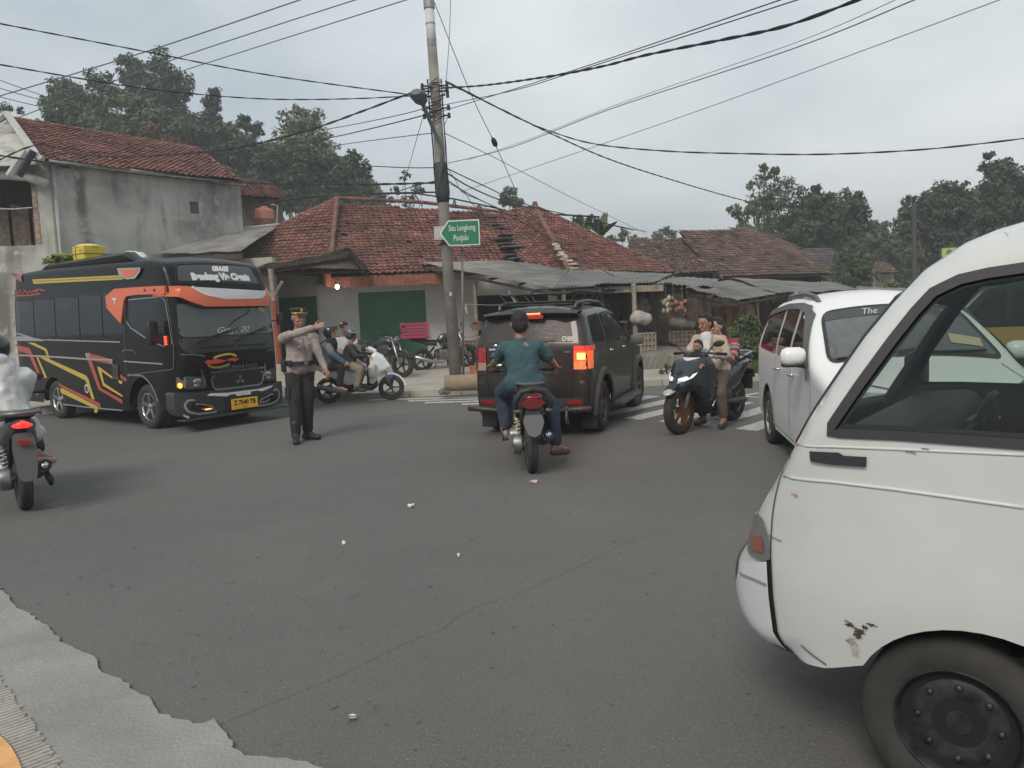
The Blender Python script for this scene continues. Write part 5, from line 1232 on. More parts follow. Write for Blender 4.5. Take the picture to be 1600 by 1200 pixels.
# orange visor: side wing and front lip
wing = [S(*p) for p in ((560, 410), (606, 371), (720, 362), (856, 355), (868, 356), (868, 398), (720, 402), (668, 410), (655, 432), (640, 552), (566, 470))]
b = MB(); panel(b, wing, SB.side(-1, .035), (), .08); lp = dens(wing, .1)
for i in range(len(lp)): a, c = lp[i], lp[(i + 1) % len(lp)]; b.quad(SB.side(-1, .035)(*a), SB.side(-1, .035)(*c), SB.side(-1, 0)(*c), SB.side(-1, 0)(*a))
b.build('visor_wing', bor, bus, smooth=30)
spx('wing_emblem', ((590, 420), (622, 418), (612, 430), (610, 464), (604, 430)), bwh, .039)
fr = SB.end(True, 0)
def vis(off):
    def g(y, z):
        x = 1.16 + off - .10 * (abs(y) / .8) ** 3 - .35 * max(0, z - 2.0)
        if abs(y) > .78: x -= (abs(y) - .78) * 2.0
        return (x, y, z)
    return g
# in the face plane: y runs from the near side (-) to the far side (+)
Y = lambda px: f_(px, 400)[0]
vo = [(-.90, 2.17), (-.62, 2.155), (-.40, 2.02), (-.10, 1.955), (.40, 1.96), (.62, 1.965), (.72, 2.08), (.80, 2.10), (.86, 1.86), (.76, 1.84), (-.20, 1.845), (-.42, 1.85), (-.62, 1.92), (-.78, 2.0), (-.90, 2.02)]
b = MB(); panel(b, vo, vis(0), (), .08); lp = dens(vo, .1)
for i in range(len(lp)): a, c = lp[i], lp[(i + 1) % len(lp)]; pa, pc = vis(0)(*a), vis(0)(*c); b.quad(pa, pc, (pc[0] - .22, pc[1], pc[2] + .01), (pa[0] - .22, pa[1], pa[2] + .01))
b.build('visor', bor, bus, smooth=30)
vw = [(-.60, 2.15), (-.40, 2.022), (-.10, 1.957), (.40, 1.962), (.62, 1.967), (.72, 2.08), (.3, 2.10), (-.3, 2.13)]
b = MB(); panel(b, vw, vis(-.012), (), .1); b.build('visor_panel', mat('visor silver white', (.50, .51, .51), .4, coat=.3), bus, smooth=True)
b = MB(); ribbon(b, rnd([(-.60, 2.155), (-.40, 2.025), (-.10, 1.96), (.40, 1.963), (.60, 1.967), (.72, 2.085)], .06), .014, vis(.004)); b.build('visor_trim', bwh, bus)
b = MB()
for x_ in (765, 815): ribbon(b, [S(x_, 372), S(x_ + 1, 384)], .05, SB.side(-1, .04))
b.build('visor_bolt', mat('brown bolt', (.08, .03, .02), .6), bus)
def fpan(name, poly, m_, off=.005, holes=(), parent=bus, smooth=True, step=.08):
    b = MB(); panel(b, poly, SB.end(True, off), holes, step); return b.build(name, m_, parent, smooth=smooth)
sgn = fpan('destination_panel', rnd([(-.70, 2.235), (.70, 2.20), (.60, 2.46), (-.64, 2.46)], .05), mat('dark grey film', (.05, .052, .055), .3, coat=.4), .006)
b = MB(); text(b, 'Bandung Via Ciamis', .135, lambda x, y: SB.end(True, .012)(x * .93 + .02, y + 2.285), bold=.012); text(b, 'GRAGE', .085, lambda x, y: SB.end(True, .012)(x * 1.0 + .02, y + 2.40), shear=.4, bold=.008)
b.build('destination_lettering', bwh, sgn)
b = MB(); ribbon(b, rnd([(-.74, 2.21), (.74, 2.175), (.62, 2.48), (-.67, 2.48)], .05), .012, SB.end(True, .01), closed=True); b.build('panel_frame', plas, sgn)
ws = rnd([(-.79, 1.90), (.79, 1.90), (.82, 1.40), (-.82, 1.40)], [.05, .05, .12, .12])
fpan('windscreen', ws, mat('bus windscreen', (.075, .085, .08), .06, coat=.6, c2=(.045, .05, .05), vscale=1.2), .006)
b = MB(); text(b, 'Grage 20', .12, lambda x, y: SB.end(True, .014)(x * 1.25 + .02, y + 1.475), shear=.5); b.build('windscreen_lettering', mat('film white', (.5, .5, .48), .5), bus)
b = MB(); text(b, 'GC', .075, lambda x, y: SB.end(True, .014)(x + .62, y + 1.78), bold=.01); b.build('windscreen_sticker', mat('sticker yellow', (.5, .45, .08), .5), bus)
b = MB()
for y0, y1 in ((-.42, .12), (.22, .66)): b.tube([SB.end(True, .03)(y0 - .14, 1.33), SB.end(True, .03)(y0, 1.38), SB.end(True, .02)(y1, 1.50)], .012, 6); b.tube([SB.end(True, .025)(y0 - .02, 1.37), SB.end(True, .02)(y1 + .02, 1.47)], .008, 4); b.ell(SB.end(True, .02)(y0 - .14, 1.33), (.03, .05, .025), nu=8, nv=6)
b.build('wiper', plas, bus)
b = MB(); b.tube([SB.end(True, .03)(.42, 1.86), SB.end(True, .03)(.34, 1.72), SB.end(True, .03)(.1, 1.62), SB.end(True, .03)(-.05, 1.52)], .006, 5); b.build('aerial_wire', plas, bus)
fpan('cowl_panel', rnd([(-.84, 1.385), (.84, 1.385), (.80, 1.16), (-.78, 1.16)], [.02, .02, .16, .16]), mat('dark grey cowl', (.030, .031, .033), .35, coat=.3), .012)
b = MB(); ribbon(b, [(-.55, 1.235), (.0, 1.232), (.02, 1.232)], .022, SB.end(True, .02)); ribbon(b, [(.08, 1.232), (.62, 1.23)], .022, SB.end(True, .02)); b.build('cowl_slot', seam, bus)
b = MB(); ribbon(b, rnd([(-.86, 1.16), (-.6, 1.14), (-.45, 1.10)], .05), .02, SB.end(True, .012)); ribbon(b, rnd([(.86, 1.16), (.7, 1.13), (.62, 1.10)], .05), .02, SB.end(True, .012)); b.build('face_trim', gplas, bus)
b = MB(); E_ = lambda a0, a1: [(-.20 + .24 * cos(a), 1.02 + .085 * sin(a) + .035 * cos(a)) for a in np.linspace(a0, a1, 16)]
for q in (E_(2.9, 5.2), E_(.1, 2.2)): ribbon(b, q, .030, SB.end(True, .012)); b.build('logo_swirl', byl, bus)
b = MB()
for p in ([(-.50, 1.01), (-.44, 1.05), (-.38, 1.035), (-.33, 1.06), (-.20, 1.03), (-.13, 1.015), (-.2, .995), (-.3, .985), (-.42, .98)], [(-.14, 1.03), (-.02, 1.055), (.02, 1.035), (.09, 1.03), (.05, 1.01), (.0, .985), (-.04, 1.01), (-.10, 1.0)]): panel(b, rnd(p, .012), SB.end(True, .016), (), .06)
b.build('logo_lettering', mat('logo red', (.5, .05, .03), .4), bus)
b = MB(); text(b, 'MITSUBISHI FUSO', .078, lambda x, y: SB.end(True, .012)(x * 1.18 + .06, y + .905)); b.build('maker_lettering', mat('grey lettering', (.22, .22, .22), .4, .5), bus)
fpan('grille', rnd([(-.42, .86), (.52, .86), (.46, .60), (-.36, .60)], [.01, .01, .07, .07]), mat('grille black', (.015, .015, .016), .5, bump=.5, bscale=60), .02)
b = MB(); ribbon(b, [(-.42, .862), (.52, .862)], .034, SB.end(True, .035)); ribbon(b, rnd([(-.42, .80), (-.38, .60), (.48, .60), (.53, .80)], .07), .024, SB.end(True, .03)); ribbon(b, [(.56, .92), (.54, .72)], .02, SB.end(True, .03)); ribbon(b, [(-.56, .92), (-.50, .68)], .02, SB.end(True, .02)); b.build('grille_trim', chrome, bus)
b = MB()
for a in (90, 210, 330):
    c, s_ = cos(RAD(a)), sin(RAD(a)); L_ = .085; w_ = .03
    pts = [(0, 0), (c * L_ / 2 - s_ * w_, s_ * L_ / 2 + c * w_), (c * L_, s_ * L_), (c * L_ / 2 + s_ * w_, s_ * L_ / 2 - c * w_)]
    panel(b, [(p[0] + .06, p[1] + .71) for p in pts], SB.end(True, .045), (), .1)
b.build('diamond_emblem', chrome, bus)
for sg in (-1, 1):
    hl = fpan('headlight', rnd([(sg * .86, .84), (sg * .50, .80), (sg * .48, .64), (sg * .86, .635)], .02), mat('smoked headlight', (.10, .10, .10), .15, .3, var=.4, vscale=14), .012)
    b = MB()
    for (y, z, r) in ((.62, .74, .05), (.63, .68, .035)): b.ell(SB.end(True, .015)(sg * y, z), (.02, r * 1.4, r), nu=12, nv=6)
    b.build('reflector', mat('dull reflector', (.3, .3, .3), .3, .8), hl, smooth=True)
b = MB(); panel(b, rnd([S(*p) for p in ((903, 824), (958, 824), (958, 892), (903, 892))], .015), SB.side(-1, .006), (), .05); 
fpan('indicator', [(-.90, .82), (-.79, .82), (-.79, .66), (-.90, .66)], mat('smoked lens', (.16, .14, .13), .3), .016)
b = MB(); b.ell(SB.end(True, .03)(-.84, .70), (.03, .045, .05), nu=12, nv=8); b.build('lit_indicator_bulb', oron, bus, smooth=True)
# bumper: a lofted wrap-round bar
def bum(y, z, off=0.):
    a = abs(y); x = 1.13 - .05 * (a / .9) ** 2 - .45 * max(0, a - .72) ** 1.2 + off - .10 * max(0, .34 - z); return (x, y, z)
bo = rnd([(-.95, .60), (-.6, .58), (.6, .58), (.95, .60), (.95, .34), (.9, .24), (.5, .19), (-.5, .19), (-.9, .24), (-.95, .34)], .04)
b = MB(); panel(b, bo, bum, (), .07); lp = dens(bo, .1)
for i in range(len(lp)):
    a, c = lp[i], lp[(i + 1) % len(lp)]; pa, pc = bum(*a), bum(*c); b.quad(pa, pc, (pc[0] - .28, pc[1] * .97, pc[2]), (pa[0] - .28, pa[1] * .97, pa[2]))
bp = b.build('bumper', mat('bumper grey black', (.035, .036, .037), .35, coat=.3), bus, smooth=35)
b = MB(); b.box((1.12, 0, .19), (.22, 1.9, .025), bev=.01); b.build('lip_spoiler', plas, bp)
def bpan(nm, m_, *polys, off=.006):
    b = MB()
    for q in polys: panel(b, q, lambda y, z: bum(y, z, off), (), .08)
    return b.build(nm, m_, bp, smooth=True)
bpan('white_trim', bwh, [(-.50, .515), (-.44, .545), (-.16, .522), (.10, .525), (.40, .522), (.70, .555), (.66, .52), (.47, .475), (.38, .50), (.10, .49), (-.10, .49), (-.18, .468)])
bpan('bumper_recess', plas, [(-.22, .44), (.5, .44), (.5, .22), (-.22, .22)])
for sg in (-1, 1):
    b = MB(); F3 = lambda y, z: bum(sg * y, z, .014)
    ribbon(b, rnd([(.72, .48), (.80, .47), (.84, .40), (.80, .31), (.66, .255), (.34, .25)], .06), .032, F3); ribbon(b, rnd([(.70, .42), (.60, .40), (.42, .345), (.40, .30), (.56, .305)], .05), .022, F3)
    b.build('fog_lamp_trim', mat('pale chrome', (.5, .5, .5), .25, .8), bp)
    bpan('fog_recess', seam, [(sg * .72, .45), (sg * .38, .36), (sg * .36, .28), (sg * .66, .27), (sg * .78, .33)], off=.005)
b = MB(); b.ell(bum(-.50, .312, .02), (.01, .06, .012), nu=8, nv=5); b.build('amber_strip', oron, bp)
b = MB(); text(b, 'GRAGE', .06, lambda x, y: bum(x * 1.35 + .11, y + .478, .016), bold=.006); b.build('bumper_lettering', bwh, bp)
b = MB(); M = Matrix.Translation(bum(.12, .33, .03)) @ Matrix.Rotation(-.0, 4, 'Y'); b.box(V(bum(.12, .33, .022)), (.012, .47, .165), bev=.01); npl = b.build('number_plate', mat('plate yellow', (.72, .40, .03), .5, var=.08), bp)
b = MB(); P_ = lambda x, y: (bum(.12, .33, .031)[0], .12 + x, .33 + y); text(b, 'Z 7540 TB', .10, lambda x, y: P_(x * .88, y + .018), bold=.003); text(b, '01.26', .04, lambda x, y: P_(x, y - .055)); b.build('plate_lettering', seam, npl)
# chin corner fin
b = MB(); ribbon(b, rnd([S(*p) for p in ((905, 972), (935, 1000), (960, 1030), (1000, 1044))], .05), .03, R2); b.build('chin_trim', bsil, bus)
# mirrors
mm = [S(*p) for p in ((790, 532), (845, 530), (856, 560), (855, 650), (840, 664), (792, 650), (780, 600))]
b = MB(); M = None; c_ = (sum(p[0] for p in mm) / 7, sum(p[1] for p in mm) / 7)
b.box((c_[0] + .13, -1.06, c_[1]), (.12, .19, .36), rz=.3, bev=.05); mi = b.build('side_mirror', plas, bus, smooth=40)
b = MB(); b.tube([(c_[0] + .2, -.88, c_[1] + .1), (c_[0] + .14, -1.04, c_[1] + .08)], .014, 6); b.build('mirror_arm', plas, mi)
b = MB(); b.box((1.02, .98, 1.62), (.06, .12, .2), bev=.03); b.tube([(1.0, .84, 1.6), (1.02, .96, 1.6)], .012, 6); b.build('side_mirror', plas, bus, smooth=40)
b = MB(); q = S(874, 640)
for k in range(5): b.ell((q[0] - .02 , -.905, q[1] + (k - 2) * .028), (.028, .02, .01), nu=10, nv=5)
b.build('red_marker_light', redon, bus, smooth=True)
# --- luggage on the roof (world things) ---
def roofpt(px, py, D_): return Q(px, py, D_)
q = roofpt(140, 411, 13.6); t_ = thing('cardboard_box', 'yellow cardboard box tied on the roof of the microbus', 'box', q - V((0, 0, .10)), BH)
b = MB(); b.box((0, 0, .20), (.42, .36, .38), bev=.02); b.build('carton', mat('yellow cardboard', (.58, .46, .05), .8, var=.12, vscale=6), t_)
b = MB(); 
for z in (.1, .25): b.box((0, -.184, z), (.42, .006, .012)); b.box((.213, 0, z), (.006, .36, .012))
b.box((-.08, 0, .20), (.014, .374, .39)); b.build('strap', gplas, t_)
b = MB()
for x in (-.1, .08, .14): b.ell((x, -.183, .30), (.018, .004, .014), nu=8, nv=5); b.ell((x - .03, -.183, .08), (.014, .004, .012), nu=8, nv=5)
b.build('printed_mark', mat('box print', (.3, .2, .02), .7), t_)
b = MB(); b.ell((0, 0, .38), (.23, .20, .05), nu=14, nv=8); b.build('top_flap', mat('pale yellow sheet', (.66, .58, .2), .7, var=.1), t_, smooth=True)
q = roofpt(208, 402, 12.8); t_ = thing('white_sack', 'white plastic sack lying on the roof of the microbus', 'sack', q - V((0, 0, .10)), BH)
b = MB()
for x, z, r in ((-.18, .08, .13), (0, .09, .14), (.16, .08, .12), (.28, .06, .07)): b.ell((x, 0, z), (r * 1.1, r * 1.3, r * .8))
blob(b, 'sack_body', mat('white plastic sack', (.55, .55, .53), .6), t_, .02, 2, disp=.018, dscale=9)
q = roofpt(97, 408, 14.2); t_ = thing('green_bundle', 'bundle of green banana stalks on the roof of the microbus', 'bundle', q - V((0, 0, .08)), BH); b = MB(); rg = random.Random(3)
for i in range(40): x = rg.uniform(-.42, .42); b.t = (rg.uniform(.7, 1.6),) * 3; b.tube([(x, rg.uniform(-.2, .2), .03 + rg.random() * .05), (x + rg.uniform(-.2, .2), rg.uniform(-.2, .2), .12 + rg.random() * .07), (x + rg.uniform(-.3, .3), rg.uniform(-.25, .25), .06 + rg.random() * .1)], [.012, .024, .008], 6)
b.build('stalks', mat('green stalks', (.14, .16, .03), .7, attr=True), t_, tint=True)
q = roofpt(175, 406, 13.3); t_ = thing('dark_bag', 'dark bag between the yellow box and the white sack on the microbus roof', 'bag', q - V((0, 0, .12)), BH)
b = MB(); b.ell((-.1, 0, .1), (.2, .2, .13)); b.ell((.12, 0, .08), (.18, .2, .1)); blob(b, 'bag_body', plas, t_, .025, 2, disp=.012)
# ---------------------------------------------------------------- DARK SUV
SH = RAD(70); g0 = G(945, 672); hv = V((cos(SH), sin(SH))); lv = V((-hv.y, hv.x)); SO = (g0.x + lv.x * .77, g0.y + lv.y * .77)
suv = thing('sport_utility_car', 'dark matt SUV with roof rack and lit orange tail lamp turning right', 'car', (SO[0], SO[1], 0), SH)
sblk = paint('suv matt black', (.014, .013, .012), .36, .35, c2=(.026, .023, .021), vscale=1.5)
flare = mat('worn plastic flare', (.050, .047, .045), .6, var=.2, vscale=4)
def Ws(x, z):
    w = .775 - .15 * sm((z - 1.02) / .75) - .02 * sm((.5 - z) / .3)
    if x > 2.5: w -= .13 * ((x - 2.5) / .65) ** 2
    if x < -.3: w -= .045 * ((-.3 - x) / .4) ** 2
    return w
ps = rnd([(-.68, .36), (-.72, .60), (-.70, .84), (-.68, 1.16), (-.50, 1.56), (-.30, 1.60), (.5, 1.63), (1.10, 1.58), (1.35, 1.46), (1.98, 1.08), (2.85, .98), (3.08, .86), (3.14, .55), (3.05, .32)], [.03, .08, .05, .06, .06, .2, .4, .3, .1, .12, .2, .1, .1, .05])
SS = Shell(ps, Ws, .09, .05)
c1 = arc(2.42, .33, .41, 0, 180, 14, .42); c2_ = arc(0, .33, .41, 0, 180, 14, .42)
cut = ps + [(2.84, .30)] + c1 + [(2.0, .28), (.43, .28)] + c2_ + [(-.42, .34)]
SS.build(cut, suv, sblk)
b = MB(); b.box((1.2, 0, .5), (3.4, .95, .42)); b.build('chassis', under, suv)
liner(suv, 2.42, .33, .41, .77).build('front_wheel_housing', under, suv); liner(suv, 0, .33, .41, .77).build('rear_wheel_housing', under, suv)
srim = mat('dusty dark alloy', (.12, .115, .11), .5, .6)
for sg in (-1, 1): wheel(suv, 2.42, sg * .68, .335, .2, .215, 'five', srim, sg, -.12); wheel(suv, 0, sg * .68, .335, .2, .215, 'five', srim, sg)
for cx0, nm in ((2.42, 'front_fender_flare'), (0, 'rear_fender_flare')):
    for sg in (-1, 1):
        b = MB(); vs = []; A_ = np.linspace(RAD(-8), RAD(188), 26)
        for a in A_:
            for r_, o_ in ((.405, .02), (.41, .045), (.47, .04), (.50, .0)): x = cx0 + r_ * cos(a); z = max(.26, .33 + r_ * sin(a) * 1.02); p = SS.side(sg, o_)(x, z) if SS.dist(x, z) < 9 else 0; vs.append((x, sg * (Ws(x, z) + o_), z))
        b.add(vs, [(i * 4 + j, i * 4 + j + 1, i * 4 + j + 5, i * 4 + j + 4) for i in range(25) for j in range(3)]); b.build(nm, flare, suv, smooth=40)
def both(name, poly, m_, off=.005, parent=suv, sh=SS, step=.07):
    r = []
    for sg in (-1, 1):
        b = MB(); panel(b, poly, sh.side(sg, off), (), step, flip=sg < 0); r.append(b.build(name, m_, parent, smooth=True))
    return r
both('quarter_window', rnd([(-.42, 1.17), (-.36, 1.50), (.16, 1.53), (.20, 1.48), (.22, 1.20), (.18, 1.16)], .05), dglass)
both('rear_door_window', rnd([(.34, 1.15), (.34, 1.51), (.62, 1.53), (.95, 1.52), (1.05, 1.13)], .03), dglass)
both('front_door_window', rnd([(1.12, 1.12), (1.03, 1.51), (1.22, 1.48), (1.78, 1.11)], .03), dglass)
for sg in (-1, 1):
    b = MB(); F3 = SS.side(sg, .022); ribbon(b, [(.34, 1.50), (.60, 1.535), (1.0, 1.53)], .045, F3); ribbon(b, [(.33, 1.38), (.33, 1.52)], .03, F3); ribbon(b, [(1.03, 1.52), (1.22, 1.495), (1.5, 1.33)], .03, F3); b.build('window_visor', plas, suv)
    b = MB(); F3 = SS.side(sg, .004)
    ribbon(b, [(.30, 1.55), (.29, 1.1), (.27, .75), (.42, .60), (.5, .40), (.55, .34), (1.95, .34)], .01, F3); ribbon(b, [(1.08, 1.5), (1.08, 1.1), (1.10, .36)], .01, F3); ribbon(b, [(1.95, 1.08), (1.98, .8), (1.93, .36)], .01, F3); b.build('door_seam', seam, suv)
    for hx in (.42, 1.24):
        b = MB(); p = SS.side(sg, .02)(hx, 1.03); b.tube([V(p) + V((-.05, -.01 * sg, 0)), V(p) + V((-.03, .012 * sg, 0)), V(p) + V((.05, .012 * sg, 0)), V(p) + V((.07, -.01 * sg, 0))], .013, 6); b.build('door_handle', chrome, suv, smooth=True)
    b = MB(); b.box((1.2, sg * .83, .30), (1.5, .14, .045), bev=.02); b.tube([(.45, sg * .80, .27), (.5, sg * .9, .285), (1.9, sg * .9, .285), (1.95, sg * .80, .27)], .025, 8); b.build('side_step', flare, suv, smooth=40)
    b = MB(); b.box((1.83, sg * .88, 1.10), (.10, .20, .15), rz=-.15 * sg, bev=.05); b.tube([(1.80, sg * .74, 1.04), (1.82, sg * .84, 1.06)], .02, 6); b.build('side_mirror', gplas, suv, smooth=40)
    # roof rail
    b = MB(); b.tube([(-.34, sg * .50, 1.60), (-.28, sg * .52, 1.67), (.2, sg * .53, 1.70), (.8, sg * .53, 1.68), (1.15, sg * .52, 1.62), (1.25, sg * .51, 1.54)], .022, 8); b.build('roof_rail', mat('rail grey', (.10, .10, .10), .4, .4), suv, smooth=True)
RE = lambda off=0.: SS.end(False, off)
def rpan(name, poly, m_, off=.006, parent=suv, step=.06, sh=None):
    b = MB(); panel(b, poly, (sh or SS).end(False, off), (), step); return b.build(name, m_, parent, smooth=True)
rg_ = rpan('rear_window', rnd([(-.57, 1.19), (.57, 1.19), (.50, 1.49), (-.50, 1.49)], .04), mat('rear screen', (.065, .06, .062), .25, spec=.12))
b = MB(); rg = random.Random(8)
for i in range(26):
    y, z = -.28 + rg.uniform(-.2, .2), 1.34 + rg.uniform(-.09, .09); a = rg.uniform(-.6, .6); L_ = rg.uniform(.04, .12); pts = [(y, z), (y + L_ * .5, z + .03 * sin(i) + a * L_ * .5), (y + L_, z + a * L_)]; ribbon(b, rnd(pts, .03), .006, RE(.012))
for z in (1.235, 1.25, 1.265, 1.28): ribbon(b, [(-.36, z), (-.13, z)], .004, RE(.012))
ribbon(b, [(-.16, 1.20), (-.24, 1.14), (-.33, 1.20)], .006, RE(.012))
b.build('window_drawing', mat('faded white film', (.22, .20, .20), .6), rg_)
b = MB(); ribbon(b, [(-.02, 1.185), (-.35, 1.205)], .016, RE(.02)); b.ell(RE(.02)(0, 1.18), (.03, .03, .02)); b.build('rear_wiper', plas, suv)
b = MB(); panel(b, arc(-.455, 1.225, .03, 0, 340, 14), RE(.012), (), .1); o_ = b.build('round_sticker', mat('sticker pale', (.5, .52, .48), .5), suv)
b = MB(); panel(b, arc(-.455, 1.225, .02, 0, 340, 12), RE(.015), (), .1); b.build('sticker_centre', mat('sticker green', (.03, .2, .07), .5), o_)
o_ = rpan('plate_sticker', [(-.56, 1.20), (-.495, 1.20), (-.495, 1.25), (-.56, 1.25)], mat('sticker pale', (.5, .52, .48), .5), .012)
b = MB()
for k in range(3): ribbon(b, [(-.55, 1.212 + k * .013), (-.505, 1.212 + k * .013)], .004, RE(.016))
b.build('sticker_print', gplas, o_)
# spoiler with lit brake strip
b = MB(); vs = []; n = 16
for i in range(n + 1):
    y = -.62 + 1.24 * i / n; c_ = 1 - (y / .62) ** 2; e = .10 * c_ ** .5
    for x, z in ((-.35, 1.60), (-.60 - .05 * c_, 1.585), (-.63 - .05 * c_, 1.56), (-.58 - .04 * c_, 1.53), (-.47, 1.50)): vs.append((x, y, z - .02 * (1 - c_)))
b.add(vs, [(i * 5 + j, i * 5 + j + 1, i * 5 + j + 6, i * 5 + j + 5) for i in range(n) for j in range(4)]); spo = b.build('rear_spoiler', sblk, suv, smooth=50)
b = MB(); panel(b, rnd([(-.60, 1.51), (.60, 1.51), (.56, 1.46), (.46, 1.42), (.30, 1.455), (-.30, 1.455), (-.46, 1.42), (-.56, 1.46)], .03), RE(.016), (), .06); b.build('window_top_band', seam, suv)
b = MB(); b.box((-.685, -.02, 1.553), (.02, .27, .016)); b.build('brake_strip', mat('lit brake strip', (.8, .1, .03), .3, emit=(1, .10, .02), es=5), spo)
b = MB(); b.box((-.66, -.04, 1.515), (.04, .30, .05)); b.build('brake_lamp_housing', redl, spo)
for sg in (-1, 1):
    lit = sg < 0
    for (z0, z1, m_, nm) in ((1.08, 1.145, redl if not lit else mat('glowing red lens', (.5, .04, .03), .3, emit=(1, .10, .05), es=.12), 'tail_lamp_top'), (.955, 1.08, (mat('lit amber lens', (.35, .06, .02), .3, emit=(1, .13, .03), es=.45) if lit else redl), 'turn_lamp'), (.86, .955, mat('pale lens', (.35, .22, .18), .2, coat=.5) if not lit else mat('glowing pale lens', (.5, .2, .1), .2, emit=(1, .2, .06), es=.22), 'reversing_lamp')):
        b = MB(); 
        y0, y1 = (.56, .70); F3 = SS.end(False, .014)
        panel(b, [(sg * .575, z0), (sg * .74, z0), (sg * .74, z1), (sg * .575, z1)], F3, (), .04, flip=sg > 0)
        panel(b, [(-.655, z0), (-.655, z1), (-.42 if z0 > 1.05 else -.50, z1), (-.43 if z0 > 1.05 else -.52, z0)], SS.side(sg, .012), (), .05)
        b.build(nm, m_, suv, smooth=True)
    if lit:
        pl = bpy.data.lights.new('turn_lamp_light', 'POINT'); pl.energy = 3; pl.color = (1, .22, .06); pl.shadow_soft_size = .07; lo_ = bpy.data.objects.new('turn_lamp_light', pl); col.objects.link(lo_); lo_.parent = suv; lo_.location = (-.98, sg * .82, 1.0); b = MB(); panel(b, rnd([(-.615, .975), (-.715, .975), (-.715, 1.06), (-.615, 1.06)], .012), SS.end(False, .024), (), .05); b.build('lit_bulb', mat('lit amber core', (.9, .4, .1), .3, emit=(1, .40, .18), es=1.0), suv, smooth=True)
    rpan('reflector', [(sg * .48, .44), (sg * .66, .44), (sg * .66, .485), (sg * .48, .485)], redl, .030)
b = MB(); 
for ln in (((.57, .80), (-.57, .80)), ((-.57, 1.15), (-.57, .80), (-.54, .52), (.54, .52), (.57, .80), (.57, 1.15)), ((-.70, .80), (-.57, .80)), ((.70, .80), (.57, .80))): ribbon(b, list(ln), .010, RE(.005))
b.build('tailgate_seam', seam, suv)
b = MB(); b.box((-.73, 0, .66), (.02, .34, .12)); b.build('plate_recess', plas, suv)
rpan('bumper_step', rnd([(-.66, .38), (.66, .38), (.70, .52), (-.70, .52)], .03), flare, .02)
b = MB(); text(b, 'RUSH', .05, lambda x, y: RE(.012)(-x * 1.1 + .42, y + 1.06)); ribbon(b, [(.53, 1.12), (.33, 1.12)], .02, RE(.012)); b.ell(RE(.012)(.44, 1.16), (.008, .03, .02)); b.box(RE(.012)(-.50, 1.075), (.01, .075, .022)); b.build('badge', chrome, suv)
b = MB(); b.box(RE(.03)(.40, .92), (.04, .12, .035), bev=.015); b.build('tailgate_handle', chrome, suv, smooth=30)
b = MB()
for sg in (-1, 1): b.tube([(-.80, sg * .80, .385), (-.84, sg * .66, .385), (-.82, sg * .45, .37), (-.74, sg * .20, .32), (-.70, sg * .05, .30)], [.035, .035, .022, .02, .02], 8)
b.build('bumper_guard', mat('guard tube', (.055, .04, .038), .4), suv, smooth=True)
b = MB(); b.tube([(-.83, -.50, .38), (-.86, -.50, .30), (-.84, -.50, .22), (-.80, -.50, .20), (-.78, -.50, .25)], .018, 6); b.box((-.84, -.50, .40), (.03, .03, .03)); b.build('tow_hook', gplas, suv, smooth=True)
b = MB(); panel(b, rnd([(-.57, 1.12), (.57, 1.12), (.50, 1.42), (-.50, 1.42)], .04), SS.end(True, .006), (), .08); b.build('windscreen', dglass, suv, smooth=True)
b = MB(); b.tube([(-.70, 0, .0)] * 2, .001, 4) if 0 else None; b.tube([(-.1, .3, .3), (-.7, .32, .28), (-.78, .32, .27)], .025, 8); b.build('exhaust_pipe', mat('dull exhaust', (.08, .07, .065), .5, .6), suv, smooth=True)
for sg in (-1, 1):
    b = MB(); b.box((-.42, sg * .68, .22), (.012, .2, .26)); b.build('mud_flap', plas, suv)
# roof rack basket
rk = mat('rack black', (.02, .02, .021), .45, .3); b = MB()
def rt(pts, r=.016): b.tube(pts, r, 6)
rr_ = .54
for sg in (-1, 1): rt([(-.30, sg * .46, 1.80), (-.20, sg * rr_, 1.82), (.95, sg * rr_, 1.82), (1.05, sg * .5, 1.86), (1.1, sg * .42, 1.90)])
rt([(-.30, -.46, 1.80), (-.32, 0, 1.80), (-.30, .46, 1.80)]); rt([(1.10, -.42, 1.90), (1.16, 0, 1.90), (1.10, .42, 1.90)])
for sg in (-1, 1):
    rt([(-.28, sg * .44, 1.70), (1.05, sg * .44, 1.70)], .014)
    for x in (-.25, .25, .75, 1.05): rt([(x, sg * .44, 1.70), (x, sg * rr_, 1.82)], .012)
for x in (-.28, -.05, .15, .4, .62, .85, 1.05): rt([(x, -.48, 1.70), (x, .48, 1.70)], .011)
for y in (-.22, 0, .22): rt([(-.28, y, 1.705), (1.05, y, 1.705)], .009)
for x in (-.15, .85):
    rt([(x, -.55, 1.66), (x, .55, 1.66)], .022)
    for sg in (-1, 1): b.box((x, sg * .52, 1.655), (.10, .08, .07), bev=.02)
b.build('roof_rack', rk, suv, smooth=40)
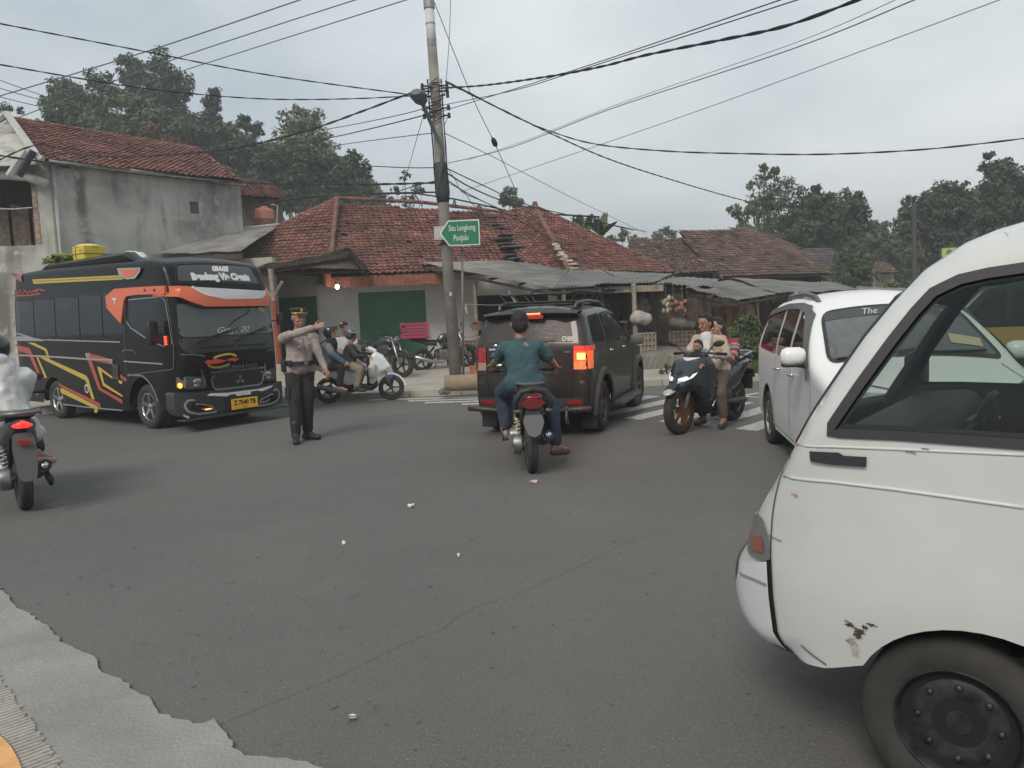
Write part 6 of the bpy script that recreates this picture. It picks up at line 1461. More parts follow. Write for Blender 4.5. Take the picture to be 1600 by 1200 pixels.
# ---------------------------------------------------------------- WHITE MINIVAN
MH = RAD(-99.5); MO = (3.66, 8.45)
mv = thing('minivan', 'clean white minivan with lettered windscreen waiting behind the near white van', 'car', (MO[0], MO[1], 0), MH)
wpaint = paint('minivan white', (.74, .745, .735), .35, .25)
def Wm(x, z):
    w = .80 - .17 * sm((z - .98) / .75) - .02 * sm((.45 - z) / .3)
    if x > 2.6: w -= .15 * ((x - 2.6) / .75) ** 2
    return w
pm_ = rnd([(-.72, .30), (-.76, .7), (-.72, 1.15), (-.52, 1.50), (-.2, 1.575), (.6, 1.62), (1.25, 1.585), (1.50, 1.49), (2.28, 1.03), (3.05, .88), (3.26, .74), (3.30, .45), (3.2, .26)], [.03, .1, .08, .12, .2, .4, .3, .14, .14, .2, .14, .1, .04])
SM = Shell(pm_, Wm, .10, .06)
c1 = arc(2.60, .30, .35, 0, 180, 14, .38); c2_ = arc(0, .30, .35, 0, 180, 14, .38)
SM.build(pm_ + [(2.98, .24)] + c1 + [(2.22, .22), (.38, .22)] + c2_ + [(-.36, .28)], mv, wpaint, step=.04)
b = MB(); b.box((1.3, 0, .45), (3.4, 1.0, .40)); b.build('chassis', under, mv)
liner(mv, 2.60, .30, .36, .78).build('front_wheel_housing', under, mv); liner(mv, 0, .30, .36, .80).build('rear_wheel_housing', under, mv)
for sg in (-1, 1): wheel(mv, 2.60, sg * .70, .30, .18, .20, 'alloy', alu, sg); wheel(mv, 0, sg * .715, .30, .18, .20, 'alloy', alu, sg)
for sg in (-1, 1):
    b = MB(); panel(b, rnd([(-.50, 1.06), (-.40, 1.42), (.42, 1.50), (.50, 1.04)], .05), SM.side(sg, .005), (), .07); b.build('rear_side_window', dglass, mv, smooth=True)
    b = MB(); panel(b, rnd([(.60, 1.04), (.52, 1.50), (1.14, 1.51), (1.22, 1.02)], .04), SM.side(sg, .005), (), .07); b.build('rear_door_window', dglass, mv, smooth=True)
    b = MB(); panel(b, rnd([(1.32, 1.02), (1.26, 1.49), (1.42, 1.47), (2.02, 1.04), (2.02, 1.0)], .03), SM.side(sg, .005), (), .07); b.build('front_door_window', dglass, mv, smooth=True)
    b = MB(); ribbon(b, rnd([(-.50, 1.40), (-.38, 1.46), (.50, 1.53), (1.14, 1.54), (1.44, 1.50), (2.1, 1.04), (2.12, .92)], .06), .06, SM.side(sg, .02)); b.build('window_visor', gplas, mv)
    b = MB(); ribbon(b, [(.55, 1.5), (.54, 1.02), (.42, .7), (.36, .28), (1.26, .26), (1.27, 1.02), (1.22, 1.5)], .008, SM.side(sg, .004)); ribbon(b, [(2.15, 1.0), (2.18, .8), (2.14, .28), (1.26, .26)], .008, SM.side(sg, .004)); b.build('door_seam', gplas, mv)
    for hx in (.68, 1.42):
        b = MB(); p = V(SM.side(sg, .02)(hx, .90)); b.tube([p + V((-.07, -.015 * sg, 0)), p + V((-.04, .015 * sg, 0)), p + V((.04, .015 * sg, 0)), p + V((.07, -.015 * sg, 0))], .014, 6); b.build('door_handle', chrome, mv, smooth=True)
    b = MB(); b.box((1.98, sg * .90, 1.11), (.13, .22, .16), rz=-.1 * sg, bev=.06); mr_ = b.build('side_mirror', wpaint, mv, smooth=50)
    b = MB(); b.box((1.98, sg * .895, 1.035), (.11, .2, .03), bev=.012); b.tube([(1.95, sg * .76, 1.02), (1.97, sg * .86, 1.03)], .02, 6); b.build('mirror_base', plas, mr_, smooth=40)
    b = MB(); b.tube([(-.2, sg * .53, 1.58), (.0, sg * .545, 1.63), (.8, sg * .545, 1.65), (1.15, sg * .54, 1.62), (1.3, sg * .53, 1.565)], [.02, .028, .028, .028, .02], 8); b.build('roof_rail', mat('grey rail', (.12, .125, .13), .45, .3), mv, smooth=True)
    b = MB(); ribbon(b, arc(0, .30, .37, -5, 185, 16, .40), .035, SM.side(sg, .008)); ribbon(b, arc(2.6, .30, .37, 0, 180, 16, .40), .035, SM.side(sg, .008)); b.build('arch_lip', wpaint, mv)
    b = MB(); panel(b, rnd([(sg * .40, .86), (sg * .70, .90), (sg * .72, .72), (sg * .42, .70)], .05), SM.end(True, .008), (), .05); panel(b, rnd([(2.95, .86), (3.12, .80), (3.14, .70), (2.98, .72)], .03), SM.side(sg, .006), (), .05); b.build('headlight', lampc, mv, smooth=True)
    b = MB(); b.box((-.42, sg * .68, .2), (.012, .18, .22)); b.build('mud_flap', plas, mv)
msg = mat('minivan windscreen', (.12, .13, .13), .05, c2=(.08, .09, .09), vscale=1.5)  # opaque grey base colour stands in for reflected sky and the cabin behind
wsm = rnd([(-.66, 1.065), (.66, 1.065), (.57, 1.455), (-.57, 1.455)], [.06, .06, .09, .09])
wsc = (lambda b: (panel(b, wsm, SM.end(True, .006), (), .07), b.build('windscreen', msg, mv, smooth=True))[1])(MB())
b = MB(); panel(b, rnd([(-.58, 1.385), (.58, 1.385), (.56, 1.45), (-.56, 1.45)], .03), SM.end(True, .010), (), .07); b.build('sun_strip', mat('dark film', (.05, .055, .055), .3), wsc, smooth=True)
b = MB(); text(b, 'The', .07, lambda x, y: SM.end(True, .015)(x * 1.2 - .20, y + 1.415), shear=.5); b.build('windscreen_lettering', mat('film white', (.5, .5, .48), .5), wsc); b = MB(); text(b, 'Prayer', .07, lambda x, y: SM.end(True, .015)(x * 1.2 + .14, y + 1.415), shear=.5); b.build('windscreen_lettering', mat('film white', (.5, .5, .48), .5), wsc); b = MB(); ribbon(b, [(.40, 1.40), (.46, 1.42), (.40, 1.42), (.47, 1.40)], .006, SM.end(True, .015)); b.build('windscreen_lettering', mat('film white', (.5, .5, .48), .5), wsc)
b = MB(); panel(b, rnd([(.32, 1.15), (.56, 1.13), (.58, 1.20), (.34, 1.225)], .01), SM.end(True, .012), (), .1); b.build('paper_on_dash', mat('cream paper', (.50, .42, .28), .7), wsc)
b = MB(); ribbon(b, wsm, .03, SM.end(True, .009), closed=True); b.build('windscreen_rubber', plas, wsc)
b = MB(); b.tube([SM.end(True, .02)(-.1, 1.07), SM.end(True, .02)(.3, 1.075), SM.end(True, .02)(.56, 1.10)], .01, 5); b.tube([SM.end(True, .02)(-.6, 1.07), SM.end(True, .02)(-.2, 1.075), SM.end(True, .02)(.0, 1.09)], .01, 5); b.build('wiper', plas, mv)
b = MB(); ribbon(b, [(-.60, 1.02), (-.58, .93), (-.4, .88), (.4, .88), (.58, .93), (.60, 1.02)], .008, SM.end(True, .004)); b.build('bonnet_seam', gplas, mv)
o_ = (lambda b: (panel(b, rnd([(-.36, .82), (.36, .82), (.30, .70), (-.30, .70)], .03), SM.end(True, .01), (), .06), b.build('grille', plas, mv, smooth=True))[1])(MB())
b = MB(); ribbon(b, [(-.34, .78), (.34, .78)], .016, SM.end(True, .02)); ribbon(b, [(-.31, .735), (.31, .735)], .012, SM.end(True, .02)); b.ell(SM.end(True, .02)(0, .76), (.012, .06, .04)); b.build('grille_bar', chrome, o_)
b = MB(); panel(b, rnd([(-.45, .50), (.45, .50), (.40, .34), (-.40, .34)], .05), SM.end(True, .01), (), .06); b.build('lower_grille', plas, mv, smooth=True)
b = MB(); b.box(SM.end(True, .02)(0, .58), (.015, .44, .14)); b.build('number_plate', plas, mv)
# ---------------------------------------------------------------- YELLOW VAN far right (seen through the glass)
yo = Q(1600, 560, 16); ya = RAD(170)
yv = thing('public_minibus', 'dark green and yellow minibus seen through the window of the near white van', 'minibus', (9.6, 14.0, 0), ya)
yp = paint('minibus green', (.010, .017, .013), .4, .4)
py_ = rnd([(-2.0, .3), (-2.05, 1.2), (-1.9, 1.78), (.8, 1.82), (1.2, 1.70), (1.75, 1.15), (1.9, .8), (1.9, .3)], .12)
SY = Shell(py_, lambda x, z: .76 - .1 * sm((z - 1.1) / .8), .1, .04); SY.build(py_, yv, yp)
b = MB()
for sg in (-1, 1):
    panel(b, rnd([(-1.8, 1.1), (-1.75, 1.6), (.7, 1.62), (.75, 1.1)], .06), SY.side(sg, .005), (), .1); panel(b, rnd([(.85, 1.1), (.8, 1.62), (1.05, 1.58), (1.5, 1.12)], .04), SY.side(sg, .005), (), .1)
b.build('side_glass', dglass, yv, smooth=True)
b = MB(); panel(b, rnd([(-.62, 1.2), (.62, 1.2), (.56, 1.62), (-.56, 1.62)], .06), SY.end(True, .006), (), .1); b.build('windscreen', dglass, yv, smooth=True)
for sg in (-1, 1): wheel(yv, 1.15, sg * .68, .29, .16, .18, 'steel', gplas, sg); wheel(yv, -1.1, sg * .68, .29, .16, .18, 'steel', gplas, sg)
for sg in (-1, 1): b = MB(); panel(b, rnd([(-1.98, .6), (-1.98, .98), (1.80, .98), (1.85, .6)], .05), SY.side(sg, .006), (), .1); b.build('yellow_flank', paint('minibus yellow', (.42, .27, .09), .4, .4), yv, smooth=True)
# ---------------------------------------------------------------- NEAR WHITE VAN
VH = RAD(141.07); WV = .75; VO = (1.254 + WV * .6285, 2.186 + WV * .778)
van = thing('van', 'scuffed white van cab filling the right foreground with rusty front wheel arch', 'van', (VO[0], VO[1], 0), VH)
vw_ = paint('van white', (.61, .625, .62), .34, .5, c2=(.51, .52, .50), vscale=1.6, lo=.3, hi=.75, bump=.04, bscale=2.5)
def Wv(x, z):
    w = WV - .13 * sm((z - 1.12) / .85) - .05 * sm((.7 - z) / .5)
    if x > .30: w -= .12 * ((x - .30) / .34) ** 2
    return w
SV = itermap(VO, VH, Wv, 1)
SVo = itermap(VO, VH, lambda x, z: Wv(x, z) - .065, 1)
vp = lambda *L_: [SV(*p) for p in L_]
up = [SVo(*p) for p in ((1600, 352), (1550, 366), (1500, 386), (1440, 425), (1395, 472), (1350, 526), (1300, 598), (1262, 655), (1236, 705), (1214, 745), (1192, 782), (1178, 810), (1168, 845), (1154, 868), (1150, 905), (1156, 935), (1165, 960), (1182, 985), (1205, 1004), (1245, 1020))]
pv = rnd([(-2.60, .30), (-2.66, .8), (-2.62, 1.3), (-2.45, 1.76)], [.03, .1, .1, .15]) + [(-1.9, 1.84), (-1.2, 1.86), (-.8, 1.85), (-.5, 1.83)] + [p for p in up if p[0] > -.45]
SVN = Shell(pv, Wv, .085, .05)
SVN.r = .085
wop = vp((1600, 418), (1545, 426), (1500, 436), (1458, 456), (1430, 486), (1395, 530), (1340, 605), (1300, 664), (1298, 676), (1400, 680), (1600, 694))
wop = [(-.72, 1.17), (-.72, 1.62), (-.4, 1.64)] + [p for p in wop if p[0] > -.35]
b = MB()
av = arc(-.09, .29, .36, 0, 180, 22, .33); ar = arc(-1.85, .29, .34, 0, 180, 18, .33)
bot = vp((1290, 1044))
cutv = pv + [bot[0]] + [p for p in av if p[1] > .385] + [(-.455, .30), (-1.50, .28)] + [p for p in ar if p[1] > .32] + [(-2.2, .28)]
tw = SVN.t_at(*SV(1395, 472)), SVN.t_at(*SV(1236, 705))
wopr = [(x + (.06 if x > -.3 else 0), z + (.03 if (x > .0 and z > 1.3) else 0)) for x, z in wop]
SVN.build(cutv, van, vw_, holes=[wop], holes_r=[wopr], step=.035, nv=16, spine_skip=[(tw[0] + .02, tw[1] - .03, .93)])
print('vanlocal', wop[3:], up[0], up[-1])
lin = mat('van lining', (.055, .05, .055), .8); frm = mat('grey window rubber', (.040, .038, .042), .55)
b = MB(); panel(b, [p for p in cutv if p[1] > .45] , SVN.side(1, -.035), [wop], .08); panel(b, [p for p in cutv if p[1] > .45], SVN.side(-1, -.02), [wopr], .08, flip=True)
for i in range(0, len(SVN.len) - 1):
    t0, t1 = SVN.len[i], SVN.len[i + 1]
    if tw[0] < t0 < tw[1]: continue
    for j in range(6): v0, v1 = -1 + j / 3, -1 + (j + 1) / 3; b.quad(SVN.sp(t0, v0, -.035), SVN.sp(t0, v1, -.035), SVN.sp(t1, v1, -.035), SVN.sp(t1, v0, -.035))
b.build('cab_lining', lin, van)
for sg in (-1, 1):
    wq = wop if sg > 0 else wopr
    b = MB(); ribbon(b, wq, .055 if sg > 0 else .03, lambda x, z: SVN.side(sg, -.012)(x, z), .03, closed=True); 
    ribbon(b, wq, .03, lambda x, z: SVN.side(sg, .006)(x, z), .03, closed=True)
    lp = dens(wq, .04); dq = -.05 if sg > 0 else -.02
    for i in range(len(lp)): a, c = lp[i], lp[(i + 1) % len(lp)]; b.quad(SVN.side(sg, .003)(*a), SVN.side(sg, .003)(*c), SVN.side(sg, dq)(*c), SVN.side(sg, dq)(*a))
    b.build('window_rubber', frm, van)
def clearglass(name, tint, gloss=.9):
    M = bpy.data.materials.new(name); M.use_nodes = True; N = M.node_tree.nodes; L = M.node_tree.links; N.remove(N['Principled BSDF']); out = N['Material Output']
    t = N.new('ShaderNodeBsdfTransparent'); t.inputs['Color'].default_value = (*tint, 1); g_ = N.new('ShaderNodeBsdfGlossy'); g_.inputs['Roughness'].default_value = .02
    f = N.new('ShaderNodeFresnel'); f.inputs['IOR'].default_value = 1.5; m = N.new('ShaderNodeMixShader'); L.new(f.outputs[0], m.inputs[0]); L.new(t.outputs[0], m.inputs[1]); L.new(g_.outputs[0], m.inputs[2]); L.new(m.outputs[0], out.inputs[0]); return M
cg = clearglass('van side glass', (.62, .68, .64)); cw = clearglass('van windscreen glass', (.88, .92, .90))
for sg in (-1, 1): b = MB(); panel(b, wop if sg > 0 else wopr, SVN.side(sg, -.01), (), .08); b.build('door_window', cg, van, smooth=True)
b = MB(); n = 10; vs = []
for i in range(n + 1):
    t = tw[0] + (tw[1] - tw[0]) * i / n
    for j in range(11): vs.append(SVN.sp(t, (-1 + j / 5) * .94, -.006))
b.add(vs, [(i * 11 + j, i * 11 + j + 1, i * 11 + j + 12, i * 11 + j + 11) for i in range(n) for j in range(10)]); b.build('windscreen', cw, van, smooth=True)
b = MB()
for v in (-.93, .93): b.tube([SVN.sp(tw[0] + (tw[1] - tw[0]) * i / 8, v, -.01) for i in range(9)], .022, 6)
for t in tw: b.tube([SVN.sp(t, -.93 + .186 * j, -.01) for j in range(11)], .022, 6)
b.build('windscreen_rubber', frm, van, smooth=True)
b = MB(); b.box((-1.2, 0, .50), (2.9, 1.3, .06)); b.box((-1.1, 0, .36), (1.3, 1.1, .2)); b.build('chassis', under, van)
b = MB(); l_ = MB()
for sg in (-1, 1): l_.lathe([(.375, sg * (WV - .03)), (.38, sg * (WV - .34)), (0, sg * (WV - .34))], (-.09, 0, .29), 'y', 28, .33, pi)
l_.build('front_wheel_housing', under, van)
liner(van, -1.85, .29, .35, .74, .32).build('rear_wheel_housing', under, van)
for sg in (-1, 1): wheel(van, -.02, sg * (WV - .135), .28, .155, .18, 'steel', mat('dark steel rim', (.045, .047, .05), .45, .5, var=.5, vscale=14), sg); wheel(van, -1.85, sg * (WV - .105), .29, .165, .185, 'steel', mat('dark steel rim', (.06, .06, .06), .5), sg)
# interior: dashboard, wheel, seats
dsh = mat('dark dashboard', (.014, .012, .011), .6, var=.2, vscale=4)
b = MB(); panel(b, rnd([(.40, .6), (.44, 1.08), (.36, 1.17), (.12, 1.19), (.06, 1.10), (.10, .6)], .05), lambda x, z: (x, -.64, z), (), .3); 
lp = rnd([(.40, .6), (.42, 1.06), (.36, 1.165), (.12, 1.18), (.06, 1.10), (.10, .6)], .05)
for i in range(len(lp)): a, c = lp[i], lp[(i + 1) % len(lp)]; b.quad((a[0], -.62, a[1]), (c[0], -.62, c[1]), (c[0], .62, c[1]), (a[0], .62, a[1]))
ds_ = b.build('dashboard', dsh, van, smooth=40)
b = MB(); b.ell((.02, -.34, 1.08), (.02, .12, .11)); 
b.tube([(.08 - .06 * sin(a), -.34 + .18 * cos(a), 1.06 + .13 * sin(a)) for a in np.linspace(0, 2 * pi, 25)], .017, 8); b.tube([(.06, -.51, 1.07), (.06, -.17, 1.07)], .02, 6); b.tube([(.05, -.34, 1.07), (.2, -.34, .98)], .03, 8); stw = b.build('steering_wheel', plas, van, smooth=True)
b = MB(); b.ell((-.002, -.34, 1.09), (.006, .030, .014), nu=14); b.build('wheel_emblem', chrome, stw, smooth=True)
b = MB()
for k in range(4): b.box((.055, -.05, 1.13 - k * .03), (.02, .16, .01))
b.build('air_vent', gplas, ds_)
for y in (-.36, .33):
    b = MB(); b.box((-.48, y, .80), (.48, .50, .16), bev=.05); b.box((-.74, y, 1.14), (.14, .48, .62), R=Matrix.Rotation(-.18, 3, 'Y'), bev=.05); b.box((-.80, y, 1.52), (.10, .26, .17), R=Matrix.Rotation(-.15, 3, 'Y'), bev=.04); b.build('seat', mat('black seat vinyl', (.02, .02, .021), .6), van, smooth=40)
b = MB(); b.box((-1.0, 0, 1.1), (.03, 1.24, .9)); b.build('bulkhead', lin, van)
b = MB(); b.box((.40, -.86, 1.22), (.09, .16, .22), bev=.03); b.tube([(.36, -.66, 1.16), (.40, -.8, 1.18)], .014, 6); b.build('side_mirror', plas, van, smooth=40)
b = MB(); t_ = tw[1] - .03; p0 = V(SVN.sp(t_, -.25, .02)); p1 = V(SVN.sp(t_ - .30, -.05, .02)); b.tube([p0, p1], .009, 6); b.build('wiper', plas, van)
# exterior details on the near side and repeated on the far side
for sg in (1, -1):
    b = MB(); F3 = SVN.side(sg, .003)
    ribbon(b, rnd(vp((1228, 697), (1214, 745), (1207, 800), (1204, 860), (1206, 930), (1213, 990), (1228, 1024)), .05), .006, F3, .02); b.build('door_seam', mat('seam grey', (.09, .09, .088), .8), van)
    F3 = SVN.side(sg, -.001); b = MB(); b.tube([F3(*q) for q in dens(vp((1240, 697), (1300, 698), (1400, 702), (1600, 711)), .05, False)], .005, 8); b.tube([F3(*q) for q in dens(vp((1222, 745), (1300, 753), (1400, 765), (1600, 793)), .05, False)], .006, 8); b.build('body_crease', vw_, van, smooth=True)
    b = MB(); panel(b, vp((1266, 704), (1312, 706), (1320, 711), (1356, 713), (1355, 729), (1300, 725), (1268, 720)), SVN.side(sg, .012), (), .03); b.build('black_badge', mat('badge black', (.03, .032, .035), .5), van)
# bumper: wrap-round band following the nose
def onshell(px, py):
    x, z = SV(px, py)
    for _ in range(5): x, z = planemap(VO, VH, SVN.side(1)(x, z)[1])(px, py)
    return (x, z)
vq = lambda *L_: [onshell(*p) for p in L_]
t0_, t1_ = SVN.t_at(*up[13]), SVN.T
bside = [tuple(SVN.A[i]) for i in range(len(SVN.len)) if t0_ <= SVN.len[i] <= t1_][::-1] + vq((1200, 876), (1203, 930), (1210, 985), (1232, 1014))
b = MB(); bm_ = paint('bumper white', (.62, .645, .65), .32, .4)
for sg in (-1, 1): panel(b, bside, SVN.side(sg, .014), (), .03)
vs = []; n = 12; ts = np.linspace(t0_, t1_, 16)
for t in ts:
    for j in range(n + 1): q = SVN.sp(t, -1 + 2 * j / n, .012); vs.append((q[0], q[1] + (.014 if j == n else -.014 if j == 0 else 0), q[2]))
b.add(vs, [(i * (n + 1) + j, i * (n + 1) + j + 1, (i + 1) * (n + 1) + j + 1, (i + 1) * (n + 1) + j) for i in range(15) for j in range(n)])
vbm = b.build('bumper', bm_, van, smooth=45)
b = MB(); ribbon(b, vq((1158, 893), (1180, 903), (1200, 912)), .010, SVN.side(1, .018), .02); b.build('bumper_groove', mat('groove grey', (.25, .25, .25), .8), vbm)
b = MB(); ribbon(b, vq((1202, 872), (1205, 930), (1212, 985), (1232, 1016)), .022, SVN.side(1, .006), .02); b.build('bumper_gap', seam, van)
for sg in (1, -1):
    b = MB(); panel(b, rnd(vq((1180, 798), (1193, 808), (1202, 834), (1206, 874), (1190, 874), (1170, 862), (1171, 832)), .015), SVN.side(sg, .012), (), .02); lh = b.build('lamp_housing', mat('lamp grey trim', (.16, .16, .155), .3, coat=.4), van, smooth=True)
    b = MB(); panel(b, vq((1174, 834), (1192, 836), (1196, 862), (1176, 858)), SVN.side(sg, .017), (), .02); b.build('amber_reflector', mat('dull amber lens', (.26, .09, .06), .3, coat=.4), lh)
# rust and scratches: broken-edged patches on the arch and skirt
rst = mat('rust', (.10, .055, .035), .9, c2=(.035, .022, .018), vscale=30); scr = mat('dirty scrape', (.26, .21, .16), .9, c2=(.5, .47, .42), vscale=40)
rg = random.Random(12); b = MB()
def blot(cx, cy, r, e=1., n=16, off=.004, sg=1):
    c0 = SV(cx, cy); pts = []
    for i in range(n): a = 2 * pi * i / n; q = r * rg.uniform(.35, 1.15); pts.append((c0[0] + q * cos(a) * e, c0[1] + q * sin(a)))
    panel(b, pts, SVN.side(sg, off), (), .03)
blot(1341, 992, .018, .9, 26); blot(1345, 986, .013, 1.5, 22); blot(1328, 976, .008, 1.8); blot(1352, 980, .010, 1.5); blot(1362, 976, .006, 3)
b.build('rust_patch', rst, van)
b = MB(); blot(1337, 1016, .026, .5, 24); blot(1330, 1000, .014, 1.2, 20);  b.build('scraped_paint', scr, van)
sgm = mat('scratch grey', (.12, .11, .10), .8)
for w_, q in ((.006, ((1252, 1007), (1262, 1016), (1272, 1024), (1292, 1038))), (.004, ((1320, 968), (1332, 974), (1338, 984))), (.003, ((1202, 836), (1216, 843), (1222, 845))), (.003, ((1415, 705), (1425, 706), (1432, 709))), (.003, ((1440, 700), (1452, 702)))): b = MB(); ribbon(b, vp(*q), w_, SVN.side(1, .005), .01); b.build('scratch', sgm, van)
b = MB(); blot(1243, 773, .007, 1.2); blot(1238, 771, .003, 2); b.build('red_mark', mat('faded red mark', (.5, .22, .18), .8), van)
# ======================= TWO-WHEELERS =======================
def slab(parent, name, out, W, mt, r=.03, step=.04, M=None, smooth=50, y0=0.):
    """rounded solid from a side outline (x,z) with half width W(x,z)"""
    Wf = W if callable(W) else (lambda x, z: W)
    A = np.array(out); area = .5 * sum(out[i][0] * out[(i + 1) % len(out)][1] - out[(i + 1) % len(out)][0] * out[i][1] for i in range(len(out)))
    b = MB(M); vs, fs = cdt(out, (), step); P = np.array(vs); D_ = segdist(P, out)
    for sg in (1, -1):
        q = []
        for (x, z), d in zip(vs, D_):
            w = Wf(x, z); rr = min(r, w); y = w - (rr - sqrt(max(0, rr * rr - (rr - d) ** 2)) if d < rr else 0); q.append((x, y0 + sg * y, z))
        b.add(q, fs if sg < 0 else [f[::-1] for f in fs])
    lp = dens(out, step); n = len(lp); q = []
    for x, z in lp: w = max(.001, Wf(x, z) - min(r, Wf(x, z))); q += [(x, y0 + w, z), (x, y0, z), (x, y0 - w, z)]
    b.add(q, [(i * 3 + j, ((i + 1) % n) * 3 + j, ((i + 1) % n) * 3 + j + 1, i * 3 + j + 1) for i in range(n) for j in range(2)])
    return b.build(name, mt, parent, smooth=smooth)
brim = mat('bronze rim', (.26, .13, .065), .3, .9); seatm = mat('seat vinyl', (.02, .02, .021), .55, bump=.1); bone = mat('engine dull alloy', (.22, .22, .215), .45, .8, var=.3, vscale=12)
def scooter(name, label, loc, rz, main, hd=0., L=1.26, R=.25, wt=.09, rim=plas, style='y5', trim=plas, engine=plas, seatc=seatm, steer=0., scale=1., lean=0., k=1., tail='plain', cat='scooter', shock=(.5, .5, .5), fend=None):
    t = thing(name, label, cat, loc, rz, scale=scale)
    wheel(t, 0, 0, R, wt * 1.15, R * .70, style, rim, 1, name='rear_wheel'); wheel(t, L, 0, R, wt, R * .70, style, rim, 1, steer, name='front_wheel')
    hz = R - .25
    b = MB(); b.caps((.02, .115, R), (.42, .12, R + .03), .085, .09, flat=.45); b.caps((.38, .10, R + .03), (.5, .0, R + .10), .10, .12); b.lathe([(0, .06), (.09, .06), (.10, .03), (.10, -.02)], (.0, .115, R), 'y', 18); b.lathe([(0, .06), (.075, .06), (.085, .03), (.085, -.02)], (.38, .12, R + .03), 'y', 18)
    b.build('engine_case', engine, t, smooth=40)
    b = MB(); b.tube([(.55, -.06, R - .02), (.42, -.12, R - .06), (.22, -.14, R - .02), (.05, -.145, R + .03), (-.22, -.155, R + .11)], [.018, .022, .045, .055, .052], 14); ex = b.build('exhaust', gplas if engine is not bone else plas, t, smooth=40)
    b = MB(); d0 = V((-.22, -.155, R + .11)); dd_ = V((-.27, -.01, .08)).normalized(); b.tube([d0 - dd_ * .01, d0 + dd_ * .03], .056, 16, False); b.tube([d0 + dd_ * .02, d0 + dd_ * .03], [.03, .03], 12); b.build('exhaust_tip', chrome, ex, smooth=True)
    s0, s1 = V((.0, .125, R + .01)), V((.12, .12, R + .36))
    b = MB(); b.tube([s0, s0.lerp(s1, .5)], .016, 8); b.tube([s0.lerp(s1, .62), s1], .026, 10); sh = b.build('rear_shock', mat('gold shock', (.55, .42, .14), .3, .7) if tail == 'centre' else gplas, t, smooth=40)
    b = MB(); pts = []
    for i in range(49): a = i * 2 * pi / 8; p = s0.lerp(s1, .12 + .62 * i / 48); pts.append(p + V((.026 * cos(a), .026 * sin(a), 0)))
    b.tube(pts, .006, 5); b.build('shock_spring', mat('white spring', (.5, .5, .5), .4), sh)
    body = rnd([(-.34, .80 + hz), (-.10, .80 + hz), (.30, .73 + hz), (.56, .72 + hz), (.60, .50 + hz), (.50, .34 + hz), (.36, .36 + hz), (.12, .50 + hz), (-.10, .62 + hz), (-.32, .74 + hz)], .05)
    slab(t, 'rear_body', body, lambda x, z: (.155 * k if x > .1 else .155 * k - .075 * ((.1 - x) / .44)), main, .05)
    slab(t, 'under_body', rnd([(-.10, .62 + hz), (.12, .52 + hz), (.40, .36 + hz), (.56, .44 + hz), (.56, .28 + hz), (.34, .26 + hz), (.1, .42 + hz)], .03), .11 * k, trim, .03)
    slab(t, 'seat', rnd([(-.30, .815 + hz), (-.26, .86 + hz), (-.02, .85 + hz), (.08, .80 + hz), (.40, .765 + hz), (.58, .76 + hz), (.56, .715 + hz), (.25, .725 + hz), (-.05, .79 + hz)], .03), lambda x, z: .145 * k - .05 * max(0, x - .3) / .3, seatc, .035)
    slab(t, 'floorboard', rnd([(.46, .30 + hz), (.50, .36 + hz), (.90, .33 + hz), (.98, .42 + hz), (1.0, .30 + hz), (.9, .22 + hz), (.5, .22 + hz)], .03), .17 * k, trim, .03)
    slab(t, 'leg_shield', rnd([(L - .44, .36 + hz), (L - .42, .62 + hz), (L - .38, .92 + hz - hd), (L - .28, 1.0 + hz - hd), (L - .14, .92 + hz - hd), (L + .02, .68 + hz), (L - .04, .60 + hz), (L - .2, .56 + hz), (L - .34, .34 + hz)], .04), lambda x, z: max(.02, (.205 * k - .13 * max(0, (x - (L - .36)) / .34)) * (1 - .25 * abs(z - .72 - hz))), main, .05)
    slab(t, 'inner_shield', rnd([(L - .48, .34 + hz), (L - .46, .9 + hz), (L - .38, .98 + hz), (L - .33, .6 + hz), (L - .36, .3 + hz)], .03), .15 * k, trim, .03)
    fa = [(L + (R + .035) * cos(RAD(a)), R + (R + .035) * sin(RAD(a))) for a in range(5, 150, 12)] + [(L + (R + .012) * cos(RAD(a)), R + (R + .012) * sin(RAD(a))) for a in range(149, 4, -12)]
    slab(t, 'front_fender', fa, wt * .62, fend or main, .015, .03)
    slab(t, 'fender_side', rnd([(L - .16, R + .12), (L - .08, R + .26), (L + .02, R + .27), (L + .10, R + .25), (L + .03, R + .08), (L - .06, R + .05)], .03), wt * .72, fend or trim, .02)
    b = MB()
    for sg in (-1, 1): b.tube([(L, sg * .075, R), (L - .12, sg * .07, .62 + hz)], .022, 8)
    b.tube([(L - .10, 0, .56 + hz), (L - .40, 0, 1.02 + hz)], .03, 8); b.build('fork', gplas, t, smooth=True)
    hx, hzz = L - .40, 1.04 + hz - hd
    b = MB(); b.caps((hx - .02, -.10, hzz), (hx - .02, .10, hzz), .055, .055); b.caps((hx, 0, hzz), (hx + .10, 0, hzz - .03), .07, .05); blob(b, 'handlebar_cover', main, t, .016, 3)
    b = MB(); b.tube([(hx - .08, -.34, hzz + .01), (hx - .02, -.16, hzz + .01), (hx - .02, .16, hzz + .01), (hx - .08, .34, hzz + .01)], .013, 8); hb = b.build('handlebar', trim, t, smooth=True)
    for sg in (-1, 1):
        b = MB(); b.tube([(hx - .055, sg * .24, hzz + .01), (hx - .085, sg * .355, hzz + .01)], .019, 10); b.tube([(hx - .03, sg * .20, hzz + .01), (hx + .0, sg * .31, hzz + .0)], .006, 5); b.build('grip', blk, hb, smooth=True)
        b = MB(); b.tube([(hx - .02, sg * .15, hzz + .02), (hx - .0, sg * .24, hzz + .14)], .007, 6); b.ell((hx - .0, sg * .28, hzz + .16), (.018, .06, .035)); b.build('mirror', plas, t, smooth=True)
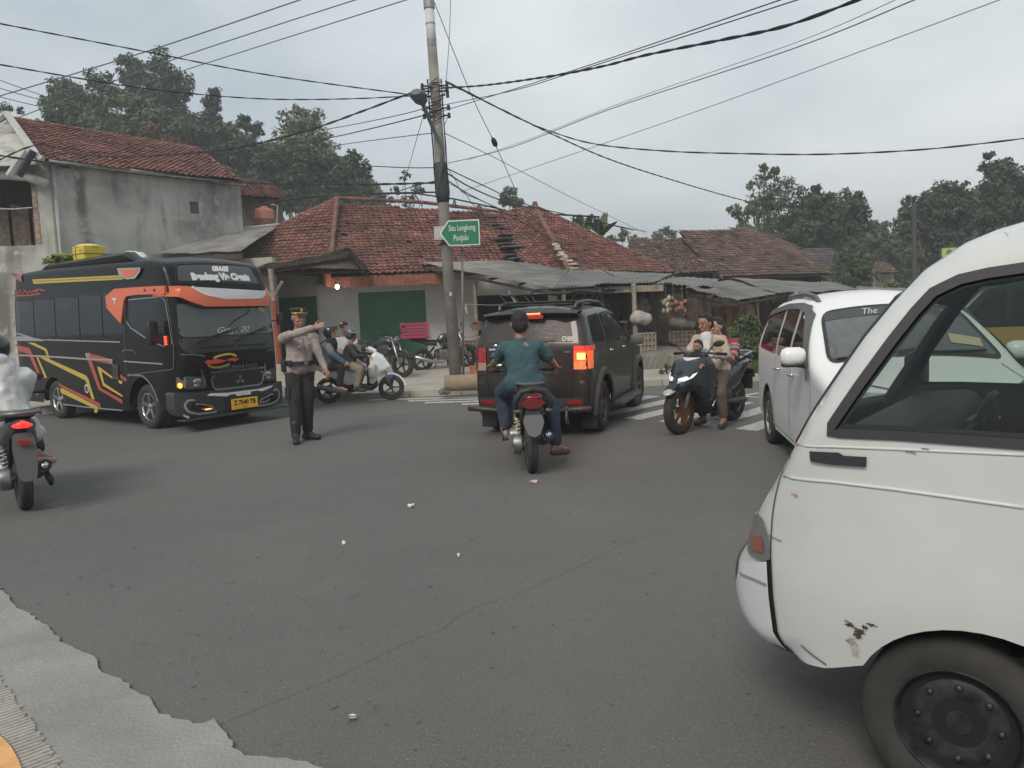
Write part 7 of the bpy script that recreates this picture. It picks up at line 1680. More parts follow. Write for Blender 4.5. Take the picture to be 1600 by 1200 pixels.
    b = MB(); b.ell((L - .13, 0, .80 + hz), (.08, .085 * k, .07), Matrix.Rotation(.7, 3, 'Y')); b.build('headlamp', lampc, t, smooth=True)
    # rear end
    if tail != 'left': b = MB(); b.ell((-.335, 0, .745 + hz), (.04, .085, .035)); b.build('tail_lamp', redl if tail != 'lit' else redon, t, smooth=True)
    b = MB(); panel(b, rnd([(-.055, .0), (.055, .0), (.085, -.14), (.06, -.26), (-.06, -.26), (-.085, -.14)], .02), lambda y, z: (-.32 - .25 * (-z) , y, .68 + hz + z), (), .08); panel(b, rnd([(-.055, .0), (.055, .0), (.085, -.14), (.06, -.26), (-.06, -.26), (-.085, -.14)], .02), lambda y, z: (-.31 - .25 * (-z), y, .68 + hz + z), (), .08); b.build('mudguard', plas, t)
    b = MB(); b.tube([(.05, .13 * k, .84 + hz), (-.22, .13 * k, .87 + hz), (-.36, .06, .875 + hz), (-.36, -.06, .875 + hz), (-.22, -.13 * k, .87 + hz), (.05, -.13 * k, .84 + hz)], .014, 8); b.build('grab_rail', gplas, t, smooth=True)
    b = MB()
    for sg in (-1, 1): b.tube([(.36, sg * .12, R + .02), (.34, sg * .22, R + .02)], .012, 6)
    b.build('passenger_peg', gplas, t)
    return t
def gxy(px, py): p = G(px, py); return (p.x, p.y)
# white scooter
r0_, f0_ = V(gxy(515, 630)), V(gxy(595, 627)); BW = RAD(6)
bwhite = paint('scooter white', (.76, .77, .78), .35, .15)
beat = scooter('scooter', 'white scooter carrying two helmeted riders past the kerb', (r0_.x, r0_.y, 0), BW, bwhite, rim=mat('grey cast rim', (.05, .05, .055), .5, .4), scale=.93, R=.262, wt=.075)
b = MB(); slab(beat, 'blue_fender_patch', rnd([(1.19, .50), (1.28, .55), (1.34, .52), (1.27, .44)], .02), .075, mat('scooter blue', (.04, .10, .30), .35), .01)
b = MB(); b.tube([(.95, -.2, .78), (.9, -.22, .70), (.9, -.20, .5)], [.05, .09, .08], 10); blob(b, 'plastic_bag', mat('pale plastic bag', (.5, .47, .42), .4), beat, .016, 2, disp=.02, dscale=12)
# central scooter seen from behind
c0 = G(831, 737)
cen = scooter('motorcycle', 'small black motorcycle seen from behind with gold shock absorber under the rider in teal', (c0.x, c0.y, 0), RAD(94), paint('bike dark red black', (.03, .016, .016), .35), rim=alu, style='thin', engine=bone, wt=.085, R=.285, tail='centre', cat='motorcycle', k=.95, hd=.13)
b = MB(); panel(b, rnd([(-.085, .62), (.085, .62), (.10, .55), (.06, .44), (0, .41), (-.06, .44), (-.10, .55)], .015), lambda y, z: (-.375 - .2 * (.62 - z), -y, z), (), .1); b.build('plate_bracket', mat('dusty grey plastic', (.13, .13, .13), .7), cen)
b = MB(); vs = []
for i in range(13):
    a = RAD(180 - i * 15); y, z = .12 * cos(a), .72 + .055 * sin(a)
    vs += [(-.37, y, z), (-.365, y * .8, .72 - .045 * sin(a))]
b.add(vs, [(2 * i, 2 * i + 1, 2 * i + 3, 2 * i + 2) for i in range(12)]); b.build('wide_tail_lamp', mat('dull red lens', (.16, .02, .018), .2, coat=.8), cen, smooth=True)
b = MB(); b.tube([(-.34, .145, .60), (-.37, .17, .74), (-.38, .11, .84), (-.385, 0, .865), (-.38, -.11, .84), (-.37, -.17, .74), (-.34, -.145, .60)], [.02, .03, .03, .03, .03, .03, .02], 10); b.build('tail_cowl', plas, cen, smooth=True)
b = MB()
for sg in (-1, 1): b = MB(); b.ell((-.36, sg * .15, .66), (.03, .035, .022)); b.build('indicator', gplas, cen, smooth=True)
b = MB(); b.tube([(.28, .14, .30), (.20, .26, .30), (.12, .28, .44)], .011, 6); b.build('footrest', gplas, cen, smooth=True)
# left motorcycle
l0 = G(40, 795)
lef = scooter('motorcycle', 'black motorcycle with lit red tail lamp at the left edge of the road', (l0.x, l0.y, 0), RAD(128), paint('bike grey black', (.03, .03, .032), .35), rim=gplas, style='thin', wt=.095, R=.29, tail='left', cat='motorcycle', engine=bone, hd=.1)
b = MB(); M_ = Matrix.Identity(4)
panel(b, rnd([(-.075, .02), (.075, .02), (.09, -.10), (.07, -.34), (.04, -.38), (-.04, -.38), (-.07, -.34), (-.09, -.10)], .03), lambda y, z: (-.40 + .55 * z * .55, y, .71 + z), (), .08); panel(b, rnd([(-.075, .02), (.075, .02), (.09, -.10), (.07, -.34), (.04, -.38), (-.04, -.38), (-.07, -.34), (-.09, -.10)], .03), lambda y, z: (-.385 + .55 * z * .55, y, .71 + z), (), .08)
b.build('long_mudguard', mat('grey mudguard', (.085, .083, .08), .7), lef, smooth=True)
b = MB(); b.tube([(-.40, .07, .795), (-.425, .035, .80), (-.435, 0, .81), (-.425, -.035, .80), (-.40, -.07, .795)], [.010, .026, .034, .026, .010], 10); b.build('tail_lamp', mat('bright lit red lamp', (.5, .02, .02), .3, emit=(1, .03, .03), es=.9), lef, smooth=True)
b = MB(); b.ell((-.44, -.01, .802), (.014, .03, .012)); b.build('lamp_core', mat('lamp core', (1, .3, .2), .3, emit=(1, .35, .25), es=3), lef)
b = MB(); b.box((-.45, 0, .655), (.02, .09, .035)); b.build('rear_reflector', redl, lef)
b = MB(); b.tube([(-.15, .17, .87), (-.36, .13, .90), (-.47, .0, .905), (-.36, -.13, .90), (-.15, -.17, .87)], .018, 8); b.build('rear_grip', mat('grey metal', (.2, .2, .2), .4, .7), lef, smooth=True)
b = MB(); b.tube([(-.1, -.17, .36), (-.22, -.20, .28), (-.16, -.20, .22), (.0, -.19, .26), (-.1, -.17, .36)], .018, 6); b.build('crash_bar', plas, lef, smooth=True)
# big dark scooter, front view
nf, nr = V(gxy(1062, 678)), V(gxy(1140, 658)); dn_ = (nf - nr); NH = atan2(dn_.y, dn_.x)
ndk = paint('scooter dark teal', (.016, .023, .026), .25, .5)
NR = nf - V((cos(NH), sin(NH))) * 1.30
nm = thing('scooter', 'large dark scooter with windscreen and bronze wheels carrying a man, a boy and a woman', 'scooter', (NR.x, NR.y, 0), NH)
wheel(nm, 0, 0, .295, .12, .185, 'alloy', brim, 1, name='rear_wheel'); wheel(nm, 1.30, 0, .295, .105, .19, 'alloy', brim, 1, name='front_wheel')
wn = lambda x, z: max(.03, .25 - .16 * max(0, (x - .98) / .42) ** 1.3 - .10 * max(0, (.45 - z)) / .3 - .06 * max(0, z - 1.0) / .2)
slab(nm, 'front_cowl', rnd([(.82, .34), (.80, .66), (.80, .86), (.92, .95), (1.10, .90), (1.36, .68), (1.42, .58), (1.34, .50), (1.18, .56), (1.04, .40), (.95, .30)], .05), wn, ndk, .07)
slab(nm, 'under_cowl', rnd([(.30, .24), (.28, .45), (.60, .52), (.92, .62), (1.06, .46), (.96, .30), (.86, .20), (.40, .18)], .05), lambda x, z: .20 - .04 * max(0, .4 - z) / .2, plas, .05)
slab(nm, 'side_body', rnd([(-.36, .84), (-.05, .86), (.36, .72), (.62, .62), (.86, .72), (.88, .52), (.5, .38), (.20, .46), (-.06, .60), (-.34, .74)], .05), lambda x, z: .19 - .09 * max(0, (.1 - x)) / .46, ndk, .06)
slab(nm, 'seat', rnd([(-.36, .86), (-.30, .92), (-.02, .92), (.10, .84), (.40, .79), (.60, .78), (.58, .70), (.3, .72), (-.05, .82)], .04), lambda x, z: .165 - .05 * max(0, x - .3) / .3, seatm, .045)
fa = [(1.30 + .34 * cos(RAD(a)), .305 + .345 * sin(RAD(a))) for a in range(35, 150, 10)] + [(1.30 + .318 * cos(RAD(a)), .305 + .318 * sin(RAD(a))) for a in range(149, 34, -10)]
slab(nm, 'front_fender', fa, .085, plas, .02, .03)
b = MB(); b.ell((1.52, 0, .545), (.10, .075, .028), Matrix.Rotation(.35, 3, 'Y')); b.build('fender_tip', mat('silver fender tip', (.42, .43, .44), .3, .3), nm, smooth=True)
b = MB()
for sg in (-1, 1): b.tube([(1.30, sg * .09, .305), (1.16, sg * .085, .66)], .026, 8)
b.build('fork', gplas, nm, smooth=True)
for sg in (-1, 1):
    b = MB(); pts = [(.03, .865), (.14, .90), (.20, .935), (.17, .87), (.10, .83), (.04, .835)]
    def hf(y, z, sg=sg): return (1.425 - .75 * y - .85 * (z - .80) + .015, sg * y, z - .17)
    panel(b, rnd(pts, .01), hf, (), .03); panel(b, rnd(pts, .01), lambda y, z: tuple(V(hf(y, z)) - V((.05, 0, .03))), (), .03); b.build('headlight', mat('lit white headlight', (.7, .72, .75), .2, emit=(.85, .92, 1), es=.25), nm, smooth=True)
b = MB(); vs = []; n = 10; m2 = 8
for i in range(m2 + 1):
    t = i / m2; w = .17 - .03 * t + .06 * sin(pi * min(1, t * 1.2)) * .6; x = 1.30 - .40 * t; z = .74 + .29 * t
    for j in range(n + 1): v = -1 + 2 * j / n; vs.append((x - .10 * v * v, v * w * (1 - .25 * (t > .9)), z - .0))
b.add(vs, [(i * (n + 1) + j, i * (n + 1) + j + 1, (i + 1) * (n + 1) + j + 1, (i + 1) * (n + 1) + j) for i in range(m2) for j in range(n)])
b.build('windshield', clearglass('smoked windshield', (.42, .46, .47)), nm, smooth=True)
b = MB(); q = []
for i in range(4):
    t = .42 + .08 * i; x = 1.30 - .40 * t + .012; z = .74 + .29 * t
    for j in range(9): v = -.78 + 1.5 * j / 8; q.append((x - .10 * v * v, v * .17, z + .03 * v * 0))
b.add(q, [(i * 9 + j, i * 9 + j + 1, (i + 1) * 9 + j + 1, (i + 1) * 9 + j) for i in range(3) for j in range(8)]); b.build('paper_notice', mat('white paper notice', (.58, .58, .55), .7), nm, smooth=True)
b = MB(); b.tube([(.80, -.36, .96), (.90, -.18, .98), (.92, 0, .94), (.90, .18, .98), (.80, .36, .96)], .014, 8); b.caps((.90, -.12, .95), (.90, .12, .95), .045, .045); hb = b.build('handlebar', plas, nm, smooth=True)
for sg in (-1, 1):
    b = MB(); b.tube([(.845, sg * .26, .97), (.79, sg * .38, .96)], .02, 10); b.build('grip', blk, hb, smooth=True)
    b = MB(); b.tube([(.90, sg * .17, .98), (.93, sg * .26, 1.07)], .008, 6); b.ell((.92, sg * .34, 1.10), (.022, .085, .038), Matrix.Rotation(sg * .2, 3, 'X')); b.build('mirror', plas, nm, smooth=True)
b = MB()
for sg in (-1, 1): b.tube([(.60, sg * .20, .48), (.80, sg * .225, .56), (.96, sg * .24, .76)], .007, 5)
b.build('side_trim', mat('thin silver trim', (.4, .4, .4), .3, .8), nm)
b = MB()
for sg in (-1, 1): b.ell((.98, sg * .20, .42), (.03, .02, .03)); b.box((.78, sg * .19, .36), (.16, .02, .03), R=Matrix.Rotation(.9, 3, 'Y'), bev=.008)
b.build('chrome_accent', chrome, nm, smooth=True)
b = MB(); b.tube([(.4, -.13, .30), (.15, -.17, .30), (-.28, -.19, .40)], [.03, .065, .06], 14); b.build('exhaust', plas, nm, smooth=40)
b = MB(); b.caps((0, .13, .30), (.45, .13, .32), .09, .09, flat=.5); b.build('engine_case', plas, nm, smooth=True)
b = MB(); b.tube([(.05, .15, .86), (-.30, .14, .92), (-.40, 0, .93), (-.30, -.14, .92), (.05, -.15, .86)], .016, 8); b.build('grab_rail', mat('silver rail', (.4, .4, .4), .3, .7), nm, smooth=True)
b = MB(); b.ell((-.37, 0, .78), (.05, .12, .04)); b.build('tail_lamp', redl, nm, smooth=True)
b = MB(); b.box((-.44, 0, .62), (.02, .20, .13), R=Matrix.Rotation(.4, 3, 'Y'), bev=.005); b.box((-.42, 0, .50), (.03, .16, .2)); b.build('number_plate', plas, nm)
def hexbike(name, label, loc, rz, paintm, k=1.):
    t = thing(name, label, 'motorcycle', loc, rz)
    wheel(t, 0, 0, .30, .12, .215, 'y5', plas, 1, name='rear_wheel'); wheel(t, 1.30, 0, .30, .10, .215, 'y5', plas, 1, .25, name='front_wheel')
    b = MB(); b.ell((.75, 0, .84), (.26, .13, .14), Matrix.Rotation(.15, 3, 'Y')); b.ell((.62, 0, .80), (.18, .11, .12)); blob(b, 'fuel_tank', paintm, t, .018, 3)
    slab(t, 'seat', rnd([(-.22, .90), (.10, .84), (.50, .80), (.5, .74), (.1, .77), (-.22, .84)], .03), .11, seatm, .03)
    slab(t, 'tail', rnd([(-.34, .88), (-.1, .84), (.42, .76), (.40, .64), (.1, .68), (-.30, .80)], .03), lambda x, z: .10 - .05 * max(0, -x) / .34, paintm, .03)
    slab(t, 'side_fairing', rnd([(.52, .74), (.92, .78), (1.06, .66), (.90, .50), (.60, .60)], .04), .155, paintm, .04)
    b = MB(); b.box((.62, 0, .42), (.34, .26, .28), bev=.04); b.caps((.78, 0, .40), (.86, 0, .62), .09, .08); b.build('engine', bone, t, smooth=40)
    b = MB(); b.tube([(1.06, 0, .88), (.70, 0, .60), (.38, 0, .52), (.36, 0, .34)], .03, 8); b.tube([(.40, .07, .36), (0, .07, .30)], .025, 6); b.tube([(.40, -.07, .36), (0, -.07, .30)], .025, 6); b.tube([(.1, 0, .36), (.36, 0, .62)], .03, 8); b.build('frame', plas, t, smooth=True)
    b = MB()
    for sg in (-1, 1): b.tube([(1.30, sg * .085, .30), (1.20, sg * .085, .55), (1.04, sg * .085, .96)], [.026, .026, .02], 10)
    b.build('fork', alu, t, smooth=True)
    fa = [(1.30 + .345 * cos(RAD(a)), .30 + .345 * sin(RAD(a))) for a in range(30, 140, 12)] + [(1.30 + .322 * cos(RAD(a)), .30 + .322 * sin(RAD(a))) for a in range(139, 29, -12)]
    slab(t, 'front_fender', fa, .07, plas, .015, .03)
    b = MB(); b.ell((1.14, 0, .86), (.09, .10, .10)); b.build('headlamp', mat('dark headlamp', (.08, .08, .08), .15, coat=.6), t, smooth=True)
    b = MB(); b.tube([(.92, -.36, 1.04), (1.02, -.2, 1.02), (1.03, .2, 1.02), (.92, .36, 1.04)], .012, 8); hb = b.build('handlebar', plas, t, smooth=True)
    for sg in (-1, 1):
        b = MB(); b.tube([(.985, sg * .26, 1.025), (.90, sg * .38, 1.045)], .019, 8); b.build('grip', blk, hb, smooth=True)
        b = MB(); b.tube([(1.0, sg * .22, 1.03), (1.02, sg * .30, 1.16)], .007, 6); b.ell((1.02, sg * .34, 1.19), (.018, .07, .035)); b.build('mirror', plas, t, smooth=True)
    b = MB(); b.tube([(.80, -.08, .38), (.55, -.14, .22), (.2, -.15, .26), (-.25, -.16, .40)], [.02, .025, .05, .048], 12); b.build('exhaust', alu, t, smooth=True)
    b = MB(); b.ell((-.33, 0, .82), (.03, .05, .03)); b.build('tail_lamp', redl, t, smooth=True)
    b = MB(); b.tube([(.5, .12, .28), (.42, .26, .02)], .012, 6); b.build('side_stand', plas, t)
    return t
pk = paint('dark bike paint', (.02, .022, .022), .3)
p = G(630, 589, .15); hexbike('motorcycle', 'parked black sports motorcycle facing right in front of the green shutter', (p.x - 1.3 * cos(RAD(-40)), p.y - 1.3 * sin(RAD(-40)), .145), RAD(-40), pk)
p = Q(672, 574, 20.); pb2 = hexbike('motorcycle', 'parked black motorcycle with a pink crate on its seat left of the utility pole', (p.x - .2, p.y, .12), RAD(28), pk)
b = MB(); b.box((-.06, -.03, .875), (.5, .4, .02))
b.build('rear_carrier', iron, pb2)
cr0 = MW[pb2.name] @ V((-.16, 0, .885)); t_ = thing('plastic_crate', 'pink plastic crate strapped on the back of the parked motorcycle', 'crate', cr0, RAD(22))
pkm = mat('pink plastic', (.40, .06, .12), .55); b = MB(); cw_, cd_, ch_ = .64, .44, .40
for i in range(5):
    z = .02 + i * ch_ / 5; 
    for sg in (-1, 1): b.box((0, sg * cd_ / 2, z + .02), (cw_, .012, .042)); b.box((sg * cw_ / 2, 0, z + .02), (.012, cd_, .042))
for i in range(7):
    x = -cw_ / 2 + cw_ * i / 6
    for sg in (-1, 1): b.box((x, sg * (cd_ / 2 + .002), ch_ / 2), (.014, .016, ch_))
for i in range(5):
    y = -cd_ / 2 + cd_ * i / 4
    for sg in (-1, 1): b.box((sg * (cw_ / 2 + .002), y, ch_ / 2), (.016, .014, ch_))
b.box((0, 0, .008), (cw_, cd_, .014)); 
b.build('crate_body', pkm, t_)
b = MB(); b.tube([(-cw_ / 2, 0, ch_ + .01), (cw_ / 2, 0, ch_ + .01)], .006, 4); b.build('strap', plas, t_)
# ======================= PEOPLE =======================
skin = mat('skin', (.30, .165, .115), .55, var=.12, vscale=14); skinp = mat('skin pale', (.38, .22, .17), .55, var=.1, vscale=14)
eyed = mat('eye dark', (.02, .015, .012), .4); lips = mat('lips', (.22, .09, .075), .5); hairm = mat('black hair', (.016, .013, .012), .6, bump=.6, bscale=90)
def solve(P, px, py, L, s):
    """point on the pixel's ray at distance L from P; s<0 nearer to the camera, s>0 farther"""
    r = ray(px, py).normalized(); m_ = (P - CAM); tb = m_.dot(r); d2 = m_.length_squared - tb * tb
    if d2 >= L * L:
        q = CAM + r * tb; return P + (q - P).normalized() * L
    return CAM + r * (tb + s * sqrt(L * L - d2))
def hand(b, w, d, n, side, curl=.35, s=1.):
    """w wrist, d finger direction, n palm normal (palm side), side +1/-1 for the thumb"""
    d = d.normalized(); n = (n - d * n.dot(d)).normalized(); a = d.cross(n) * side
    R3 = Matrix((d, a, n)).transposed()
    b.ell(w + d * .045 * s, (.052 * s, .040 * s, .017 * s), R3, 12, 8); b.caps(w - d * .02, w + d * .02 * s, .024 * s, .026 * s, 8)
    for i, (o, L) in enumerate(((.031, .068), (.011, .078), (-.010, .072), (-.030, .056))):
        p = w + d * .082 * s + a * o * s; q = d + a * (o * 1.2); c = curl * (1 + .15 * i)
        for k, f in enumerate((.42, .32, .26)):
            q = (q.normalized() * cos(c) + n * sin(c)); e = p + q * L * f * s; b.caps(p, e, .0092 * s * (1 - .08 * k), .0085 * s * (1 - .1 * k), 6); p = e
            q = (q + n * c * .5)
    p = w + d * .025 * s + a * .03 * s; q = (d * .75 + a * .75 + n * .25).normalized(); e = p + q * .042 * s; b.caps(p, e, .0125 * s, .011 * s, 6); b.caps(e, e + (q + d * .5).normalized() * .032 * s, .0105 * s, .009 * s, 6)
def person(label, pel, neck, face, facing, sc_=1., el=None, wr=None, kn=None, an=None, toe=None, head=None, D=None, shirt=None, sleeve='long', trousers=None, sk=skin, hands=None, fem=False, hip=.095, shw=.185, tl=.50, collar=None, group=None, legs=True, sh_y=None, belly=0., shoe=None, hs=1.08, wrinkle=.013, base=0., ground=None):
    """joints given as photo pixels plus a nearer/farther sign; limb lengths are fixed"""
    s = sc_; P = Q(*pel); N_ = solve(P, neck[0], neck[1], tl * s, neck[2]); fd = V((cos(facing), sin(facing), 0)); up = (N_ - P).normalized(); rt = fd.cross(V((0, 0, 1))).normalized()   # rt = the person's right
    t = thing('person', label, 'person', (P.x, P.y, base), 0, group=group)
    I = MW[t.name].inverted()
    J = {'pel': P, 'neck': N_}
    fwd = up.cross(rt); fwd = fwd if fwd.dot(fd) > 0 else -fwd
    for k, sg in (('R', 1), ('L', -1)):
        J['sh' + k] = N_ + rt * (sg * shw * s) - up * .075 * s; J['hip' + k] = P + rt * (sg * hip * s)
        if el: J['el' + k] = solve(J['sh' + k], *el[k][:2], .295 * s, el[k][2]); J['wr' + k] = solve(J['el' + k], *wr[k][:2], .27 * s, wr[k][2])
        if kn: J['kn' + k] = solve(J['hip' + k], *kn[k][:2], .43 * s, kn[k][2]); J['an' + k] = solve(J['kn' + k], *an[k][:2], .41 * s, an[k][2])
    if ground is not None and kn:
        for k in 'RL': J['an' + k].z = ground + .092 * s
    fz = V(face).normalized(); hc = (N_ + up * .178 * s + fz * .02 * s) if head is None else solve(N_, head[0], head[1], (.178 if s > .8 else .235) * s, head[2])
    hu = (hc - N_).normalized() * .3 + V((0, 0, 1)) ; hu = (hu - fz * hu.dot(fz)).normalized(); hr = fz.cross(hu)
    H3 = Matrix((fz, hr, hu)).transposed(); hp = lambda x, y, z: hc + H3 @ V((x * s * hs, y * s * hs, z * s * hs))
    def head_parts(b):
        b.ell(hc + hu * .02 * s, (.098 * s * hs, .076 * s * hs, .105 * s * hs), H3, 20, 14); b.ell(hp(.018, 0, -.055), (.072 * s * hs, .062 * s * hs, .068 * s * hs), H3); b.ell(hp(.06, 0, -.092), (.028 * s, .032 * s, .022 * s), H3)
        b.caps(hp(.085, 0, .012), hp(.108, 0, -.025), .010 * s, .016 * s, 8); b.ell(hp(.086, 0, -.062), (.014 * s, .028 * s, .012 * s), H3); b.ell(hp(.08, 0, .034), (.02 * s, .052 * s, .012 * s), H3)
        for sg in (-1, 1): b.ell(hp(.0, sg * .078, -.005), (.02 * s, .012 * s, .034 * s), H3); b.ell(hp(.058, sg * .038, -.03), (.03 * s, .026 * s, .022 * s), H3)
    def conv(b): 
        b.v = [tuple(I @ V(p)) for p in b.v]; return b
    b = MB(); head_parts(b)
    b.caps(N_ - up * .03 * s, hc - hu * .07 * s, .056 * s, .052 * s)
    b.caps(J['hipR'] + up * .04, J['hipL'] + up * .04, .092 * s, .092 * s); b.caps(P + up * .12 * s, P + up * .30 * s, .10 * s, .105 * s); b.caps(P + up * .3 * s - rt * .05, P + up * .36 * s + rt * .05, .10 * s, .10 * s)
    b.caps(J['shR'] - rt * .03, J['shL'] + rt * .03, .046 * s, .046 * s); b.caps(P + up * .32 * s, N_ - up * .10 * s, .075 * s, .042 * s)
    for k in 'RL':
        if el:
            b.caps(J['sh' + k], J['el' + k], .050 * s, .040 * s); m_ = J['el' + k].lerp(J['wr' + k], .3); b.caps(J['el' + k], m_, .040 * s, .040 * s); b.caps(m_, J['wr' + k], .040 * s, .026 * s)
            hd = hands[k] if hands else {}
            d = V(hd.get('d', tuple(J['wr' + k] - J['el' + k]))).normalized(); n_ = V(hd.get('n', (0, 0, -1)))
            if abs(d.dot(n_.normalized())) > .9: n_ = V((0, -1, 0.1))
            hand(b, J['wr' + k], d, n_, hd.get('t', 1), hd.get('c', .35), s)
        if kn:
            b.caps(J['hip' + k], J['kn' + k], .082 * s, .056 * s); m_ = J['kn' + k].lerp(J['an' + k], .28); b.caps(J['kn' + k], m_, .056 * s, .056 * s); b.caps(m_, J['an' + k], .056 * s, .036 * s)
            td = V(toe[k]).normalized() if toe else fd; a_ = J['an' + k]; J['toe' + k] = a_ + td * .15 * s - V((0, 0, .055 * s)); J['heel' + k] = a_ - td * .045 * s - V((0, 0, .05 * s))
            b.caps(a_, J['heel' + k], .036 * s, .030 * s); b.caps(a_ - V((0, 0, .02)), J['toe' + k] - td * .03, .034 * s, .028 * s, flat=1.); b.caps(J['heel' + k], J['toe' + k], .028 * s, .024 * s)
    conv(b)
    eyes = [I @ hp(.085, sg * .032, .010) for sg in (-1, 1)]; mo = I @ hp(.095, 0, -.062); Hi = H3.inverted(); hci = I @ hc; brows = [I @ hp(.09, sg * .034, .036) for sg in (-1, 1)]
    def post(c):
        for e in eyes:
            q = Hi @ (c - e); 
            if abs(q.y) < .012 * s and abs(q.z) < .0045 * s and q.x > -.02: return 1
        for e in brows:
            q = Hi @ (c - e)
            if abs(q.y) < .018 * s and abs(q.z) < .0036 * s and q.x > -.03: return 1
        q = Hi @ (c - mo)
        if abs(q.y) < .022 * s and abs(q.z) < .006 * s and q.x > -.02: return 2
        return 0
    body = blob(b, 'body', [sk, eyed, lips], t, .0078, 2, post=post)
    if shirt:
        b = MB(); g = .012 * s
        b.caps(J['hipR'] + up * .03 * s, J['hipL'] + up * .03 * s, .125 * s, .125 * s); b.caps(P + up * .08 * s + fwd * belly, P + up * .28 * s + fwd * belly * .8, .130 * s + g, .13 * s + g); b.caps(P + up * .28 * s, N_ - up * .12 * s, .115 * s + g, .09 * s + g); b.caps(P + up * .06 * s - rt * .06, P + up * .16 * s - rt * .05, .11 * s + g, .11 * s + g); b.caps(P + up * .06 * s + rt * .06, P + up * .16 * s + rt * .05, .11 * s + g, .11 * s + g)
        b.caps(P + up * .14 * s - rt * .05, P + up * .34 * s - rt * .06, .10 * s + g, .105 * s + g); b.caps(P + up * .14 * s + rt * .05, P + up * .34 * s + rt * .06, .10 * s + g, .105 * s + g)
        b.caps(J['shR'] - rt * .03, J['shL'] + rt * .03, .054 * s + g, .054 * s + g); b.caps(N_ - up * .07 * s, N_ - up * .01 * s, .075 * s, .060 * s)
        for k, sg in (('R', 1), ('L', -1)):
            b.caps(P + up * .33 * s + rt * sg * .07 * s, J['sh' + k] - rt * sg * .06, .085 * s + g, .06 * s + g)
            if el:
                if sleeve == 'long': b.caps(J['sh' + k], J['el' + k], .055 * s + g, .044 * s + g); b.caps(J['el' + k], J['el' + k].lerp(J['wr' + k], .92), .043 * s + g, .030 * s + g * .9)
                else: b.caps(J['sh' + k], J['sh' + k].lerp(J['el' + k], .72), .055 * s + g, .048 * s + g * 1.3)
        blob(conv(b), 'shirt', shirt, t, .0125, 3, disp=wrinkle, dscale=11.)
    if trousers and kn:
        b = MB(); g = .022 * s; b.caps(J['hipR'] + up * .0 * s, J['hipL'] + up * .0 * s, .105 * s, .105 * s)
        for k in 'RL': b.caps(J['hip' + k], J['kn' + k], .086 * s + g, .062 * s + g); b.caps(J['kn' + k], J['kn' + k].lerp(J['an' + k], .88), .062 * s + g, .046 * s + g)
        blob(conv(b), 'trousers', trousers, t, .013, 3, disp=wrinkle, dscale=8.)
    if shoe:
        for k in 'RL':
            td = (J['toe' + k] - J['heel' + k]).normalized(); b = MB()
            if shoe[1] == 'boot': b.caps(J['an' + k] + V((0, 0, .16)), J['an' + k], .058 * s, .055 * s); b.caps(J['heel' + k], J['toe' + k] + td * .01, .044 * s, .042 * s); b.caps(J['an' + k], J['toe' + k] - td * .06 + V((0, 0, .02)), .05 * s, .035 * s)
            elif shoe[1] == 'shoe': b.caps(J['heel' + k], J['toe' + k] + td * .01, .040 * s, .036 * s); b.caps(J['an' + k] - V((0, 0, .01)), J['toe' + k] - td * .07 + V((0, 0, .01)), .042 * s, .034 * s)
            else:
                dn = V((0, 0, -.028 * s)); b.caps(J['heel' + k] + dn, J['toe' + k] + dn + td * .01, .034 * s, .038 * s, flat=1.); m_ = J['heel' + k].lerp(J['toe' + k], .62); b.ell(m_ + V((0, 0, .0)), (.03, .045, .03))
                for i, p_ in enumerate(b.v): pass
            blob(conv(b), 'shoe', shoe[0], t, .011, 2)
    return t, J, hp, H3, conv, up, rt, fwd, hc, s
def haircap(t, hp, H3, conv, s, hc, long=0, name='hair', m_=hairm, back=0.):
    b = MB(); s = s * 1.08; b.ell(hp(-.018, 0, .045), (.098 * s, .086 * s, .092 * s), H3); b.ell(hp(-.045, 0, .0), (.07 * s, .083 * s, .085 * s), H3); b.ell(hp(.03, 0, .105), (.05 * s, .06 * s, .032 * s), H3)
    if long:
        b.caps(hp(-.06, 0, -.02), hp(-.09, 0, -.02 - long), .08 * s, .06 * s)
        for sg in (-1, 1): b.caps(hp(-.03, sg * .06, 0), hp(-.05, sg * .07, -long * .8), .045 * s, .03 * s)
    return blob(conv(b), name, m_, t, .011, 1, disp=.006, dscale=26)
def helmet(t, hp, H3, conv, s, m_, visor=True, flip=False):
    s = s * 1.08; b = MB(); b.ell(hp(-.012, 0, .035), (.135 * s, .118 * s, .125 * s), H3, 24, 16)
    b.v = b.v; 
    # open face: cut the front-lower part by keeping faces outside the face window
    Hi = H3.inverted(); c0 = hp(0, 0, 0); keep = []
    for f in b.f:
        c = sum((V(b.v[i]) for i in f), V()) / len(f); q = Hi @ (c - c0) / s
        if q.z < -.075 or (q.x > .045 and q.z < .055): continue
        keep.append(f)
    b.f = keep; b.m = b.m[:len(keep)]; b.tint = b.tint[:len(keep)]
    h = conv(b).build('helmet', m_, t, smooth=True)
    if visor:
        b = MB(); z0, z1 = (.05, .12) if flip else (-.05, .06); vs = []
        for i in range(5):
            for j in range(13):
                a = RAD(-65 + j * 130 / 12); z = z0 + (z1 - z0) * i / 4; r_ = .138 + (.02 if flip else 0); vs.append(hp(-.012 + r_ * cos(a) * (1.0 if not flip else 1.05), r_ * .88 * sin(a), z))
        b.add(vs, [(i * 13 + j, i * 13 + j + 1, (i + 1) * 13 + j + 1, (i + 1) * 13 + j) for i in range(4) for j in range(12)]); conv(b).build('visor', clearglass('visor glass', (.55, .58, .6)) if not flip else m_, h, smooth=True)
    return h
def wpiece(t, conv, name, m_, fn, smooth=False, parent=None):
    b = MB(); fn(b); return conv(b).build(name, m_, parent or t, smooth=smooth)
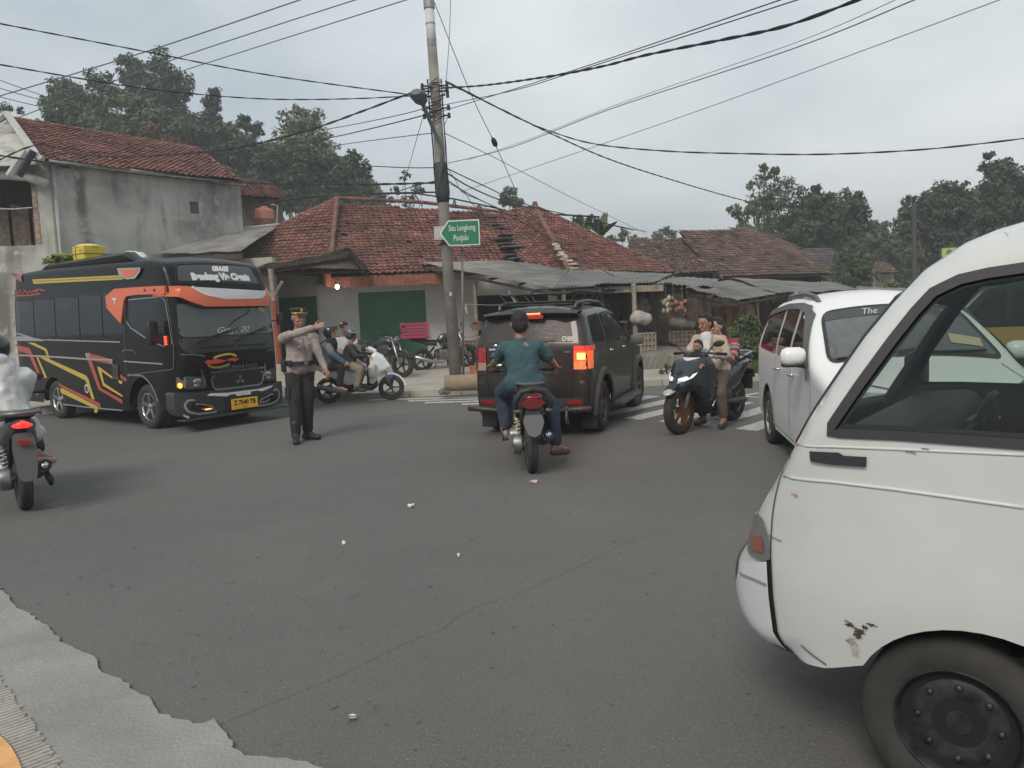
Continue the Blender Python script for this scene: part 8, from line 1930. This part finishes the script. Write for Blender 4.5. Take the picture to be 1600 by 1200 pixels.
cl = lambda n, c, v=.12: mat(n, c, .85, var=v, vscale=9, bump=.25, bscale=120)
# ---- traffic policeman ----
fa_ = RAD(-52)
t, J, hp, H3, conv, up, rt, fwd, hc, s = person('traffic policeman in taupe shirt and black trousers standing in the road with one arm raised', (468, 579, 10.15), (466, 512, -.2), (.62, -.78, -.08), fa_, 1.03,
    el={'R': (456, 523, -1), 'L': (497, 553, -.5)}, wr={'R': (491, 512, .2), 'L': (509, 577, -1)}, kn={'R': (461, 624, -.4), 'L': (480, 624, -.3)}, an={'R': (462, 676, 1), 'L': (480, 672, 1)}, toe={'R': (.25, -.97, 0), 'L': (.93, -.35, 0)},
    shirt=cl('police shirt taupe', (.31, .26, .24)), trousers=cl('police black trousers', (.020, .019, .019)), shoe=(mat('black boot', (.018, .017, .017), .5), 'boot'), hip=.10, shw=.20, belly=.04,
    hands={'R': dict(d=(.9, -.1, .28), n=(0.2, .9, -.3), c=.08, t=1), 'L': dict(c=.4, n=(-.6, .5, 0), t=-1)}, wrinkle=.015, ground=0)
capm = mat('police cap black', (.018, .018, .02), .7); gold = mat('gold trim', (.65, .42, .06), .35, .5)
wpiece(t, conv, 'cap', capm, lambda b: (b.tube([hp(-.012, 0, .045), hp(-.012, 0, .075), hp(-.01, 0, .098), hp(-.012, 0, .118), hp(-.012, 0, .122)], [.098 * s, .099 * s, .105 * s, .085 * s, .02], 24), b.ell(hp(.10, 0, .052), (.062 * s, .075 * s, .008 * s), H3 @ Matrix.Rotation(.3, 3, 'Y'))), 40)
wpiece(t, conv, 'cap_band', gold, lambda b: b.tube([hp(-.01 + .103 * cos(a), .094 * sin(a), .058) for a in np.linspace(-1.3, 1.3, 14)], .0075, 6))
wpiece(t, conv, 'cap_badge', gold, lambda b: (b.ell(hp(.094, 0, .088), (.008, .016, .018), H3), b.ell(hp(.092, 0, .105), (.006, .008, .010), H3)))
bp_ = J['pel']; 
def belt(b, z, r, w, x=.0):
    pts = [bp_ + up * z + rt * (r * 1.12 * cos(a)) + fwd * (r * sin(a) + x) for a in np.linspace(0, 2 * pi, 25)]
    for i in range(24):
        a, c = pts[i], pts[i + 1]; b.quad(a - up * w, c - up * w, c + up * w, a + up * w)
wpiece(t, conv, 'belt', mat('black belt', (.015, .015, .015), .5), lambda b: belt(b, .105, .190, .028, .022))
wpiece(t, conv, 'holster', plas, lambda b: (b.box(bp_ + rt * .215 + up * .075 + fwd * .02, (.09, .07, .15), fa_, None, .015), b.box(bp_ + rt * .18 + up * .11 + fwd * .12, (.06, .05, .08), fa_, None, .012)), 40)
wpiece(t, conv, 'belt_buckle', mat('dull steel', (.25, .25, .25), .4, .8), lambda b: b.box(bp_ + up * .105 + fwd * .225, (.02, .05, .045), fa_, None, .005))
N_ = J['neck']
wpiece(t, conv, 'collar_tab', mat('red tab', (.30, .03, .03), .7), lambda b: (b.box(N_ - up * .055 + fwd * .105 + rt * .06, (.012, .035, .02), fa_), b.box(N_ - up * .055 + fwd * .105 - rt * .06, (.012, .035, .02), fa_)))
wpiece(t, conv, 'chest_badge', mat('silver badge', (.5, .5, .48), .4, .5), lambda b: b.ell(N_ - up * .20 + fwd * .175 + rt * .07, (.022, .022, .024)))
wpiece(t, conv, 'placket', mat('shirt placket', (.19, .155, .14), .85), lambda b: b.tube([N_ - up * .08 + fwd * .11, N_ - up * .20 + fwd * .182, N_ - up * .34 + fwd * .205, N_ - up * .48 + fwd * .20], .008, 6))
wpiece(t, conv, 'shoulder_board', mat('dark epaulette', (.10, .05, .04), .8), lambda b: [b.box(J['sh' + k] + up * .075 - rt * sg * .045, (.05, .10, .012), fa_, None, .004) for k, sg in (('R', 1), ('L', -1))])
wpiece(t, conv, 'cargo_pocket', cl('police black trousers', (.02, .019, .019)), lambda b: [b.box(J['hip' + k].lerp(J['kn' + k], .78) + rt * sg * .085, (.13, .05, .17), fa_, None, .02) for k, sg in (('R', 1), ('L', -1))], 40)
haircap(t, lambda x, y, z: hp(x - .006, y * .92, z * .6 - .005), H3, conv, s * .92, hc)
# ---- second officer behind ----
fa_ = RAD(-100)
t, J, hp, H3, conv, up, rt, fwd, hc, s = person('officer in pale grey shirt and dark cap standing behind the white scooter', (540, 562, 15.9), (537, 514, .2), (-.15, -1, -.05), fa_, .97,
    el={'R': (519, 534, -.4), 'L': (556, 534, -.4)}, wr={'R': (529, 546, -1), 'L': (547, 548, -1)}, kn={'R': (534, 594, -.5), 'L': (547, 594, -.5)}, an={'R': (534, 622, 1), 'L': (548, 622, 1)},
    shirt=cl('officer pale shirt', (.40, .40, .39)), trousers=cl('dark slacks', (.03, .03, .035)), shoe=(plas, 'shoe'), sk=skinp, base=.12)
wpiece(t, conv, 'cap', capm, lambda b: (b.ell(hp(-.005, 0, .075), (.105 * s, .092 * s, .065 * s), H3), b.ell(hp(.11, 0, .052), (.06 * s, .065 * s, .008 * s), H3 @ Matrix.Rotation(.2, 3, 'Y'))), True)
wpiece(t, conv, 'cap_badge', gold, lambda b: (b.ell(hp(.098, 0, .09), (.012, .030, .022), H3)))
wpiece(t, conv, 'shoulder_board', plas, lambda b: [b.box(J['sh' + k] + up * .075 - rt * sg * .045, (.05, .10, .012), fa_) for k, sg in (('R', 1), ('L', -1))])
# ---- rider in teal, from behind ----
fa_ = RAD(93)
t, J, hp, H3, conv, up, rt, fwd, hc, s = person('rider in teal t-shirt and blue jeans seen from behind with one foot on the road', (820, 602, 7.86), (812, 531, .35), (-.05, 1, -.05), fa_, 1.0,
    el={'L': (776, 563, .5), 'R': (860, 563, .5)}, wr={'L': (769, 570, 1), 'R': (869, 573, 1)}, kn={'L': (784, 612, .9), 'R': (862, 634, .5)}, an={'L': (791, 676, -.8), 'R': (869, 704, -.5)}, toe={'L': (0, 1, -.1), 'R': (.75, .65, -.05)},
    shirt=cl('teal cotton', (.040, .088, .100)), sleeve='short', trousers=cl('blue denim', (.030, .042, .072)), shoe=(mat('brown sandal', (.10, .06, .045), .7), 'sandal'), belly=.02, shw=.178, head=(812, 507, .3), hs=1.16, ground=None,
    hands={'L': dict(d=(.1, .95, -.1), n=(0, -.2, -1), c=1.1, t=1), 'R': dict(d=(-.1, .95, -.1), n=(0, -.2, -1), c=1.1, t=-1)}, wrinkle=.013)
haircap(t, hp, H3, conv, s, hc)
# ---- man, boy and woman on the big scooter ----
fa_ = NH
t, J, hp, H3, conv, up, rt, fwd, hc, s = person('young man in beige jacket over white t-shirt steering the big dark scooter', (1118, 579, 10.02), (1106, 521, -.2), (-.80, -.60, -.12), fa_, .98,
    el={'R': (1078, 547, -.3), 'L': (1137, 556, -.3)}, wr={'R': (1084, 559, -1), 'L': (1117, 557, -1)}, kn={'R': (1096, 604, -.6), 'L': (1124, 614, -.8)}, an={'R': (1098, 650, 1), 'L': (1131, 652, .4)}, toe={'R': (-.7, -.7, 0), 'L': (-.5, -.85, -.05)},
    shirt=cl('beige jacket', (.42, .335, .255)), trousers=cl('brown trousers', (.105, .080, .062)), shoe=(mat('dark sandal', (.04, .035, .03), .7), 'sandal'), head=(1102, 506, -.2), sk=mat('skin tan', (.27, .15, .10), .55, var=.1, vscale=14),
    hands={'L': dict(d=(-.75, -.55, -.2), n=(0, 0, -1), c=.5, t=1), 'R': dict(d=(-.7, -.7, -.2), n=(0, 0, -1), c=.7, t=-1)})
N_ = J['neck']
b = MB(); b.caps(N_ - up * .04 + fwd * .065, N_ - up * .38 + fwd * .125, .085, .095); b.caps(N_ - up * .36 + fwd * .11 - rt * .02, N_ - up * .50 + fwd * .16, .09, .075); blob(conv(b), 'undershirt', cl('white cotton', (.56, .56, .57)), t, .012, 2, disp=.006)
wpiece(t, conv, 'jacket_collar', cl('beige collar', (.24, .19, .14)), lambda b: [b.caps(N_ - up * .0 + rt * sg * .06 + fwd * .02, N_ - up * .16 + rt * sg * .10 + fwd * .145, .022, .018) for sg in (-1, 1)], True)
haircap(t, hp, H3, conv, s, hc)
t, J, hp, H3, conv, up, rt, fwd, hc, s = person('small boy in dark clothes sitting in front of the man on the big scooter', (1103, 586, 9.72), (1094, 560, -.2), (-.72, -.69, -.15), fa_, .62,
    el={'R': (1083, 566, -.4), 'L': (1106, 566, -.5)}, wr={'R': (1082, 569, -1), 'L': (1098, 570, -1)}, kn={'R': (1090, 590, -.6), 'L': (1103, 596, -.6)}, an={'R': (1092, 615, 1), 'L': (1106, 618, 1)},
    shirt=cl('dark navy cloth', (.03, .033, .04)), trousers=cl('dark navy cloth', (.03, .033, .04)), shoe=(plas, 'shoe'), tl=.44, sk=mat('skin tan', (.27, .15, .10), .55), head=(1090, 540, -.2), base=.6)
t.scale = (1, 1, 1)
hb_ = MB(); haircap(t, lambda x, y, z: hp(x * 1.0 - .012, y * 1.0, z * 1.0 + .01), H3, conv, s * .98, hc)
fa_ = NH + .1
t, J, hp, H3, conv, up, rt, fwd, hc, s = person('woman in red and grey striped sleeves with long dark hair riding behind the man', (1138, 580, 10.42), (1128, 528, 0), (-.80, -.60, -.1), fa_, .93,
    el={'R': (1112, 550, 0), 'L': (1147, 553, -.5)}, wr={'R': (1110, 560, -.5), 'L': (1137, 568, -1)}, kn={'R': (1118, 604, -.3), 'L': (1140, 614, -.8)}, an={'R': (1120, 640, 1), 'L': (1146, 646, 1)},
    shirt=cl('red knit', (.28, .025, .04)), trousers=cl('black cloth', (.02, .02, .021)), shoe=(plas, 'shoe'), head=(1120, 510, 0), sk=skinp)
haircap(t, hp, H3, conv, s, hc, long=.22)
gs = cl('grey knit stripe', (.30, .28, .28))
def bands(b):
    a, c = J['shL'], J['elL']; w_ = J['wrL']
    for f in (.35, .62): b.tube([a.lerp(c, f - .06), a.lerp(c, f + .06)], .080 * s, 14)
    b.tube([c.lerp(w_, .05), c.lerp(w_, .2)], .068 * s, 14); b.tube([c.lerp(w_, .5), c.lerp(w_, .6)], .060 * s, 14)
wpiece(t, conv, 'sleeve_stripe', gs, bands, True)
# ---- white scooter riders ----
fa_ = BW
t, J, hp, H3, conv, up, rt, fwd, hc, s = person('rider in grey helmet, dark jacket and khaki trousers steering the white scooter', (546, 571, 14.25), (548, 537, 0), (.96, -.25, -.1), fa_, .90,
    el={'R': (556, 556, -1), 'L': (560, 554, 1)}, wr={'R': (574, 556, -.5), 'L': (577, 553, 1)}, kn={'R': (564, 577, -.8), 'L': (566, 576, 1)}, an={'R': (557, 605, 0), 'L': (560, 604, 1)}, toe={'R': (1, 0, -.1), 'L': (1, 0, -.1)},
    shirt=cl('dark jacket', (.028, .024, .024)), trousers=cl('khaki trousers', (.21, .17, .12)), shoe=(plas, 'shoe'), head=(549, 524, 0), tl=.46,
    hands={'R': dict(d=(.9, -.1, -.2), n=(0, 0, -1), c=.7, t=-1), 'L': dict(d=(.9, .1, -.2), n=(0, 0, -1), c=.7, t=1)})
helmet(t, hp, H3, conv, s, mat('grey helmet shell', (.085, .09, .09), .35, coat=.4))
wpiece(t, conv, 'visor_edge', mat('white visor edge', (.5, .5, .5), .4), lambda b: b.tube([hp(-.012 + .14 * cos(a), .122 * sin(a), .058) for a in np.linspace(-1.2, 1.2, 12)], .006, 5))
t, J, hp, H3, conv, up, rt, fwd, hc, s = person('passenger in black helmet, headscarf and grey-blue top sitting behind on the white scooter', (515, 571, 14.3), (514, 531, 0), (.97, -.2, .12), fa_, .92,
    el={'R': (519, 554, -1), 'L': (523, 552, 1)}, wr={'R': (537, 566, -.6), 'L': (540, 560, 1)}, kn={'R': (534, 574, -.9), 'L': (536, 573, 1)}, an={'R': (530, 603, 0), 'L': (533, 603, 1)}, toe={'R': (1, -.1, -.2), 'L': (1, .1, -.1)},
    shirt=cl('grey blue top', (.075, .085, .105)), trousers=cl('black cloth', (.02, .02, .021)), head=(517, 517, 0), sk=skinp, tl=.47,
    hands={'R': dict(d=(.9, 0, -.4), n=(0, .8, -.3), c=.5, t=-1), 'L': dict(d=(.9, 0, -.4), n=(0, .8, -.3), c=.5, t=1)})
helmet(t, hp, H3, conv, s, mat('black helmet shell', (.02, .022, .024), .3, coat=.5), True, True)
b = MB(); b.caps(hp(-.03, 0, -.05), hp(-.0, 0, -.19), .075 * s, .115 * s); b.caps(hp(-.0, 0, -.16), hp(.03, -.02, -.27), .11 * s, .06 * s); blob(conv(b), 'headscarf', cl('black cloth', (.02, .02, .021)), t, .013, 2, disp=.008)
wpiece(t, conv, 'grey_sleeve', cl('mid grey cloth', (.15, .15, .155)), lambda b: b.caps(J['shR'] - up * .01, J['shR'].lerp(J['elR'], .8), .082 * s, .074 * s), True)
wpiece(t, conv, 'denim_sleeve', cl('pale denim', (.06, .11, .17)), lambda b: b.caps(J['elR'], J['elR'].lerp(J['wrR'], .95), .070 * s, .052 * s), True)
c0_ = J['neck'] - up * .22 - fwd * .24
tb = thing('backpack', 'black backpack worn by the passenger on the white scooter', 'backpack', c0_ - V((0, 0, .2)), fa_)
b = MB(); b.ell((0, 0, .22), (.13, .17, .22)); b.ell((-.06, 0, .12), (.10, .14, .10)); b.ell((0, 0, .38), (.09, .12, .08)); blob(b, 'bag_body', cl('black nylon', (.018, .018, .02)), tb, .018, 3, disp=.010)
b = MB()
for sg in (-1, 1): b.tube([(.08, sg * .10, .38), (.20, sg * .12, .46), (.32, sg * .12, .34), (.30, sg * .13, .18), (.1, sg * .14, .06)], .016, 6, flat=.5)
b.build('strap', plas, tb, smooth=True)
# ---- rider in white raincoat, left edge ----
fa_ = RAD(128)
t, J, hp, H3, conv, up, rt, fwd, hc, s = person('rider in translucent white raincoat on the motorcycle at the left edge', (12, 664, 7.15), (-8, 556, .3), (-.6, .8, -.05), fa_, 1.02,
    el={'L': (-50, 600, .4), 'R': (30, 622, .6)}, wr={'L': (-50, 625, 1), 'R': (28, 650, 1)}, kn={'L': (-30, 660, 1), 'R': (50, 668, 1)}, an={'L': (-20, 712, -.6), 'R': (58, 705, -.9)}, toe={'L': (-.6, .8, 0), 'R': (.3, .9, -.2)},
    shirt=cl('black cloth', (.02, .02, .021)), trousers=cl('black cloth', (.02, .02, .021)), shoe=(mat('pink beige sandal', (.42, .27, .22), .6), 'sandal'), sk=skinp)
rain = mat('white raincoat', (.58, .58, .56), .42, var=.08, vscale=6, bump=.5, bscale=14, coat=.15)
b = MB(); P = J['pel']; N_ = J['neck']
b.caps(N_ - up * .02, P + up * .05, .17, .235); b.caps(J['shR'], J['shL'], .105, .105); b.caps(J['shR'], J['elR'], .105, .095); b.caps(J['elR'], J['wrR'], .09, .075); b.caps(J['shL'], J['elL'], .10, .09); b.caps(J['elL'], J['wrL'], .09, .07)
b.caps(P + rt * .08, P + rt * .20 - up * .10 + fwd * .05, .19, .10); b.caps(P - fwd * .02, P - up * .08 - fwd * .08 + rt * .04, .22, .17); b.caps(P, J['knR'].lerp(P, .3), .18, .13); b.caps(P, J['knL'].lerp(P, .3), .18, .13); b.caps(N_, N_ + up * .09 - fwd * .06, .11, .10)
blob(conv(b), 'raincoat', rain, t, .014, 2, disp=.022, dscale=6.5)
helmet(t, hp, H3, conv, s, mat('black helmet shell', (.02, .022, .024), .3, coat=.5))
# ---- people faintly visible in stall shade are left out: the photograph shows none clearly ----
# ======================= AIR =======================
def haze(density):
    M = bpy.data.materials.new('haze'); M.use_nodes = True; N = M.node_tree.nodes; L = M.node_tree.links; N.remove(N['Principled BSDF'])
    v = N.new('ShaderNodeVolumePrincipled'); v.inputs['Color'].default_value = (.86, .90, .94, 1); v.inputs['Density'].default_value = density; L.new(v.outputs[0], N['Material Output'].inputs['Volume'])
    b = MB(); b.box((0, 395, 24), (620, 930, 52)); o = b.build('haze', M); o['kind'] = 'stuff'; o['label'] = 'thin pale haze in the air over the whole scene'; o['category'] = 'haze'
haze(.0024)
for _o in list(SCR.collection.objects): bpy.data.objects.remove(_o)
bpy.data.scenes.remove(SCR)
